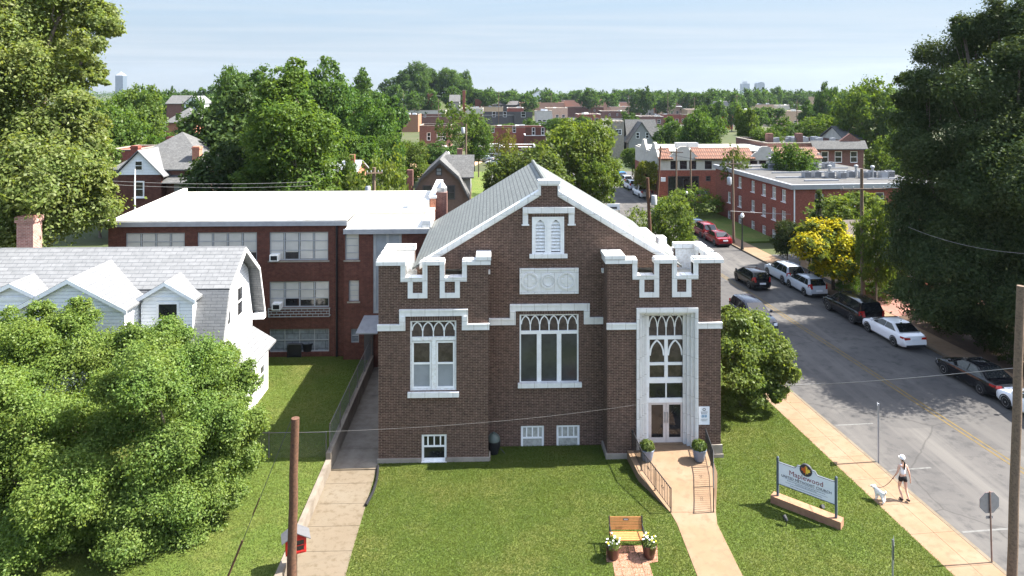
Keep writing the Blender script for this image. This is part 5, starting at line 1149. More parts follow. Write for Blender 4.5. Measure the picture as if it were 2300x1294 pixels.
    for s in (-1, 1):
        for c0, c1 in zip(cuts, cuts[1:]):
            pts = []
            for f_, hi in ((c0, 0), (c1, 0), (c1, 1), (c0, 1)):
                x = lerp(lerp(rb + .25, rt + .06, hi), lerp(fb - .22, ft - .06, hi), f_) + (.035 if f_ == c0 else -.035)
                zlo = tz(x) + .03; z = lerp(zlo, hr - .1, hi); t_ = (z - (tz(x) - .04)) / max(.1, hr - .05 - tz(x) + .04); w_ = lerp(hw * .915, wt, t_)
                pts.append((x, s * (w_ + .02), z))
            quad(*pts, 'side_window', (0, s * .012, .004))
    # wheels
    wr = .335 if kind in ('sedan', 'hatch') else .37
    for xw in (-Lc * .29, Lc * .305):
        for s in (-1, 1):
            a = MB(); a.T = (lambda X_, S_: lambda p_, q_, r_: (X_ + p_, S_ * (hw - .2 + r_), wr + q_))(xw, s)
            a.lathe([(wr * .6, 0), (wr * .97, 0), (wr, .03), (wr, .17), (wr * .93, .205), (wr * .66, .212)], n=20); wh = a.build('wheel', 'tyre', root, smooth=True)
            b = MB(); b.T = a.T; b.lathe([(wr * .66, .19), (wr * .64, .214), (wr * .5, .205), (wr * .18, .2), (wr * .1, .215), (.001, .215)], n=10); b.build('rim', 'rim', wh)
            b = MB(); b.T = (lambda X_, S_: lambda p_, q_, r_: (X_ + p_, S_ * r_, wr + q_))(xw, s)
            ang = [pi * k / 12 for k in range(13)]
            for k in range(12): b.add([((wr + .0) * cos(ang[k]), (wr + .0) * sin(ang[k]), hw + .006), ((wr + .0) * cos(ang[k + 1]), (wr + .0) * sin(ang[k + 1]), hw + .006), ((wr + .06) * cos(ang[k + 1]), (wr + .06) * sin(ang[k + 1]), hw + .002), ((wr + .06) * cos(ang[k]), (wr + .06) * sin(ang[k]), hw + .002)], [(0, 1, 2, 3)])
            b.build('wheel_arch', 'dark_plastic', wh)
    for s in (-1, 1):
        tall_ = kind in ('suv', 'van', 'hatch', 'pickup')
        xe = -Lc / 2 + .03; zt_ = tz(-Lc / 2 + .06)
        a = MB()
        if tall_: a.add([(xe - .03, s * hw * .80, zt_ - .2), (xe - .03, s * hw * .62, zt_ - .2), (xe - .0, s * hw * .70, zt_ + .22), (xe + .02, s * hw * .84, zt_ + .22), (xe + .28, s * (hw * .955), zt_ - .16), (xe + .28, s * (hw * .94), zt_ + .1)], [(0, 1, 2, 3), (0, 3, 5, 4)])
        else: a.add([(xe - .035, s * hw * .82, zt_ - .2), (xe - .045, s * hw * .42, zt_ - .17), (xe - .03, s * hw * .45, zt_ - .05), (xe - .02, s * hw * .82, zt_ - .03), (xe + .3, s * hw * .985, zt_ - .12), (xe + .3, s * hw * .97, zt_ - .02)], [(0, 1, 2, 3), (0, 3, 5, 4)])
        a.build('tail_light', 'lamp_red', root)
        xe = Lc / 2 - .03; zt_ = tz(Lc / 2 - .12); a = MB()
        a.add([(xe + .02, s * hw * .78, zt_ - .2), (xe + .03, s * hw * .5, zt_ - .16), (xe - .02, s * hw * .52, zt_ - .03), (xe - .06, s * hw * .82, zt_), (xe - .36, s * hw * .985, zt_ - .02), (xe - .36, s * hw * .995, zt_ - .14)], [(0, 1, 2, 3), (0, 3, 4, 5)])
        a.build('headlight', 'lamp_clear', root)
        a = MB(); xm_ = fb - .35; a.lathe([(.03, -.09), (.09, -.05), (.1, .04), (.05, .1)], (xm_, s * (hw + .1), tz(xm_) + .14), 8); a.box(xm_ - .03, min(s * hw * .88, s * (hw + .05)), tz(xm_) + .06, xm_ + .03, max(s * hw * .88, s * (hw + .05)), tz(xm_) + .1); a.build('wing_mirror', 'paint', root, smooth=True)
    xe = -Lc / 2; a = MB(); a.box(xe - .035, -.26, .56 if kind != 'sedan' else .66, xe + .06, .26, .70 if kind != 'sedan' else .79); a.build('number_plate', 'sign_white', root)
    MB().box(xe - .02, -hw * .74, .26, xe + .15, hw * .74, .4).build('rear_bumper', 'dark_plastic', root); MB().box(Lc / 2 - .15, -hw * .6, .28, Lc / 2 + .015, hw * .6, .46).build('grille', 'dark_plastic', root)
    if kind == 'suv':
        for s in (-1, 1): MB().path([(rt + .2, s * wt * .85, hr - .01), (rt + .25, s * wt * .85, hr + .05), (ft - .3, s * wt * .85, hr + .05), (ft - .2, s * wt * .85, hr - .0)], .016, 6).build('roof_rail', 'black_metal', root)
    if kind == 'pickup':
        a = MB(); a.box(-2.6, -hw * .78, 1.07, -.85, hw * .78, 1.085); a.build('cargo_bed', 'dark_plastic', root)
    return root
def car(kind, color, u, v, label, group='cars parked along the street', rz=0.0, z=-.13, pos=None, away=True, name='parked_car', xs=1.0):
    if kind not in CAR_PROTO: CAR_PROTO[kind] = car_proto(kind); root = CAR_PROTO[kind]
    else: root = copy_tree(CAR_PROTO[kind])
    p = UV(u, v) if pos is None else pos
    root.location = (p.x, p.y, z); hd = (pi / 2 + RA) if away else (-pi / 2 + RA)
    root.rotation_euler = (0, 0, hd + rz); root.name = name
    for o in root.children:
        if o.name.startswith(('body', 'wing_mirror')): o.color = (*color, 1)
    tag(root, label, 'car', group); return root
def uv_of(px, py): g = G(px, py, -.13); return g.dot(RP), g.dot(RD)
BLK = (.008, .008, .01)
ur = uk1 - 1.1
def vpx(px, py): return uv_of(px, py)[1]
car('sedan', BLK, ur, vpx(2195, 866) + .2, 'black sedan in deep shade nearest the thick timber pole')
car('sedan', (.72, .74, .76), ur + .1, vpx(2292, 935) - .5, 'white car cut off behind the thick timber pole at the kerb')
car('sedan', (.74, .75, .76), ur, vpx(2035, 778) + 1.4, 'white sedan with red tail lights parked behind the black minivan')
car('van', BLK, ur, vpx(1935, 729) + 1.7, 'black minivan parked at the kerb by the pole with the cross arm')
car('hatch', (.42, .45, .48), ur, vpx(1828, 666) + 1.4, 'silver hatchback parked under the golden flowering tree')
car('suv', (.36, .40, .44), ur, vpx(1778, 640) + 1.6, 'silver grey sport utility car parked ahead of the silver hatchback')
car('hatch', BLK, uv_of(1703, 648)[0], vpx(1703, 648) + 1.2, 'black hatchback driving away in the middle of the street', group='cars on the street', name='moving_car')
car('suv', (.03, .035, .05), *uv_of(1690, 728), 'dark blue car with roof rails facing the viewer behind the dogwood tree', away=False)
car('sedan', (.17, .008, .013), ur, vpx(1632, 551) + 1.2, 'bright red sedan nearest the apartments, last of the red pair')
car('suv', (.16, .009, .014), ur, vpx(1601, 534) + 1.2, 'red sport utility car parked between the red sedan and a dark blue car')
car('hatch', (.02, .035, .065), ur, vpx(1572, 521) + 1.2, 'dark blue hatchback parked ahead of the two red cars')
car('hatch', (.35, .10, .12), ur, vpx(1536, 492) + 1.2, 'pale red hatchback parked beyond the dark blue one, half hidden by a tree')
car('suv', (.03, .09, .10), uk0 + 1.2, vpx(1352, 470), 'dark teal car facing the viewer under the big bright tree', away=False)
car('pickup', (.62, .63, .64), *uv_of(1442, 441), 'white pickup truck parked past the yellow-green tree')
car('suv', (.55, .57, .6), *uv_of(1417, 424), 'white sport utility car next ahead of the white pickup')
car('suv', (.5, .52, .55), *uv_of(1405, 413), 'pale grey sport utility car two ahead of the white pickup')
car('hatch', (.03, .2, .45), *uv_of(1394, 402), 'bright blue car farthest up the street')
car('suv', (.10, .012, .014), 0, 0, 'dark red car parked by the plate glass of the tile-roofed shop', 'cars in the side lot', rz=1.2, z=-.02, pos=G(1563, 450))
car('sedan', (.05, .06, .075), 0, 0, 'dark grey sedan parked beside the apartment wall in the side lot', 'cars in the side lot', rz=1.1, z=-.02, pos=G(1598, 449))
car('sedan', (.02, .05, .12), 0, 0, 'blue sedan on the far street above the brown house roof', 'cars on the far street', rz=1.5, z=-.06, pos=G(962, 366))
for k, (px, py, c_) in enumerate(((1090, 362, (.3, .33, .36)), (1112, 370, (.6, .6, .6)), (1084, 355, (.05, .06, .07)))):
    car('sedan', c_, 0, 0, ('grey', 'white', 'black')[k] + ' car among the dark trees by the low store', 'cars on the far street', rz=1.2, z=-.06, pos=G(px, py))
rr = random.Random(11)
for k in range(34):
    px = 1375 + (k * 37 % 175) + rr.uniform(-3, 3) if k < 24 else rr.uniform(1225, 1300); d = rr.choice((430, 450, 470, 490)) if k < 24 else rr.choice((330, 345))
    c_ = rr.choice(((.6, .6, .62), (.55, .57, .6), (.02, .02, .025), (.25, .02, .02), (.3, .32, .35), (.04, .07, .15)))
    car(rr.choice(('sedan', 'suv')), c_, 0, 0, 'tiny car standing in the far shopping lot below the awnings' if k < 24 else 'tiny car standing behind the dark flat-roofed block', 'cars in the far shopping lot' if k < 24 else 'cars behind the flat block', rz=rr.choice((0, pi)) + .1, z=-.08, pos=at(px, d))

for px, d, yt in ((1120, 300, 205), (1238, 420, 208), (1330, 430, 212), (1412, 380, 214), (1500, 400, 208), (1560, 300, 218), (1655, 350, 212), (1725, 330, 222), (1790, 260, 226), (985, 250, 222)):
    p = at(px, d); t = thing('utility_pole', 'thin far timber pole among the shop blocks', 'pole', (p.x, p.y, GZ), group='far poles among the shop blocks'); z = Z(yt, px, p.y) - GZ
    MB().tube((0, 0, 0), (0, 0, z), .2, .14, 6).build('shaft', 'wood_grey', t); MB().box(-1.3, -.1, z - 1.0, 1.3, .1, z - .8).build('crossarm', 'wood_grey', t)
# ------------------------------------------------------------------ the walker and her dog
def skin_obj(name, chains, mat, parent, sub=1):
    """one continuous skinned surface grown over joints: chains of (key, (x, y, z), radius)"""
    idx = {}; vs = []; rs = []; es = []
    for ch in chains:
        prev = None
        for key, p, r in ch:
            if key not in idx: idx[key] = len(vs); vs.append(p); rs.append(r)
            if prev is not None: es.append((prev, idx[key]))
            prev = idx[key]
    me = bpy.data.meshes.new(name); me.from_pydata(vs, es, []); me.update()
    o = bpy.data.objects.new(name, me); COL.objects.link(o); o.parent = parent; ROOT[o.name] = (0, 0, 0)
    sk = o.modifiers.new('skin', 'SKIN'); sk.use_smooth_shade = True; sk.branch_smoothing = .3
    for i, r in enumerate(rs):
        me.skin_vertices[0].data[i].radius = (r if isinstance(r, tuple) else (r, r)); me.skin_vertices[0].data[i].use_root = (i == 0)
    sb = o.modifiers.new('smooth', 'SUBSURF'); sb.levels = sub; sb.render_levels = sub
    dg = bpy.context.evaluated_depsgraph_get(); bpy.context.view_layer.update()
    ev = bpy.data.meshes.new_from_object(o.evaluated_get(bpy.context.evaluated_depsgraph_get())); o.modifiers.clear(); o.data = ev; ev.name = name
    ev.materials.clear(); ev.materials.append(M[mat]); ev.polygons.foreach_set('use_smooth', [True] * len(ev.polygons))
    return o
pf = G(2028, 1122)
pe = thing('person', 'woman in white cap and top and black shorts walking a white dog', 'person', (pf.x, pf.y, .0), rz=RA)
# she walks away (+y); left hand (-x) holds the lead
hand = {}
def hand_chain(w, d, key, curl):
    out = []; w = Vector(w); d = Vector(d)
    for k, (dx, ln) in enumerate(((-.024, .075), (-.008, .085), (.008, .08), (.024, .062))):
        a = w + d * .09 + Vector((dx * .3, dx, 0)); b = a + d * ln * .5 + Vector((0, .004, 0)) * curl; c = b + d * ln * .5 + Vector((0, .03 * curl, .012 * curl))
        out.append([(key + 'palm', tuple(w + d * .075), (.03, .02)), (key + 'k%d' % k, tuple(a), .0095), (key + 'm%d' % k, tuple(b), .009), (key + 't%d' % k, tuple(c), .0075)])
    tb = w + d * .03 + Vector((.012, .035, 0)); out.append([(key + 'wrist', tuple(w), .024), (key + 'th0', tuple(tb), .0105), (key + 'th1', tuple(tb + d * .035 + Vector((0, .012, 0))), .0095), (key + 'th2', tuple(tb + d * .06 + Vector((0, .008, 0))), .008)])
    return out
LW, RW_ = (-.30, .10, .90), (.27, -.08, .83)
body = [
 [('pelvis', (0, 0, .93), (.125, .10)), ('waist', (0, .01, 1.08), (.115, .085)), ('chest', (0, .02, 1.26), (.14, .10)), ('upper', (0, .015, 1.38), (.115, .08)), ('neck', (0, .02, 1.47), .05), ('nk2', (0, .035, 1.53), .048), ('jaw', (0, .055, 1.58), (.064, .075)), ('skull', (0, .04, 1.65), (.078, .092)), ('crown', (0, .035, 1.715), (.062, .072))],
 [('pelvis', (0, 0, .93), (.125, .10)), ('hipL', (-.085, .01, .86), .092), ('kneeL', (-.085, .12, .49), .056), ('calfL', (-.085, .05, .34), .052), ('ankL', (-.085, -.10, .10), .033), ('toeL', (-.085, .02, .05), .032)],
 [('pelvis', (0, 0, .93), (.125, .10)), ('hipR', (.085, -.01, .86), .092), ('kneeR', (.085, -.06, .48), .056), ('calfR', (.085, -.12, .34), .052), ('ankR', (.085, -.25, .13), .033), ('toeR', (.085, -.17, .04), .032)],
 [('upper', (0, .015, 1.38), (.115, .08)), ('shL', (-.155, .015, 1.37), .052), ('elL', (-.235, .0, 1.12), .038), ('Lwrist', LW, .024), ('Lpalm', (-.315, .125, .825), (.03, .02))],
 [('upper', (0, .015, 1.38), (.115, .08)), ('shR', (.155, .015, 1.37), .052), ('elR', (.225, -.06, 1.10), .038), ('Rwrist', RW_, .024), ('Rpalm', (.275, -.075, .755), (.03, .02))],
]
body += hand_chain(LW, (-.2, .33, -.92), 'L', 1.3) + hand_chain(RW_, (.06, .06, -.99), 'R', .5)
body += [[('skull', (0, .04, 1.65), (.078, .092)), ('nose', (0, .135, 1.635), .013)], [('skull', (0, .04, 1.65), (.078, .092)), ('earL', (-.085, .03, 1.63), .016)], [('skull', (0, .04, 1.65), (.078, .092)), ('earR', (.085, .03, 1.63), .016)]]
bo = skin_obj('body', body, 'skin', pe, 1)
for s in (-1, 1): MB().lathe([(.001, -.012), (.011, -.006), (.012, .004), (.001, .012)], (s * .032, .118, 1.665), 8).build('eye', 'ink', bo, smooth=True)
MB().box(-.024, .108, 1.584, .024, .124, 1.592).build('mouth', 'maroon', bo)
skin_obj('top', [[('w', (0, .005, 1.0), (.128, .105)), ('a', (0, .012, 1.09), (.124, .098)), ('c', (0, .02, 1.26), (.150, .112)), ('u', (0, .016, 1.385), (.122, .09)), ('n', (0, .018, 1.44), (.07, .062))], [('u', (0, .016, 1.385), (.122, .09)), ('l', (-.128, .016, 1.392), .056)], [('u', (0, .016, 1.385), (.122, .09)), ('r', (.128, .016, 1.392), .056)]], 'cloth_white', pe)
skin_obj('shorts', [[('w', (0, .004, 1.03), (.124, .102)), ('p', (0, 0, .93), (.142, .118)), ('hl', (-.088, .014, .85), .108), ('tl', (-.088, .062, .70), .098)], [('p', (0, 0, .93), (.142, .118)), ('hr', (.088, -.012, .85), .108), ('tr', (.088, -.036, .70), .098)]], 'cloth_black', pe)
for nm, a, b in (('shoe', (-.085, -.13, .06), (-.085, .09, .045)), ('shoe', (.085, -.29, .11), (.085, -.10, .045))):
    a, b = Vector(a), Vector(b); skin_obj(nm, [[('h', tuple(a), .048), ('m', tuple(a.lerp(b, .5) + Vector((0, 0, .005))), (.05, .046)), ('t', tuple(b), (.045, .035))]], 'cloth_black', pe)
MB().lathe([(.098, -.02), (.105, .03), (.092, .085), (.055, .12), (.001, .13)], (0, .04, 1.655), 16).build('cap', 'cloth_white', pe, smooth=True)
m = MB(); m.xy([(.085 * cos(k * pi / 8), .11 + .11 * sin(k * pi / 8)) for k in range(9)], 1.65, 1.66); m.build('cap_peak', 'cloth_white', pe)
skin_obj('hair', [[('a', (0, -.045, 1.63), (.075, .05)), ('b', (0, -.085, 1.58), (.035, .03)), ('c', (0, -.105, 1.47), (.046, .035)), ('d', (0, -.095, 1.32), (.04, .03)), ('e', (0, -.085, 1.24), (.016, .014))], [('a', (0, -.045, 1.63), (.075, .05)), ('f', (-.07, .0, 1.60), .035)], [('a', (0, -.045, 1.63), (.075, .05)), ('g', (.07, .0, 1.60), .035)]], 'hair', pe)
pd = G(1976, 1126)
dg_ = thing('dog', 'fluffy white dog on a lead, head turned to the lawn', 'dog', (pd.x, pd.y, 0), rz=RA + .25); dg_.scale = (.84,) * 3
ch = [[('rump', (0, -.2, .42), (.115, .12)), ('loin', (0, -.05, .44), (.115, .12)), ('chest', (0, .14, .43), (.12, .15)), ('neck', (-.02, .25, .53), (.075, .085)), ('poll', (-.05, .31, .61), (.085, .09)), ('muz', (-.13, .37, .57), (.05, .05)), ('nose', (-.185, .41, .555), .03)],
      [('rump', (0, -.2, .42), (.115, .12)), ('tail1', (0, -.3, .50), .04), ('tail2', (.01, -.33, .6), .05), ('tail3', (.02, -.29, .66), .035)]]
for s in (-1, 1):
    ch.append([('rump', (0, -.2, .42), (.115, .12)), ('st%d' % s, (s * .075, -.17, .31), .07), ('hk%d' % s, (s * .08, -.26 + .03 * s, .15), .042), ('hp%d' % s, (s * .08, -.22 + .03 * s, .04), .04), ('ht%d' % s, (s * .08, -.17 + .03 * s, .025), .032)])
    ch.append([('chest', (0, .14, .43), (.12, .15)), ('el%d' % s, (s * .08, .15, .28), .052), ('wr%d' % s, (s * .08, .16 + .03 * s, .13), .04), ('fp%d' % s, (s * .08, .18 + .03 * s, .03), .038)])
    ch.append([('poll', (-.05, .31, .61), (.085, .09)), ('ea%d' % s, (-.05 + s * .09, .29 + s * .02, .62), .04), ('eb%d' % s, (-.05 + s * .105, .30 + s * .02, .53), .035)])
db_ = skin_obj('body', ch, 'fur', dg_, 2)
MB().lathe([(.001, -.018), (.018, 0), (.001, .018)], (-.215, .425, .56), 8).build('nose_tip', 'ink', db_)
for s in (-1, 1): MB().lathe([(.001, -.01), (.01, 0), (.001, .01)], (-.10 + s * .03, .385 + s * .028, .64), 8).build('eye', 'ink', db_)
m = MB(); m.path([(.085 * cos(k * pi / 8) - .02, .23 + .05 * cos(k * pi / 8) * 0 + .07 * sin(k * pi / 8) * .5, .53 + .085 * sin(k * pi / 8)) for k in range(17)], .012, 5); m.build('collar', 'cloth_black', dg_)
hw_ = pf + Matrix.Rotation(RA, 3, 'Z') @ Vector((-.32, .14, .83)); nk = pd + Matrix.Rotation(RA + .25, 3, 'Z') @ Vector((-.02, .17, .5))
m = MB(); m.path([hw_.lerp(nk, k / 12) - Vector((0, 0, .16 * 4 * (k / 12) * (1 - k / 12))) for k in range(13)], .011, 5); tag(m.build('dog_lead', 'cloth_black'), 'thin dark lead hanging from the woman\'s hand to the white dog', 'lead')

# ------------------------------------------------------------------ trees
LEAFN = [0]
def leaf_cloud(name, lobes, n, size, seed, mat, per=26, spread=.24, up=.45, inner=.12, elong=1.7, shell=(.74, .34), sub=0):
    """n separate leaves in clusters over the outside of a set of lobes (x, y, z, r, flatten)"""
    g = np.random.default_rng(seed); lb = np.array([l if len(l) == 5 else (*l, 1.0) for l in lobes], float)
    if sub:          # every lobe breaks up into smaller boughs
        L2 = [lb * np.array([1, 1, 1, .74, 1])]
        for _ in range(sub):
            dd = g.normal(size=(len(lb), 3)); dd[:, 2] = np.abs(dd[:, 2]) * 1.1 - .45; dd /= np.linalg.norm(dd, axis=1)[:, None]
            q = lb.copy(); rr_ = lb[:, 3] * (.27 + .27 * g.random(len(lb))); q[:, :3] += dd * (lb[:, 3] * (.62 + .36 * g.random(len(lb))))[:, None]; q[:, 3] = rr_; q[:, 4] = .85; L2.append(q)
        lb = np.concatenate(L2)
    K = max(8, int(n / per)); w = lb[:, 3] ** 1.8; w /= w.sum()
    C = []; D = []; R = []
    while len(C) < K:
        i = g.choice(len(lb), size=K * 2, p=w); d = g.normal(size=(K * 2, 3)); d /= np.linalg.norm(d, axis=1)[:, None]
        f = np.where(g.random(K * 2) < inner, g.random(K * 2) * .7, shell[0] + shell[1] * g.random(K * 2))
        c = lb[i, :3] + d * (lb[i, 3] * f)[:, None] * np.stack([np.ones(K * 2), np.ones(K * 2), lb[i, 4]], 1)
        dd = np.linalg.norm((c[:, None, :] - lb[None, :, :3]) / np.stack([np.ones(len(lb)), np.ones(len(lb)), lb[:, 4]], 1)[None], axis=2) / lb[None, :, 3]
        dd[np.arange(K * 2), i] = 9
        keep = (dd.min(1) > .70) & ((d[:, 2] > -.75) | (g.random(K * 2) < .4))
        C += list(c[keep]); D += list(d[keep]); R += list(lb[i, 3][keep])
    C = np.array(C[:K]); D = np.array(D[:K]); R = np.array(R[:K])
    N = K * per; c = np.repeat(C, per, 0); d = np.repeat(D, per, 0); r = np.repeat(R, per)
    rad = (.6 + .8 * g.random(K)); off = g.normal(size=(N, 3)) * (r * spread * np.repeat(rad, per))[:, None] * np.array([1, 1, .75])
    p = c + off
    nrm = d * .7 + np.array([0, 0, up]) + g.normal(size=(N, 3)) * .55; nrm /= np.linalg.norm(nrm, axis=1)[:, None]
    t = np.cross(nrm, g.normal(size=(N, 3))); t /= np.linalg.norm(t, axis=1)[:, None]; b = np.cross(nrm, t)
    s = size * (.6 + .8 * g.random(N))[:, None]
    V = np.stack([p - t * s * .5, p + b * s * .5 / elong, p + t * s * .5, p - b * s * .5 / elong], 1).reshape(-1, 3)
    me = bpy.data.meshes.new(name); me.vertices.add(N * 4); me.vertices.foreach_set('co', V.astype(np.float32).ravel())
    me.loops.add(N * 4); me.loops.foreach_set('vertex_index', np.arange(N * 4, dtype=np.int32)); me.polygons.add(N); me.polygons.foreach_set('loop_start', np.arange(0, N * 4, 4, dtype=np.int32))
    me.update(calc_edges=True); me.materials.append(M[mat]); LEAFN[0] += N
    return me
def trunk_mesh(name, lobes, base, fork, r0, seed, mat='bark', limbs=None):
    rn = random.Random(seed); m = MB(); b = Vector(base); f = Vector(fork)
    m.path([b, b.lerp(f, .12) + Vector((r0 * .2, 0, 0)), b.lerp(f, .6), f], [r0 * 1.5, r0, r0 * .82, r0 * .7], 10)
    for l in sorted(lobes, key=lambda l: -l[3])[:limbs or 14]:
        c = Vector(l[:3]); st = f.lerp(b, rn.uniform(0, .25)) if c.z < f.z * 1.5 else f
        mid = st.lerp(c, .5) + Vector((rn.uniform(-1, 1), rn.uniform(-1, 1), rn.uniform(0, 1.2))) * (c - st).length * .1
        m.path([st, mid, c, c + (c - mid).normalized() * l[3] * .5], [r0 * .45, r0 * .28, r0 * .12, r0 * .03], 6)
        for k in range(2):
            e = c + Vector((rn.uniform(-1, 1), rn.uniform(-1, 1), rn.uniform(-.2, 1))).normalized() * l[3] * .85; m.path([mid.lerp(c, .6), mid.lerp(e, .6), e], [r0 * .14, r0 * .08, r0 * .02], 5)
    me_o = m.build(name, mat, smooth=60); me = me_o.data; bpy.data.objects.remove(me_o); return me
def round_lobes(seed, asp, n, z0=.22, top=1.0, rr=(.13, .24), conic=0.0):
    rn = random.Random(seed); out = []
    zc = (z0 + top) / 2; hz = (top - z0) / 2
    while len(out) < n:
        x, y, z = (rn.uniform(-1, 1) for _ in range(3))
        d = sqrt(x * x + y * y + z * z)
        if d > 1 or d < .42: continue
        r = rn.uniform(*rr); k = asp / 2
        sh = 1 - conic * (z + 1) / 2
        X_, Y_, Z_ = x * max(.02, (k - r * .85)) * sh, y * max(.02, (k - r * .85)) * sh, zc + z * (hz - r * .8)
        out.append((X_, Y_, Z_, r * asp * (.55 + .45 * sh), .85))
    out.append((0, 0, zc, .3 * asp, 1.1))
    return out
PROTO = {}
def proto(kind):
    if kind in PROTO: return PROTO[kind]
    k, i = kind.split('_')[0], int(kind.split('_')[1])
    if k == 'round': lb = round_lobes(10 + i, .95, 30, .16); n, sz, mt = 15000, .033, 'leaf'
    elif k == 'tall': lb = round_lobes(20 + i, .66, 30, .14, rr=(.13, .22)); n, sz, mt = 14000, .027, 'leaf'
    elif k == 'lite': lb = round_lobes(30 + i, .95, 26, .16); n, sz, mt = 15000, .033, 'leaf_lite'
    elif k == 'dark': lb = round_lobes(40 + i, .9, 28, .12); n, sz, mt = 15000, .033, 'leaf_dark'
    elif k == 'far': lb = round_lobes(50 + i, 1.0, 14, .1); n, sz, mt = 3600, .062, 'leaf'
    elif k == 'cone': lb = round_lobes(60 + i, .7, 60, .06, rr=(.08, .15), conic=.72); n, sz, mt = 60000, .0135, 'leaf'
    elif k == 'spire': lb = round_lobes(70 + i, .42, 26, .04, rr=(.09, .15), conic=.8); n, sz, mt = 9000, .024, 'leaf_dark'
    elif k == 'bush': lb = round_lobes(80 + i, 1.5, 20, .02, rr=(.2, .34)); n, sz, mt = 5000, .06, 'leaf_lite'
    elif k == 'sparse': lb = round_lobes(90 + i, .9, 24, .25, rr=(.1, .17)); n, sz, mt = 4200, .03, 'leaf'
    asp = {'round': .95, 'tall': .66, 'lite': .95, 'dark': .9, 'far': 1.0, 'cone': .7, 'spire': .42, 'bush': 1.5, 'sparse': .9}[k]
    cr_ = leaf_cloud('crown', lb, n, sz, 100 + i, mt, per=16 if k != 'far' else 10, sub=5 if k != 'far' else 3)
    tr_ = trunk_mesh('trunk', lb, (0, 0, -.01), (0, 0, .34 if k not in ('cone', 'spire') else .8), .02, i, limbs=10 if k != 'far' else 4)
    PROTO[kind] = (cr_, tr_, asp); return PROTO[kind]
TR = random.Random(77)
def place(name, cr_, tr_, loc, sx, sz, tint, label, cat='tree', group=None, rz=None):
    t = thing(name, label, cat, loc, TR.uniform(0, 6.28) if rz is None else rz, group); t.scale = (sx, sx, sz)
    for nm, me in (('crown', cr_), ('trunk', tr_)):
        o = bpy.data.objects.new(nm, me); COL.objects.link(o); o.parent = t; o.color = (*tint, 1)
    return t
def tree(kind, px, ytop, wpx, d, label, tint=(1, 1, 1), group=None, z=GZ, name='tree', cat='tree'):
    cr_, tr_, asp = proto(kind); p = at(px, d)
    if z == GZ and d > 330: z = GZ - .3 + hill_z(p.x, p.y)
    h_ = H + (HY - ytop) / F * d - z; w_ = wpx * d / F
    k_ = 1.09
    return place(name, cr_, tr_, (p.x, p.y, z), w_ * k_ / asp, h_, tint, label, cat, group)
def lobed(name, pts, base_px, d0, n, size, mat, label, tint=(1, 1, 1), seed=1, trunk_r=.3, zbase=GZ, fork=.45, cat='tree', flowers=None, per=26, **kw):
    """a tree whose crown is made of lobes given by where they stand: (px, py, radius px, depth)"""
    b = at(base_px, d0); b.z = zbase; lb = []; jr = random.Random(seed)
    for px, py, r, d in pts:
        d += jr.uniform(-1.0, .9) * r * d / F; q = at(px, d, py) - b; lb.append((q.x, q.y, q.z, .88 * r * d / F, .9))
    kw.setdefault('sub', 9); cr_ = leaf_cloud('crown', lb, n, size, seed, mat, per=per, **kw)
    ztop = max(l[2] for l in lb); zmin = min(l[2] - l[3] for l in lb)
    tr_ = trunk_mesh('trunk', lb, (0, 0, 0), (0, 0, max(.8, zmin + (ztop - zmin) * fork * .6)), trunk_r, seed)
    t = place(name, cr_, tr_, (b.x, b.y, zbase), 1, 1, tint, label, cat, rz=0)
    if flowers:
        f = leaf_cloud('blossom', [(x, y, z + r * .16, r * .98, q) for x, y, z, r, q in lb], flowers, size * .85, seed + 5, 'leaf_flower', per=16, spread=.17, up=.9, inner=0)
        o = bpy.data.objects.new('blossom', f); COL.objects.link(o); o.parent = t; o.color = (1, 1, 1, 1)
    return t
# --- near trees, lobe by lobe
lobed('tree', [(-60, 60, 130, 43), (60, 20, 110, 44), (150, -10, 70, 44), (205, 55, 52, 43), (245, 70, 28, 43), (185, 105, 40, 42), (215, 20, 30, 44), (120, 130, 70, 44), (60, 180, 110, 42), (165, 185, 42, 43), (205, 160, 26, 43), (222, 190, 22, 43), (20, 300, 130, 40), (130, 290, 90, 40), (200, 290, 42, 40), (90, 400, 120, 39), (190, 385, 55, 39), (160, 470, 85, 38), (60, 500, 110, 38), (225, 430, 32, 39), (-80, 350, 130, 42), (-60, 200, 130, 43), (235, 500, 22, 39), (20, 100, 100, 41), (205, 340, 40, 40), (185, 235, 30, 41)], 60, 42, 190000, .21, 'leaf_lite', 'towering tree of pale glossy leaves reaching past the sky, behind the white house', (1.25, 1.22, 1.45), 3, .5, per=20, shell=(.62, .46), spread=.26)
lobed('tree', [(60, 770, 75, 27), (140, 730, 50, 28), (185, 720, 45, 28), (30, 860, 90, 26), (130, 830, 85, 26.5), (215, 800, 70, 27), (270, 870, 60, 26), (60, 960, 95, 25), (170, 950, 90, 25.5), (255, 970, 65, 25.5), (40, 1080, 100, 24.5), (150, 1080, 95, 24.5), (240, 1100, 70, 24.5), (80, 1200, 90, 24), (180, 1190, 80, 24.5), (20, 740, 50, 28), (-40, 900, 100, 26), (-40, 1050, 100, 25), (95, 705, 30, 28.5)], 110, 26, 230000, .095, 'leaf', 'leafy maple at the lawn corner nearest the viewer, before the big house gable', (1.68, 1.68, 1.5), 5, .22, fork=.3, per=30, spread=.27, sub=8)
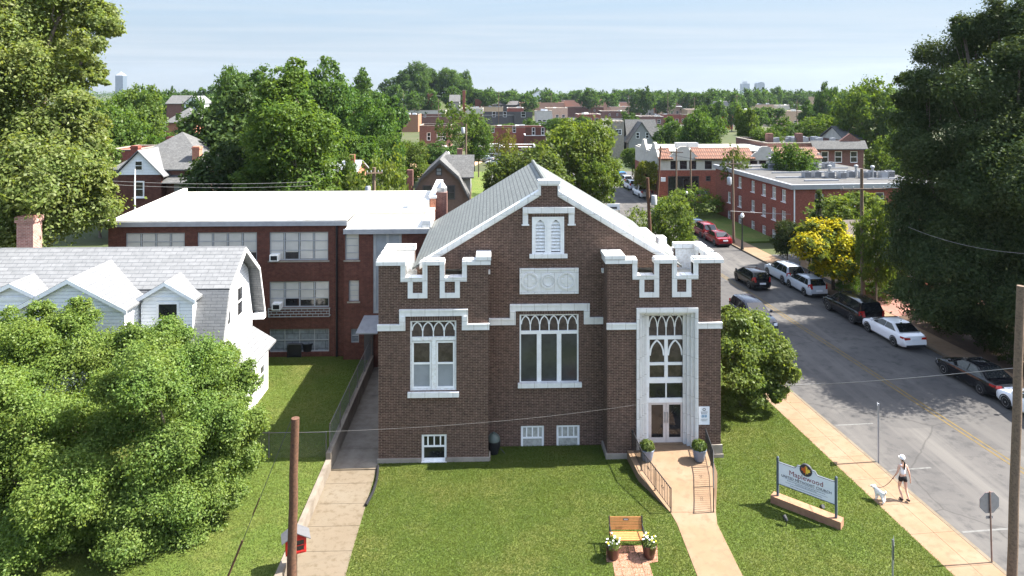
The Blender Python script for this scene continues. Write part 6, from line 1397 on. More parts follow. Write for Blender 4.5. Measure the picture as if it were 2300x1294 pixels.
lobed('tree', [(350, 780, 62, 27.5), (385, 760, 38, 28), (305, 760, 40, 28), (420, 830, 68, 27), (340, 870, 85, 26), (470, 860, 62, 27), (530, 880, 45, 27.5), (400, 940, 85, 25.5), (500, 950, 75, 26.5), (560, 960, 38, 27), (350, 1020, 80, 25), (450, 1040, 85, 25.5), (540, 1030, 52, 26.5), (320, 1120, 80, 24.5), (420, 1130, 80, 24.8), (500, 1110, 50, 25.5), (300, 1210, 70, 24.3), (400, 1200, 65, 24.6), (470, 1190, 35, 25), (550, 840, 28, 28), (500, 800, 34, 28.5)], 395, 26, 230000, .093, 'leaf', 'leafy maple covering the corner of the white house, next to the side lawn', (1.52, 1.6, 1.5), 6, .2, fork=.3, per=30, spread=.27, sub=8)
lobed('dogwood_tree', [(1655, 734, 36, 36), (1690, 738, 38, 36.5), (1640, 780, 40, 35.5), (1700, 780, 55, 35.5), (1745, 790, 38, 36), (1660, 840, 45, 35), (1720, 850, 48, 35), (1765, 840, 26, 35.5), (1640, 890, 24, 35), (1745, 880, 24, 35.2), (1633, 704, 18, 36.5), (1690, 890, 26, 35)], 1668, 36, 60000, .15, 'leaf_lite', 'spreading dogwood tree against the street side of the brick church', (1.0, 1.06, 1.0), 8, .12, zbase=0, fork=.25, per=18, spread=.3)
lobed('golden_rain_tree', [(1835, 525, 32, 57), (1875, 520, 28, 57.5), (1815, 560, 36, 56.5), (1865, 565, 40, 56), (1905, 560, 34, 57), (1930, 595, 28, 57), (1850, 600, 28, 56), (1890, 605, 34, 56), (1800, 545, 18, 57), (1940, 615, 14, 57)], 1871, 57, 26000, .26, 'leaf_lite', 'golden rain tree covered in yellow blossom above the silver hatchback', (.95, .95, .8), 9, .16, fork=.3, flowers=15000)
for nm, pts, bx, d0, sd, lab in (
 ('tree', [(2080, 200, 60, 47), (2130, 130, 60, 47), (2060, 270, 55, 46), (2150, 240, 80, 46), (2075, 360, 70, 45), (2160, 370, 85, 45), (2070, 470, 70, 44), (2150, 500, 85, 44), (2060, 570, 65, 43.5), (2130, 620, 80, 43), (2080, 680, 65, 43), (2170, 700, 60, 43), (2035, 520, 35, 44), (2030, 330, 30, 46), (2030, 230, 24, 47), (2025, 180, 18, 47)], 2120, 46, 21, 'dark dense tree with ragged edge, next to the cream porch house'),
 ('tree', [(2190, 90, 65, 44), (2240, 50, 45, 44.5), (2180, 200, 80, 43), (2260, 160, 80, 43), (2230, 300, 95, 42), (2220, 420, 95, 41.5), (2290, 420, 90, 41.5), (2230, 540, 95, 41), (2300, 560, 90, 41), (2240, 650, 85, 40.5), (2190, 720, 45, 41), (2290, 700, 70, 40), (2160, 60, 30, 45)], 2240, 43, 22, 'dark dense tree of the street row rising highest above the black sedan'),
 ('tree', [(2310, 60, 70, 41), (2350, 180, 110, 40), (2330, 300, 100, 40), (2390, 420, 120, 39), (2350, 540, 110, 39), (2340, 660, 90, 38.5), (2420, 250, 110, 40), (2290, 120, 50, 41.5), (2420, 620, 100, 38)], 2350, 40, 23, 'dark dense tree cut off by the frame edge beyond the thick timber pole')):
    dd_ = {21: 2.5, 22: 3.0, 23: 2.6}[sd]; pts = [(x_, y_, r_, q_ + dd_) for x_, y_, r_, q_ in pts]; d0 += dd_
    lobed(nm, pts, bx, d0, 150000, .17, 'leaf_dark', lab, (1.0, 1.0, 1.0), sd, .4, fork=.2, per=26, inner=.12, spread=.34, sub=7)
# --- middle distance
tree('cone_1', 655, 92, 330, 68, 'tall feathery bald cypress, pointed and dense, behind the white school roof', (1.05, 1.2, .95))
tree('dark_1', 520, 178, 230, 88, 'dark broad tree between the hip-roofed house and the bald cypress', (1.0, 1.15, .85))
tree('dark_2', 545, 290, 230, 72, 'low dark tree overhanging the roof of the hip-roofed brick house', (.85, .95, .8))
for a in (
 ('round_1', 300, 192, 150, 118, 'mid green tree directly behind the towering pale-leaved tree', (1, 1.1, .9)), ('round_2', 250, 225, 160, 100, 'rounded tree crowding the chimneys of the hip-roofed house', (.95, 1.1, .9)), ('tall_1', 335, 215, 90, 140, 'narrow tree beside the far grey hipped roof', (.8, 1, .85)),
 ('round_3', 225, 330, 130, 78, 'shaded tree rising behind the outer chimney of the hip-roofed house', (.9, 1.05, .85)),
 ('tall_2', 590, 138, 130, 130, 'tall grey-green tree peeping over the bald cypress top', (.75, .95, .85)), ('round_1', 535, 150, 110, 140, 'dusky tree behind the dark broad tree, away from the cypress', (.75, .95, .85)), ('round_3', 710, 126, 160, 128, 'domed dark tree whose top overtops the bald cypress shoulder', (.75, .95, .8)),
 ('tall_3', 812, 138, 80, 185, 'slim tree standing alone above the wooded hill crest', (.75, .95, .9)), ('round_2', 780, 190, 140, 125, 'bluish tree filling the slope between cypress and brick flat roofs', (.7, .95, .8)), ('round_3', 845, 225, 130, 110, 'deep green tree on the slope above the light green street tree', (.75, 1, .8)),
 ('tall_1', 800, 265, 120, 88, 'dense upright tree directly beside the cypress flank', (.8, 1, .75)), ('lite_1', 925, 312, 75, 108, 'small light green tree by the far lawn and orange dirt', (.8, .9, .75)), ('round_1', 870, 300, 90, 100, 'shrubby tree between the cypress flank and the light green street tree', (.8, 1, .8)),
 ('bush_1', 855, 372, 150, 66, 'pale overgrown bushes around the grey pole with twin cans', (.9, .95, .8)), ('lite_2', 790, 345, 90, 70, 'low sunlit thicket in front of the cypress flank', (.75, .9, .75)),
 ('round_2', 940, 138, 62, 420, 'big tree crowning the hill above the flat-roofed brick blocks', (.72, .92, .85)), ('tall_3', 905, 150, 44, 425, 'loose airy tree on the hill beside its crowning tree', (.75, .92, .85)), ('round_1', 1010, 152, 56, 420, 'rounded tree ending the hill above the brick chimneys', (.75, .95, .82)), ('tall_2', 972, 150, 52, 430, 'shadowed tree below the hill crown', (.65, .85, .75)), ('round_3', 1040, 178, 46, 415, 'smaller tree at the foot of the wooded hill', (.7, .9, .8)),
 ('sparse_1', 1035, 212, 130, 128, 'thin branching street tree before the dark flat-roofed block', (.9, 1, .85)), ('round_1', 1075, 262, 70, 132, 'round tree hugging the orange brick flat building', (.75, .95, .75)), ('dark_1', 985, 315, 110, 122, 'dark tree shading the brick porch house', (1.2, 1.5, 1.1)),
 ('lite_1', 1300, 258, 175, 92, 'vivid green full tree rising behind the church gable', (.88, .95, .7)), ('lite_2', 1345, 330, 110, 88, 'lower vivid green tree overhanging the street beside the teal car', (.85, .95, .7)), ('round_2', 1195, 322, 190, 84, 'olive grey tree directly behind the church ridge', (.95, .92, .95)), ('round_3', 1140, 350, 120, 88, 'olive tree beside the small green back lawn', (.95, .95, .85)), ('sparse_2', 1140, 285, 70, 110, 'reddish half-bare tree before the orange brick flat building', (1.3, .9, .8)),
 ('lite_3', 1452, 352, 60, 104, 'yellow-green street tree at the corner of the tile-roofed shop', (1.15, 1, .6)), ('sparse_1', 1432, 452, 80, 66, 'thin grey-green tree behind the white side parapet of the church', (1.3, 1.25, 1.2)), ('round_1', 1505, 442, 120, 62, 'dusty green tree beside the leaning pole, over the street', (1.15, 1.15, 1.05)), ('bush_1', 1560, 428, 110, 92, 'grassy flower bed shrubs at the shop forecourt', (.85, 1, .75)),
 ('round_2', 1575, 246, 110, 135, 'dense tree behind the red tile roof', (.75, .95, .75)), ('tall_1', 1675, 216, 65, 140, 'tall bright narrow tree by the red-orange shop', (1, 1.1, .75)), ('lite_1', 1715, 282, 75, 125, 'light green tree behind the tall narrow tree', (.65, .8, .65)), ('round_3', 1775, 262, 95, 150, 'grey-green tree between the shops and the gabled brick apartments', (.75, .9, .8)), ('round_1', 1845, 258, 100, 135, 'feathery tree above the apartment roof vents', (.95, 1.05, .75)), ('round_2', 1945, 176, 150, 125, 'large billowing tree above the gabled brick apartments', (.9, 1, .75)), ('round_3', 1858, 183, 56, 210, 'round dark tree standing out of the skyline before the street row', (.6, .8, .75)), ('lite_2', 1995, 305, 100, 92, 'light green tree at the end wall of the gabled brick apartments', (.72, .85, .65)), ('round_1', 2040, 350, 110, 84, 'dim tree between the apartments and the dark street row', (.75, .85, .65)), ('tall_2', 2010, 235, 80, 120, 'upright tree half behind the dark street row', (.8, .95, .75)), ('round_2', 1782, 322, 120, 88, 'dark green tree covering the end of the red tile roof', (.72, .9, .65)), ('tall_3', 1815, 218, 50, 230, 'slim dark tree on the skyline beyond the white flat roofs', (.6, .8, .75)),
 ('sparse_2', 1655, 322, 85, 90, 'vine-choked half dead tree before the red tile roof', (.75, .75, .6)), ('round_3', 1515, 262, 90, 150, 'tree behind the grey church with the stone tower', (.7, .88, .78)), ('lite_3', 1420, 325, 50, 132, 'small tree at the foot of the stone tower', (.65, .8, .65)), ('bush_2', 1478, 332, 70, 128, 'bushy tree before the gable of the grey church', (.6, .8, .6)), ('lite_1', 1255, 262, 40, 196, 'small tree standing in the far parking area', (.6, .8, .65)),
 ('round_1', 1905, 430, 180, 66, 'spreading olive tree between the flat-roofed apartments and the golden tree', (1.15, 1.12, 1.0)), ('spire_1', 1842, 398, 62, 64, 'dark narrow conifer at the near corner of the flat-roofed apartments', (1.6, 1.6, 1.2)), ('round_2', 1968, 452, 105, 52.5, 'arching grey-green tree over the porch house roof', (1.2, 1.2, 1.05)), ('dark_2', 1768, 490, 66, 65, 'dark shrub tree at the apartment wall foot by the lamp post', (.9, .85, .75)), ('dark_1', 2010, 560, 60, 55, 'dark shrub crowding the white porch columns', (1, 1, 1)),
): tree(*a[:5], a[5], a[6])
tree('bush_1', 1910, 622, 55, 55, 'low green shrub under the golden flowering tree', (.6, .8, .6), name='shrub', cat='shrub', z=0)
tree('bush_2', 1975, 628, 50, 54, 'dark low shrub before the porch house steps', (.45, .6, .45), name='shrub', cat='shrub', z=0)
tree('bush_2', 590, 1270, 80, 23.6, 'dark clipped round shrub on the side lawn beside the book box', (.30, .42, .3), name='shrub', cat='shrub', z=LZ)
tree('bush_1', 1668, 905, 80, 35.2, 'pale flowering hosta clump at the dogwood trunk', (1.2, 1.3, 1.2), name='shrub', cat='shrub', z=0)
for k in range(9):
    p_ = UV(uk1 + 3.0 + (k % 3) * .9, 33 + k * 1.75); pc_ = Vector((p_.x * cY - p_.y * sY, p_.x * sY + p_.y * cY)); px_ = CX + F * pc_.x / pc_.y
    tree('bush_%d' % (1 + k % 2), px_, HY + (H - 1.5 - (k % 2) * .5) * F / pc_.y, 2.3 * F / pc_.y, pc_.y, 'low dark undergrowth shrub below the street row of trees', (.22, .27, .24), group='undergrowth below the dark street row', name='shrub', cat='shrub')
# --- skyline rows
rn = random.Random(5)
def row(px0, px1, step, d, yt, jit, label, group, tint, wpx):
    px = px0
    while px < px1:
        dd = rn.uniform(*d); k = rn.uniform(.85, 1.15)
        tree('far_%d' % rn.randint(1, 4), px, rn.uniform(yt - jit, yt + jit), wpx * rn.uniform(.8, 1.35), dd, label, tuple(c * k for c in tint), group)
        px += step * rn.uniform(.7, 1.3)
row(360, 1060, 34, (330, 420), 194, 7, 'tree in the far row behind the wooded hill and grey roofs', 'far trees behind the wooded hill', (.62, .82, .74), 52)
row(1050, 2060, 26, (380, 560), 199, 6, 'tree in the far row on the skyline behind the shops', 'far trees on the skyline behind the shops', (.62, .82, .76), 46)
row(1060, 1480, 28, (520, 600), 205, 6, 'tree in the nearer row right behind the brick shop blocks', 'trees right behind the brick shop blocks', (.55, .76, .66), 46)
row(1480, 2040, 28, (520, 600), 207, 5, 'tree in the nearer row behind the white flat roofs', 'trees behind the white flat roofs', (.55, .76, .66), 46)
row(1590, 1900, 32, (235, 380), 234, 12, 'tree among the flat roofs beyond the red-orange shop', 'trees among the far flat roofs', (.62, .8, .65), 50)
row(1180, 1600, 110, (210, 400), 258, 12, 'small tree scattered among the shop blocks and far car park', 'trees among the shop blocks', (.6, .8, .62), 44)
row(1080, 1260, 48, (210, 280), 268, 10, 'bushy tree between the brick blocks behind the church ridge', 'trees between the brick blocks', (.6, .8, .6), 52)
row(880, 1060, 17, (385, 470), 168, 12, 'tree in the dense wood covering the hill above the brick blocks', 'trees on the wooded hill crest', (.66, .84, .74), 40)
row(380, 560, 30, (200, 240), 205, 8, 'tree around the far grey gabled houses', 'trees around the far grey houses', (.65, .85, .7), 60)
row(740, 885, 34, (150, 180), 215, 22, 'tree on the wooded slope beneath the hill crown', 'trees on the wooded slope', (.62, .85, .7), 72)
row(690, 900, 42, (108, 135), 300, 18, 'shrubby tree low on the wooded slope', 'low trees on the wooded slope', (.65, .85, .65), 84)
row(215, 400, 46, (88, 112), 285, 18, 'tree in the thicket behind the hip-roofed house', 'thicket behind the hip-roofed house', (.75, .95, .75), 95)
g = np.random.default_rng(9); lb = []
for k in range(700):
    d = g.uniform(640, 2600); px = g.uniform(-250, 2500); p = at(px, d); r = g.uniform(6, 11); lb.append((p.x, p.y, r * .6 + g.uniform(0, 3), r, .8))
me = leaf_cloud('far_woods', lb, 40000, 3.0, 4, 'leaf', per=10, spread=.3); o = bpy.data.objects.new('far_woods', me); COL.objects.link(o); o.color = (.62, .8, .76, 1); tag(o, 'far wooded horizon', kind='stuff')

# ------------------------------------------------------------------ buildings beyond
def block(name, label, px0, px1, ytop, d, depth, wall, roof, wins=(), cat='building', parapet=.5, rz=0.0, frame='white', pane='glass_dark', trim=None, win_h=1.5, win_w=1.0):
    """a flat-roofed building; wins: rows of (height of the sill, positions along the front 0..1)"""
    a, b = at(px0, d), at(px1, d); y0 = (a.y + b.y) / 2; x0, x1 = X(px0, y0), X(px1, y0); zt_ = Z(ytop, (px0 + px1) / 2, y0)
    t = thing(name, label, cat, ((x0 + x1) / 2, y0, GZ), rz); hw = (x1 - x0) / 2; zt_ -= GZ
    hs = []
    for sill, us in wins:
        for u in us: hs.append((-hw + 2 * hw * u - win_w / 2, -hw + 2 * hw * u + win_w / 2, sill, sill + win_h))
    w = MB(); w.wall(-hw, hw, 0, zt_, hs, 0, .25); w.box(-hw, .25, 0, -hw + .25, depth, zt_); w.box(hw - .25, .25, 0, hw, depth, zt_); w.box(-hw + .25, depth - .25, 0, hw - .25, depth, zt_); w.build('wall', wall, t)
    MB().box(-hw + .251, .26, zt_ - parapet - .15, hw - .251, depth - .26, zt_ - parapet).build('roof', roof, t)
    c = MB(); c.box(-hw - .08, -.08, zt_ + .002, hw + .08, .34, zt_ + .12); c.box(-hw - .08, depth - .3, zt_ + .002, hw + .08, depth + .08, zt_ + .12); c.box(-hw - .08, .34, zt_ + .004, -hw + .3, depth - .3, zt_ + .118); c.box(hw - .3, .34, zt_ + .004, hw + .08, depth - .3, zt_ + .118); c.build('coping', trim or 'stone', t)
    for h_ in hs: window(t, *h_, .08, None, rows=2, frame=frame, pane=pane, fw=.12, mw=.05)
    rb = random.Random(px0)
    for k in range(rb.randint(1, 4) if depth > 9 else 0):
        a_ = rb.uniform(-hw * .7, hw * .6); b_ = rb.uniform(1.5, depth - 3); s_ = rb.uniform(.6, 1.4); MB().box(a_, b_, zt_ - parapet, a_ + s_ * 1.4, b_ + s_, zt_ + rb.uniform(.2, .9)).build('roof_unit', rb.choice(('grey_metal', 'white', 'fascia')), t)
    return t, hw, zt_
def gable(name, label, px0, px1, yeave, yridge, d, depth, wall, roof, front=True, wins=(), cat='house', rz=0.0, over=.35, frame='white', ww=.9, wh=1.5):
    """a gabled house, gable to the viewer when front"""
    a, b = at(px0, d), at(px1, d); y0 = (a.y + b.y) / 2; x0, x1 = X(px0, y0), X(px1, y0); cx_ = (px0 + px1) / 2
    ze, zr = Z(yeave, cx_, y0) - GZ, Z(yridge, cx_, y0) - GZ; t = thing(name, label, cat, ((x0 + x1) / 2, y0, GZ), rz); hw = (x1 - x0) / 2
    w = MB()
    if front: w.prism([(-hw, 0, 0), (hw, 0, 0), (hw, 0, ze), (0, 0, zr), (-hw, 0, ze)], (0, depth, 0))
    else: w.prism([(-hw, 0, 0), (-hw, depth, 0), (-hw, depth, ze), (-hw, depth / 2, zr), (-hw, 0, ze)], (2 * hw, 0, 0))
    w.build('wall', wall, t); r = MB()
    for s in (-1, 1):
        if front:
            k = (zr - ze) / hw; r.prism([(0, -over, zr + .05), (s * (hw + over), -over, ze - k * over + .05), (s * (hw + over), depth + over, ze - k * over + .05), (0, depth + over, zr + .05)], (0, 0, .16))
        else:
            k = (zr - ze) / (depth / 2); yy_ = -over if s < 0 else depth + over; r.prism([(-hw - over, depth / 2, zr + .05), (hw + over, depth / 2, zr + .05), (hw + over, yy_, ze - k * over + .05), (-hw - over, yy_, ze - k * over + .05)], (0, 0, .16))
    r.build('roof', roof, t)
    for u, z in wins: window(t, -hw + 2 * hw * u - ww / 2, -hw + 2 * hw * u + ww / 2, z, z + wh, -.06, None, rows=2, frame=frame, fw=.1, mw=.04)
    return t, hw, ze, zr
def hip(name, label, px0, px1, yeave, yapex, d, depth, wall, roof, wins=(), cat='house'):
    a, b = at(px0, d), at(px1, d); y0 = (a.y + b.y) / 2; x0, x1 = X(px0, y0), X(px1, y0); cx_ = (px0 + px1) / 2
    ze = Z(yeave, cx_, y0) - GZ; zr = Z(yapex, cx_, y0 + depth / 2) - GZ; t = thing(name, label, cat, ((x0 + x1) / 2, y0, GZ)); hw = (x1 - x0) / 2
    MB().box(-hw + .4, .4, 0, hw - .4, depth - .4, ze).build('wall', wall, t)
    MB().add([(-hw, 0, ze), (hw, 0, ze), (hw, depth, ze), (-hw, depth, ze), (0, depth / 2, zr), (-hw, 0, ze + .15), (hw, 0, ze + .15), (hw, depth, ze + .15), (-hw, depth, ze + .15), (0, depth / 2, zr + .15)],
             [(0, 1, 6, 5), (1, 2, 7, 6), (2, 3, 8, 7), (3, 0, 5, 8), (5, 6, 9), (6, 7, 9), (7, 8, 9), (8, 5, 9), (3, 2, 1, 0)]).build('roof', roof, t)
    for u, z in wins: window(t, -hw + 2 * hw * u - .5, -hw + 2 * hw * u + .5, z, z + 1.7, .34, None, rows=2, fw=.12)
    return t, hw, ze, zr
# hip-roofed house with white gable
t, hw, ze, zr = hip('brick_house', 'hip-roofed dark brick house with a white front gable and orange chimneys', 243, 472, 384, 299, 76, 11.5, 'brick_brown', 'shingle_grey')
gx = -hw + 2 * hw * .345
MB().box(gx - 2.35, -.9, 0, gx + 2.35, .42, ze - .3).build('front_wall', 'brick_red', t)
q = MB(); q.prism([(gx - 2.45, -1.0, ze - .3), (gx + 2.45, -1.0, ze - .3), (gx, -1.0, ze + 2.2)], (0, 1.2, 0)); gw = q.build('front_gable', 'siding', t)
q = MB()
for s in (-1, 1): q.prism([(gx, -1.3, ze + 2.3), (gx + s * 2.8, -1.3, ze - .55), (gx + s * 2.8, 1.2, ze - .55), (gx, 3.6, ze + 2.3)], (0, 0, .12))
q.build('gable_roof', 'shingle_pale', gw); window(gw, gx - .45, gx + .45, ze + .15, ze + 1.25, -1.06, None, rows=2, fw=.1); window(t, gx - .55, gx + .55, ze - 2.8, ze - 1.0, -.96, None, rows=2, fw=.14, sill=-1.05)
q = MB(); q.prism([(gx + 2.4, -.9, ze - 1.3), (hw - 1.2, -.9, ze - 1.3), (hw - 1.2, .4, ze - .6), (gx + 2.4, .4, ze - .6)], (0, 0, .1)); q.build('porch_roof', 'shingle_grey', t)
MB().box(gx + 3.2, .33, ze - 3.6, gx + 4.2, .38, ze - 1.4).build('door', 'window_frame_grey', t)
for xx, yy_, zt_ in ((-hw + 1.5, 3.0, ze + 2.6), (-hw + 3.0, 8.5, ze + 3.3), (hw - 2.1, 1.6, ze + 2.6)):
    q = MB(); q.box(xx - .4, yy_ - .4, ze - 1, xx + .4, yy_ + .4, zt_); q.box(xx - .46, yy_ - .46, zt_ - .3, xx + .46, yy_ + .46, zt_ - .1); q.build('chimney', 'brick_orange' if xx > 0 else 'brick_apt', t)
block('brick_house', 'low house with pale flat roofs beside the hip-roofed house chimneys', 238, 300, 338, 90, 8, 'brick_apt', 'membrane')
t, hw, ze, zr = hip('brick_house', 'far house with a grey pyramid roof above orange brick', 366, 436, 277, 243, 150, 11, 'brick_orange', 'shingle_grey', [(.4, 4.2)])
gable('brick_house', 'far grey-roofed house with a small dormer gable below the skyline', 374, 416, 233, 216, 215, 9, 'brick_brown', 'shingle_grey', False, [(.3, 4.5), (.7, 4.5)])
gable('white_house', 'far white-gabled house glimpsed beside the dark broad tree', 414, 450, 232, 217, 215, 9, 'siding', 'shingle_pale', True)
gable('brick_house', 'brown house mostly hidden beneath the low dark tree', 432, 540, 372, 335, 92, 8, 'brick_brown', 'shingle_grey', False)
t, hw, ze, zr = gable('brick_house', 'orange brick house end showing beside the bald cypress', 700, 792, 398, 372, 74, 8, 'brick_orange', 'fascia', False, [(.93, 5.6)]); MB().box(hw - 1.0, 3, ze, hw - .4, 3.6, zr + .9).build('chimney', 'brick_apt', t)
# brown gambrel house
d = 82; y0 = at(990, d).y; bx0, bx1 = X(921, y0), X(1056, y0); bc = (bx0 + bx1) / 2; hb = (bx1 - bx0) / 2
zE_, zK, zR_ = [Z(p, 990, y0) - GZ for p in (447, 400, 362)]
t = thing('gambrel_house', 'brown gambrel house with black-framed windows and grey roof beyond the white school roof', 'house', (bc, y0, GZ))
pr = [(-hb + .1, zE_), (-hb * .62, zK), (0, zR_), (hb * .62, zK), (hb - .1, zE_)]
MB().prism([(-hb + .3, 0, 0), (hb - .3, 0, 0)] + [(x, 0, z) for x, z in pr[::-1]], (0, 11, 0)).build('wall', 'brown_wall', t)
r = MB()
for (a, c), (b, e) in zip(pr, pr[1:]): r.prism([(a, -.5, c + .06), (b, -.5, e + .06), (b, 11.4, e + .06), (a, 11.4, c + .06)], (0, 0, .2))
r.prism([(.3, 4.5, zR_ + .2), (hb + .4, 4.5, zR_ + .2), (hb + .4, 1.8, zK - .3), (.3, 1.8, zK - .3)], (0, 0, .15)); r.prism([(.3, 4.5, zR_ + .2), (hb + .4, 4.5, zR_ + .2), (hb + .4, 9, zK - .3), (.3, 9, zK - .3)], (0, 0, .15)); r.build('roof', 'shingle_grey', t)
q = MB()
for (a, c), (b, e) in zip(pr, pr[1:]): q.prism([(a, -.56, c - .22), (b, -.56, e - .22), (b, -.56, e + .08), (a, -.56, c + .08)], (0, .06, 0))
q.build('barge_board', 'dark_wall', t); MB().box(.6, 3, zK - 2.2, hb - .05, 7, zK + .6).build('side_dormer', 'gray_wall', t)
for x, z, w_, h_ in ((-.15, zK + .3, .75, .95), (-1.55, zK - 2.6, 1.1, 1.75), (1.25, zK - 2.6, 1.1, 1.75)): window(t, x - w_ / 2, x + w_ / 2, z, z + h_, -.07, None, rows=2, frame='dark_wall', pane='glass_frost' if w_ < 1 else 'glass_grey', fw=.12)
for x, yy_, zt_ in ((-hb - .1, .6, zK + .9), (hb * .55, 8, zR_ + .8)): MB().box(x - .35, yy_, 0, x + .35, yy_ + .7, zt_).build('chimney', 'brick_brown', t)
# flat-roofed apartments along the street
ax, ay = UV(uk1 + 6.2, 69.5), UV(uk1 + 6.2, 90); zt_ = Z(427, 1800, 69.5) - GZ
t = thing('apartment_building', 'flat-roofed red brick apartment building with rows of windows and roof full of cooling units', 'apartment building', (ax.x, ax.y, GZ), rz=RA)
Lg, Wd = 20.5, 17.0
TL = lambda a, b, c: (b, a, c)
hs = []
for zrow, hh_ in ((zt_ - 1.95, 1.35), (zt_ - 4.35, 1.4), (zt_ - 6.55, 1.1)):
    for k, yv in enumerate((2.0, 4.2, 6.6, 9.4, 13.0, 16.2)): hs.append((yv - .48, yv + .48, zrow, zrow + hh_))
w = MB(TL); w.wall(0, Lg, 0, zt_, hs, 0, .25); w.build('street_wall', 'brick_apt', t)
fs_ = [(x - .5, x + .5, z, z + 1.4) for x in (3, 6.5, 10, 13.4, 15.6) for z in (zt_ - 2.2, zt_ - 4.8)]
w = MB(); w.wall(.0, Wd, 0, zt_, fs_, 0, .25); w.box(Wd - .25, .25, 0, Wd, Lg, zt_); w.box(.25, Lg - .25, 0, Wd - .25, Lg, zt_); w.build('front_wall', 'brick_apt', t)
for h_ in hs: window(t, *h_, .1, TL, rows=2, pane='glass_curtain', frame='white', fw=.08, sill=-.05)
for h_ in fs_: window(t, *h_, .1, None, rows=2, pane='glass_grey', frame='white', fw=.08, sill=-.05)
r = MB(); r.box(-.25, -.25, zt_ + .003, Wd + .25, Lg + .25, zt_ + .12); rf = r.build('roof', 'gravel', t)
r = MB(); r.box(-.3, -.3, zt_ - .3, -.25, Lg + .3, zt_ + .2); r.box(-.25, -.3, zt_ - .3, Wd + .3, -.25, zt_ + .2); r.box(-.25, -.25, zt_ + .12, .1, Lg + .2, zt_ + .2); r.box(.1, -.25, zt_ + .12, Wd + .2, .1, zt_ + .2); r.build('fascia', 'fascia', t)
MB().tube((.12, -.1, 0), (.12, -.1, zt_), .07, n=8).build('downpipe', 'white', t); MB().box(-.05, -.04, 0, Wd, -.003, .5).build('foundation', 'stone', t)
zz_ = zt_ + .12
for k, y in enumerate((3, 6, 10.5, 14, 17.5)): MB().box(1.2 if k % 2 else 3, y - .12, zz_, 7 + 2 * (k % 3), y + .12, zz_ + .16).build('roof_duct', 'fascia', t); MB().box(11, y + .6, zz_, 15.5, y + .8, zz_ + .14).build('roof_duct', 'fascia', t)
rr = random.Random(8); base = Matrix.Rotation(RA, 3, 'Z'); first = None
for k in range(17):
    row_ = k % 2; x = 5.0 + (k // 2) * 1.25 + rr.uniform(-.2, .2); y = (5.5 if row_ == 0 else 15.0) + rr.uniform(-.5, .5)
    if first is None:
        cu = thing('cooling_unit', 'grey cooling unit in the pair of rows on the flat apartment roof', 'cooling unit', (0, 0, 0), group='cooling units on the apartment roof')
        MB().box(-.4, -.4, 0, .4, .4, .75).build('case', 'fascia', cu); q = MB(); q.lathe([(.34, 0), (.34, .05), (.1, .07)], (0, 0, .75), 12); q.build('fan_guard', 'black_metal', cu); q = MB()
        for j in range(5): q.box(-.38, -.412, .1 + j * .12, .38, -.4, .16 + j * .12)
        q.build('grille', 'black_metal', cu); first = cu
    else: cu = copy_tree(first)
    p = base @ Vector((x, y, 0)); cu.location = (ax.x + p.x, ax.y + p.y, GZ + zz_); cu.rotation_euler = (0, 0, RA + rr.choice((0, .1, pi / 2)))
for x, y in ((5.4, 15.8), (9, 16.2), (8, 6.4), (11.2, 6.2), (12.6, 5.2)):
    q = MB(); q.tube((x, y, zz_), (x, y, zz_ + 1.1), .13, n=8); q.lathe([(.13, 0), (.24, .05), (.24, .25), (.1, .32)], (x, y, zz_ + 1.1), 10); q.build('vent_stack', 'grey_metal', t)
# mission-style shop with red tile roof
d = 103; y0 = at(1640, d).y; mx0, mx1 = X(1478, y0), X(1845, y0); hw = (mx1 - mx0) / 2; zw = lambda py: Z(py, 1640, y0) - GZ
t = thing('shop_building', 'mission style shop with cream curved parapets, red barrel tile roof and brick ground floor', 'shop', ((mx0 + mx1) / 2, y0, GZ))
xx = lambda px: X(px, y0) - (mx0 + mx1) / 2
up = [(xx(p) - .55, xx(p) + .55, zw(380), zw(361)) for p in (1514, 1535, 1556, 1591, 1693, 1713, 1760)]
lo = [(xx(1500), xx(1570), .3, zw(395)), (xx(1585), xx(1596), zw(407), zw(395)), (xx(1700), xx(1760), .4, zw(398))]
w = MB(); w.wall(-hw, hw, zw(382), zw(357), up, 0, .3); w.box(-hw, .3, zw(382), -hw + .3, 16, zw(345)); w.box(hw - .3, .3, zw(382), hw, 16, zw(345))
def curvy(xc, hw_, z0, z1):
    return [(xc - hw_, z0), (xc + hw_, z0), (xc + hw_ * .9, z0 + (z1 - z0) * .25), (xc + hw_ * .62, z0 + (z1 - z0) * .55), (xc + hw_ * .42, z0 + (z1 - z0) * .66), (xc + hw_ * .32, z0 + (z1 - z0) * .9), (xc + hw_ * .18, z1), (xc - hw_ * .18, z1), (xc - hw_ * .32, z0 + (z1 - z0) * .9), (xc - hw_ * .42, z0 + (z1 - z0) * .66), (xc - hw_ * .62, z0 + (z1 - z0) * .55), (xc - hw_ * .9, z0 + (z1 - z0) * .25)]
w.build('upper_wall', 'stucco', t)
for p, w_ in ((1535, 36), (1718, 36)): q = MB(); q.xz(curvy(xx(p), abs(xx(p + w_) - xx(p)), zw(360), zw(329)), -.12, .28); q.build('curved_parapet', 'stucco', t)
for yy_ in (2.5, 9.5): q = MB(); pts = curvy(0, 2.6, zw(352), zw(322)); q.prism([(-hw - .1, yy_ + a, c) for a, c in pts], (.4, 0, 0)); q.build('curved_parapet', 'stucco', t)
w = MB(); w.wall(-hw - .05, hw, 0, zw(382) - .002, lo, -.05, .3); w.box(-hw - .05, .25, 0, -hw + .25, 16, zw(382) - .01); w.box(hw - .3, .25, 0, hw, 16, zw(382) - .01); w.build('brick_wall', 'brick_apt', t)
for h_ in lo: window(t, *h_, .05, None, cols=4 if h_[1] - h_[0] > 2 else 1, rows=2, frame='dark_wall', pane='glass_dark', fw=.12, name='shop_window')
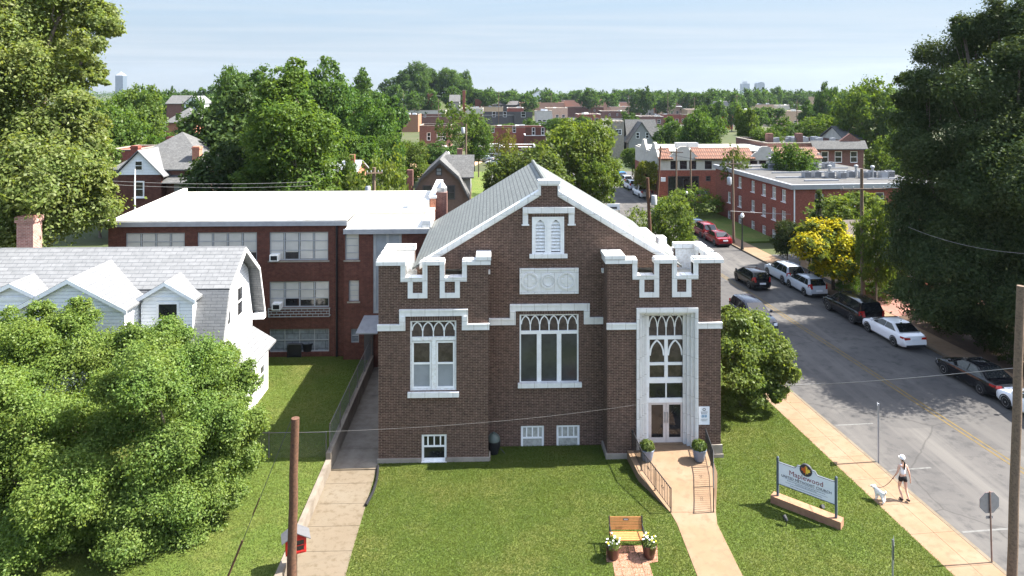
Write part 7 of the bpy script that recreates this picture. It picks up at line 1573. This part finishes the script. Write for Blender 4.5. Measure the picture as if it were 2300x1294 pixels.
for h_ in up: window(t, *h_, .1, None, rows=2, frame='dark_wall', pane='glass_dark', fw=.08)
for p0, p1 in ((1478, 1510), (1560, 1694), (1744, 1845)):
    q = MB(); q.prism([(xx(p0), -.5, zw(358)), (xx(p1), -.5, zw(358)), (xx(p1), 2.2, zw(336)), (xx(p0), 2.2, zw(336))], (0, 0, .18)); q.build('tile_roof', 'tile_red', t)
MB().box(-hw + .3, 2.3, zw(343), hw - .3, 15.7, zw(342)).build('flat_roof', 'membrane', t)
for p in (1566, 1592): MB().box(xx(p) - .9, 8, zw(341), xx(p) + .9, 9.5, zw(330)).build('roof_unit', 'fascia', t)
q = MB(); q.box(xx(1486) - .4, -1.2, zw(405), xx(1486) + .3, -1.1, zw(396)); q.box(xx(1486) - .05, -1.1, zw(398), xx(1486) + .0, 0, zw(397)); q.build('hanging_sign', 'sign_white', t)
# gabled brick apartments
t, hw, zt_ = block('apartment_building', 'dark brick apartments with white windows, grey awning roof and a brick pediment', 1722, 1940, 322, 112, 14, 'brick_brown', 'gravel', [(5.0, (.6, .74, .9)), (1.6, (.6, .74, .9)), (5.0, (.1, .3))], 'apartment building', win_w=1.25, win_h=1.9)
q = MB(); q.prism([(-hw + hw * .9, -1.0, zt_ - 1.0), (hw + .2, -1.0, zt_ - 1.0), (hw + .2, .0, zt_ + .3), (-hw + hw * .9, .0, zt_ + .3)], (0, 0, .15)); q.build('awning_roof', 'shingle_grey', t)
q = MB(); q.prism([(hw * .45, -.1, zt_ + .12), (hw * .98, -.1, zt_ + .12), (hw * .71, -.1, zt_ + 1.6)], (0, .4, 0)); q.build('pediment', 'brick_brown', t)
for u in (-.82, -.2): MB().box(hw * u - .5, 2, zt_, hw * u + .5, 3, zt_ + 1.5).build('chimney', 'brick_brown', t)
for k in range(14): q = MB(); x = -hw + 2.5 + k * .85; q.box(x, 4 + (k % 3), zt_ - .5, x + .5, 4.6 + (k % 3), zt_ + .55); q.build('roof_vent', 'grey_metal', t)
# porch house behind the golden tree
p = at(1985, 56); t = thing('porch_house', 'low house with white porch columns and brown shingle roof behind the dark shrubs', 'house', (p.x, p.y, GZ), rz=RA)
MB().box(-2.2, 1.6, 0, 6, 9, 3.1).build('wall', 'tan_wall', t); q = MB(); q.prism([(-2.8, -.4, 3.1), (6.4, -.4, 3.1), (6.4, 4.6, 5.2), (-2.8, 4.6, 5.2)], (0, 0, .15)); q.prism([(-2.8, 9.6, 3.1), (6.4, 9.6, 3.1), (6.4, 4.6, 5.2), (-2.8, 4.6, 5.2)], (0, 0, .15)); q.build('roof', plain('brown_shingle', (.085, .07, .06), .9), t)
for x in (-2.2, -.6, 1.0, 2.6): q = MB(); q.box(x - .14, -.1, .5, x + .14, .18, 2.95); q.box(x - .2, -.16, .5, x + .2, .24, .7); q.build('porch_column', 'white', t)
MB().box(-2.5, -.2, 2.95, 5, .3, 3.2).build('porch_beam', 'white', t); MB().box(-2.5, -.2, 0, 5, 1.6, .5).build('porch_floor', 'brick_apt', t); MB().box(-2.2, .0, 1.1, 3, .06, 1.25).build('porch_rail', 'white', t)
flat('brick_terrace', [UV(uk1 + 2.0, 47)[:2], UV(uk1 + 12, 47)[:2], UV(uk1 + 12, 53)[:2], UV(uk1 + 2.0, 53)[:2]], -.006, 'brick_apt')
# grey church with stone tower
d = 170; y0 = at(1430, d).y
t, hw, ze, zr = gable('grey_church', 'grey steep-roofed church with a crenellated stone tower at its side', 1412, 1470, 318, 276, d, 7, 'gray_wall', 'shingle_grey', True, [(.35, 5.0), (.72, 5.0)], 'church')
x = X(1389, y0) - t.location.x; zt_ = Z(272, 1389, y0) - GZ
MB().box(x - 1.3, -.5, 0, x + 1.3, 3, zt_ - .5).build('tower', 'stone', t); q = MB()
for k in (-1.3, -.3, .7): q.box(x + k, -.5, zt_ - .5, x + k + .6, 3, zt_)
q.build('battlement', 'stone', t); window(t, x - .7, x + .7, zt_ - 3.4, zt_ - 2.0, -.56, None, cols=2, fw=.12)
q = MB(); q.prism([(-hw, 2, ze - .2), (hw + 2.2, 2, ze - .2), (hw + 1.4, 5, zr + .5), (-hw, 5, zr + .5)], (0, 0, .15)); q.prism([(-hw, 8.4, ze - .2), (hw + 2.2, 8.4, ze - .2), (hw + 1.4, 5, zr + .5), (-hw, 5, zr + .5)], (0, 0, .15)); q.build('cross_roof', 'shingle_grey', t); MB().box(-hw, 3, 0, hw + 1.6, 8, ze).build('nave_wall', 'gray_wall', t)
# the brick blocks in the middle
t, hw, zt_ = block('brick_house', 'dark brick flat-fronted house with a small white gabled porch on the far street', 942, 1012, 283, 160, 9, 'brick_brown', 'gravel', [(5.2, (.3, .62, .78)), (1.6, (.2,))], 'house', win_w=.9, win_h=1.9)
q = MB(); q.prism([(hw * .2, -2, 3.6), (hw * .2 + 2.4, -2, 3.6), (hw * .2 + 1.2, -2, 4.6)], (0, 2, 0)); q.box(hw * .2, -1.95, 0, hw * .2 + .2, -1.7, 3.6); q.box(hw * .2 + 2.2, -1.95, 0, hw * .2 + 2.4, -1.7, 3.6); q.build('porch', 'white', t)
block('brick_block', 'orange brick flat-roofed block with two small windows behind the church ridge', 1090, 1220, 287, 200, 12, 'brick_apt', 'membrane', [(4.6, (.13, .5))], win_w=1.0, win_h=2.0)
block('store', 'low green-fronted store with a long white cornice', 1076, 1125, 330, 163, 9, 'gray_wall', 'membrane', [(1.0, (.5,))], 'store', trim='white', win_w=2.4, win_h=1.8)
block('store', 'low brick store with white cornice beside the green-fronted one', 1126, 1205, 331, 163.5, 9, 'brick_red', 'membrane', [(1.0, (.25, .6))], 'store', trim='white', win_w=2.0, win_h=1.8)
block('brick_block', 'narrow red brick block with cream cornice and arched window', 1180, 1226, 305, 190, 8, 'brick_red', 'gravel', [(4.5, (.4, .85))], trim='white', win_w=.9, win_h=2.2)
block('flat_block', 'charcoal flat-roofed block with white window groups and white roof edge', 1085, 1155, 259, 300, 12, 'dark_wall', 'membrane', [(5.4, (.35, .7, ))], trim='membrane', win_w=1.6, win_h=2.4)
block('flat_block', 'charcoal end block with wide white windows, standing slightly taller', 1155, 1196, 256, 299, 12, 'dark_wall', 'gravel', [(5.4, (.5,))], trim='gravel', win_w=2.0, win_h=2.4)
block('flat_block', 'dark brick flat-roofed block partly behind the thin street tree', 940, 1084, 262, 302, 12, 'brick_brown', 'membrane', [(5.2, (.1, .5))], trim='membrane')
block('flat_block', 'brown boarded block beside the wooded slope', 893, 939, 258, 280, 14, plain('brown_boards', (.28, .14, .08), .8), 'gravel')
block('flat_block', 'pale low block with beige roof behind the brown boarded block', 890, 1000, 248, 330, 14, 'stucco', 'stucco')
block('flat_block', 'tan flat-roofed block in front of the dark grey shed', 1080, 1130, 241, 380, 12, 'tan_wall', 'gravel')
t, hw, ze, zr = gable('shed_building', 'long dark grey metal shed roof behind the tan block', 1100, 1165, 236, 228, 470, 14, 'dark_wall', 'dark_wall', False, cat='shed')
block('brick_block', 'pink brick supermarket side wall without windows', 1168, 1268, 231, 460, 24, 'pink_wall', 'membrane', trim='pink_wall')
t, hw, zt_ = block('brick_block', 'pale brick store front with an arched panel and raised centre', 1270, 1372, 226, 475, 26, 'pink_wall', 'gravel', trim='stone')
q = MB(); q.strip([(hw * .05 + 5.4 * cos(k * pi / 12), zt_ - 4.3 + 3.2 * sin(k * pi / 12)) for k in range(13)], .5, -.3, -.01); q.build('arch_moulding', 'stone', t); q = MB(); q.box(-hw * .45, -.2, zt_ - .5, hw * .7, 2, zt_ + .9); q.build('raised_parapet', 'pink_wall', t)
block('brick_block', 'plain dark red brick box in front of the arched store', 1274, 1356, 241, 440, 14, 'brick_brown', 'gravel', [(3.6, (.75,))])
t, hw, zt_ = block('store', 'strip of shops with tan gables, white fascia boards and a red awning', 1372, 1470, 230, 490, 16, 'pink_wall', 'gravel', [(.6, (.15, .3, .45, .6, .75, .9))], 'shops', trim='fascia', win_w=1.8, win_h=2.4)
for u, w_ in ((-.7, 3.4), (.55, 4.0)): MB().box(hw * u - w_ / 2, -.25, zt_ - 2.4, hw * u + w_ / 2, -.05, zt_ - 1.5).build('sign_board', 'white', t)
q = MB(); q.prism([(hw * .62, -1.6, zt_ - 4.8), (hw, -1.6, zt_ - 4.8), (hw, -.02, zt_ - 3.2), (hw * .62, -.02, zt_ - 3.2)], (0, 0, .1)); q.build('awning', 'awning_red', t)
t, hw, zt_ = block('store', 'strip of shops with brick gables and pale canopies farther along', 1471, 1580, 228, 492, 16, 'brick_brown', 'gravel', [(.6, (.12, .3, .48, .66, .84))], 'shops', trim='fascia', win_w=1.8, win_h=2.4)
for u in (-.75, -.25, .3, .78): MB().box(hw * u - 1.6, -.25, zt_ - 2.2, hw * u + 1.6, -.05, zt_ - 1.2).build('sign_board', 'white', t)
q = MB(); q.prism([(-hw * .5, -1.6, zt_ - 4.6), (hw * .3, -1.6, zt_ - 4.6), (hw * .3, -.02, zt_ - 3.2), (-hw * .5, -.02, zt_ - 3.2)], (0, 0, .1)); q.build('canopy', 'fascia', t)
block('flat_block', 'low white-roofed building crowded with roof vents before the shop strip', 1352, 1438, 250, 420, 14, 'brick_brown', 'membrane', [(1.6, (.2, .4, .6, .8))], trim='membrane')
block('flat_block', 'white-roofed brick building with tall white windows behind the dense tree', 1598, 1646, 243, 330, 16, 'brick_brown', 'membrane', [(3.4, (.2, .5, .8))], trim='membrane')
block('shop_building', 'bright red-orange painted shop between two trees', 1606, 1646, 262, 300, 10, 'red_wall', 'gravel', [(5.0, (.25, .7)), (1.6, (.25, .7))], 'shop', trim='red_wall')
block('flat_block', 'low tan building beside the tall narrow tree', 1700, 1738, 235, 420, 10, 'tan_wall', 'gravel', [(2.4, (.5,))])
block('flat_block', 'long low white roof on the skyline before the street row', 1745, 1810, 237, 430, 16, 'stucco', 'membrane', trim='membrane')
block('flat_block', 'grey and white flat building just before the far tree row', 1600, 1650, 228, 440, 12, 'gray_wall', 'membrane', [(2.6, (.2, .5, .8))], trim='membrane')
block('flat_block', 'tan wall house with orange chimney glimpsed among skyline trees', 1835, 1868, 218, 380, 10, 'tan_wall', 'stucco')
block('flat_block', 'orange rusty rooftop frame block behind the thin street tree', 1067, 1106, 223, 420, 8, 'brick_apt', 'gravel')
EX = [(1140, 1176, 243, 350, 'brick_apt', 'membrane'), (1205, 1240, 250, 330, 'stucco', 'gravel'), (1228, 1275, 243, 400, 'brick_tan', 'membrane'), (1300, 1350, 257, 350, 'brick_apt', 'membrane'), (1372, 1420, 240, 450, 'brick_tan', 'membrane'), (1425, 1468, 244, 440, 'stucco', 'gravel'), (1440, 1490, 262, 330, 'brick_brown', 'membrane'), (1496, 1545, 258, 340, 'brick_apt', 'gravel'), (1488, 1530, 240, 470, 'brick_tan', 'membrane'), (1545, 1592, 246, 420, 'tan_wall', 'membrane'), (1560, 1600, 236, 480, 'brick_apt', 'membrane'), (1652, 1690, 246, 370, 'stucco', 'membrane'), (1690, 1740, 250, 340, 'brick_apt', 'membrane'), (1760, 1815, 250, 320, 'brick_tan', 'membrane'), (1036, 1085, 244, 345, 'stucco', 'membrane')]
EXL = ['brick low block with a white roof next to the charcoal block row', 'cream low box with a dark roof behind the vivid green tree', 'tan low block by the pink supermarket wall', 'brick block in front of the dark red brick box', 'tan store wing joined to the tan-gabled shop strip', 'cream store front in the far car park', 'brown low block behind the grey church roof', 'red brick block with a dark roof behind the dense tree', 'tan far block between the two shop strips', 'tan low box next to the red-orange shop', 'far red brick block at the end of the shop strips', 'cream block hidden behind the tall narrow tree', 'red brick block beneath the low tan building', 'tan block under the long low white roof', 'cream block beside the broad brick chimney']
for (p0, p1, yt, d, wm, rm), lab in zip(EX, EXL): block('flat_block', lab, p0, p1, yt, d, 14, wm, rm, [(1.2, (.2, .5, .8))], trim='membrane' if rm == 'membrane' else 'stone', win_w=1.8, win_h=1.8)
q, hw, ze, zr = gable('white_house', 'far white columned house with a pediment on the skyline', 1197, 1226, 212, 204, 520, 9, 'siding', 'shingle_pale', True, [(.3, 4), (.7, 4)])
gable('white_house', 'tiny white steep gable peeping between skyline trees', 1148, 1164, 216, 205, 520, 9, 'siding', 'shingle_grey', True, [(.5, 4)])
gable('house', 'grey hipped house among the trees below the hill crown', 1010, 1032, 228, 214, 350, 8, 'gray_wall', 'shingle_grey', False)
gable('house', 'pale roof among the skyline trees behind the shop strip', 1415, 1440, 222, 213, 520, 8, 'gray_wall', 'shingle_pale', True)
gable('house', 'steep grey gable between the apartments and the billowing tree', 1896, 1932, 312, 288, 122, 8, 'stucco', 'shingle_grey', False)
for px, yt, w_, d, lab in ((967, 209, 12, 335, 'broad brick chimney stack above the flat roofs'), (1042, 202, 6, 345, 'slim brick chimney at the foot of the wooded hill')):
    p = at(px, d); z = Z(yt, px, p.y) - GZ; hw_ = w_ / 2 * d / F; t = thing('chimney_stack', lab, 'chimney', (p.x, p.y, GZ)); MB().box(-hw_, -hw_, 0, hw_, hw_, z).build('shaft', 'brick_apt', t); MB().box(-hw_ - .1, -hw_ - .1, z - .4, hw_ + .1, hw_ + .1, z - .15).build('cap', 'stone', t)
for k, px in enumerate((930, 940)):
    p = G(px, 362); t = thing('wheeled_bin', 'blue wheeled bin standing on the far orange dirt lot', 'bin', (p.x, p.y, -.06), group='blue bins'); MB().add([(-.6, -.5, 0), (.6, -.5, 0), (.6, .5, 0), (-.6, .5, 0), (-.7, -.6, 1.1), (.7, -.6, 1.1), (.7, .6, 1.1), (-.7, .6, 1.1)], [(0, 1, 5, 4), (1, 2, 6, 5), (2, 3, 7, 6), (3, 0, 4, 7), (4, 5, 6, 7)]).build('body', 'blue_plastic', t); MB().box(-.72, -.62, 1.1, .72, .62, 1.2).build('lid', 'dark_plastic', t)
p = at(1375, 60); t = thing('banner_sign', 'grey notice board with dark lettering beside the leaning pole, beyond the roof', 'sign', (X(1378, 60), 60, GZ)); zb_ = Z(472, 1378, 60) - GZ; MB().box(-.55, -.04, zb_, .55, .04, Z(458, 1378, 60) - GZ).build('board', 'sign_white', t); MB().box(-.35, -.06, zb_ + .12, .3, -.04, zb_ + .3).build('dark_mark', 'ink', t)
for s in (-1, 1): MB().box(s * .5 - .04, 0, 0, s * .5 + .04, .06, zb_).build('post', 'grey_metal', t)
# skyline towers
def skyscraper(px, yt, wpx, d, label, top=None):
    p = at(px, d); z = Z(yt, px, p.y) - GZ; hw_ = wpx / 2 * d / F; t = thing('tower_block', label, 'tower', (p.x, p.y, GZ))
    MB().box(-hw_, -hw_, 0, hw_, hw_, z).build('shaft', 'tower_glass', t)
    if top == 'pyramid':
        q = MB(); q.add([(-hw_, -hw_, z), (hw_, -hw_, z), (hw_, hw_, z), (-hw_, hw_, z), (0, 0, z + hw_ * 1.1)], [(0, 1, 4), (1, 2, 4), (2, 3, 4), (3, 0, 4)]); q.build('pyramid_roof', 'fascia', t)
    elif top == 'step': MB().box(-hw_ * .5, -hw_ * .5, z, hw_ * .5, hw_ * .5, z + hw_ * .6).build('penthouse', 'fascia', t)
    elif top == 'curve': q = MB(); q.xz([(-hw_, z), (hw_, z), (hw_ * .8, z + hw_ * .35), (0, z + hw_ * .6), (-hw_ * .9, z + hw_ * .3)], -hw_, hw_); q.build('curved_top', 'tower_glass', t)
skyscraper(272, 170, 17, 4200, 'far hazy tower block with a pointed roof', 'pyramid'); skyscraper(158, 176, 22, 4200, 'far hazy slab beside the tall tree foliage', 'step'); skyscraper(188, 180, 22, 4000, 'far hazy low slab between foliage and the pointed tower', None)
skyscraper(1673, 188, 16, 4200, 'far hazy tower block with a stepped top', 'step'); skyscraper(1706, 189, 17, 4100, 'far hazy blue glass tower with a curved top', 'curve')

# ------------------------------------------------------------------ grass
def grass(name, polys, z, n, seed):
    g = np.random.default_rng(seed); P = []
    def inside(pts, poly):
        x, y = pts[:, 0], pts[:, 1]; c = np.zeros(len(pts), bool); k = len(poly); j = k - 1
        for i in range(k):
            xi, yi = poly[i][0], poly[i][1]; xj, yj = poly[j][0], poly[j][1]
            c ^= ((yi > y) != (yj > y)) & (x < (xj - xi) * (y - yi) / ((yj - yi) + 1e-12) + xi); j = i
        return c
    for poly, y1 in polys:
        a = np.array([(p[0], p[1]) for p in poly]); lo, hi = a.min(0), a.max(0); lo[0] = max(lo[0], -19); hi[1] = min(hi[1], y1); lo[1] = max(lo[1], 22.3)
        q = lo + (hi - lo) * g.random((n, 2)); P.append(q[inside(q, poly)])
    P = np.concatenate(P); N = len(P); P += g.normal(size=P.shape) * .035; a = g.random(N) * 6.283; w_ = (.006 + .008 * g.random(N)); h_ = .015 + .03 * g.random(N); l = g.normal(size=(N, 2)) * .03
    B = np.stack([P[:, 0], P[:, 1], np.full(N, z)], 1); d = np.stack([np.cos(a) * w_, np.sin(a) * w_, np.zeros(N)], 1); T_ = B + np.stack([l[:, 0], l[:, 1], h_], 1)
    V = np.stack([B - d, B + d, T_], 1).reshape(-1, 3)
    me = bpy.data.meshes.new(name); me.vertices.add(N * 3); me.vertices.foreach_set('co', V.astype(np.float32).ravel()); me.loops.add(N * 3); me.loops.foreach_set('vertex_index', np.arange(N * 3, dtype=np.int32)); me.polygons.add(N); me.polygons.foreach_set('loop_start', np.arange(0, N * 3, 3, dtype=np.int32)); me.update(calc_edges=True); me.materials.append(M['grass_blade'])
    o = bpy.data.objects.new(name, me); COL.objects.link(o); o.color = (1, 1, 1, 1); tag(o, 'short mown grass', kind='stuff')
pad = [tuple(p[:2]) for p in pv]
grass('grass', [(lawnA, 33), (lawnB, 40)], .0, 260000, 1)
grass('grass', [(lawnC, 42)], LZ, 260000, 2)

# ------------------------------------------------------------------ summer haze over the town
hm, ht, hp_ = newmat('haze'); ht.nodes.remove(hp_)
pv = _n(ht, 'ShaderNodeVolumePrincipled'); pv.inputs['Color'].default_value = (0.50, 0.60, 0.70, 1); pv.inputs['Density'].default_value = 0.00007; pv.inputs['Anisotropy'].default_value = 0.3
L(ht, pv.outputs[0], ht.nodes['Material Output'].inputs['Volume'])
tag(MB().box(-2500, -45, GZ - 1.5, 2500, 5000, 175).build('haze', hm), 'thin summer haze', kind='stuff')
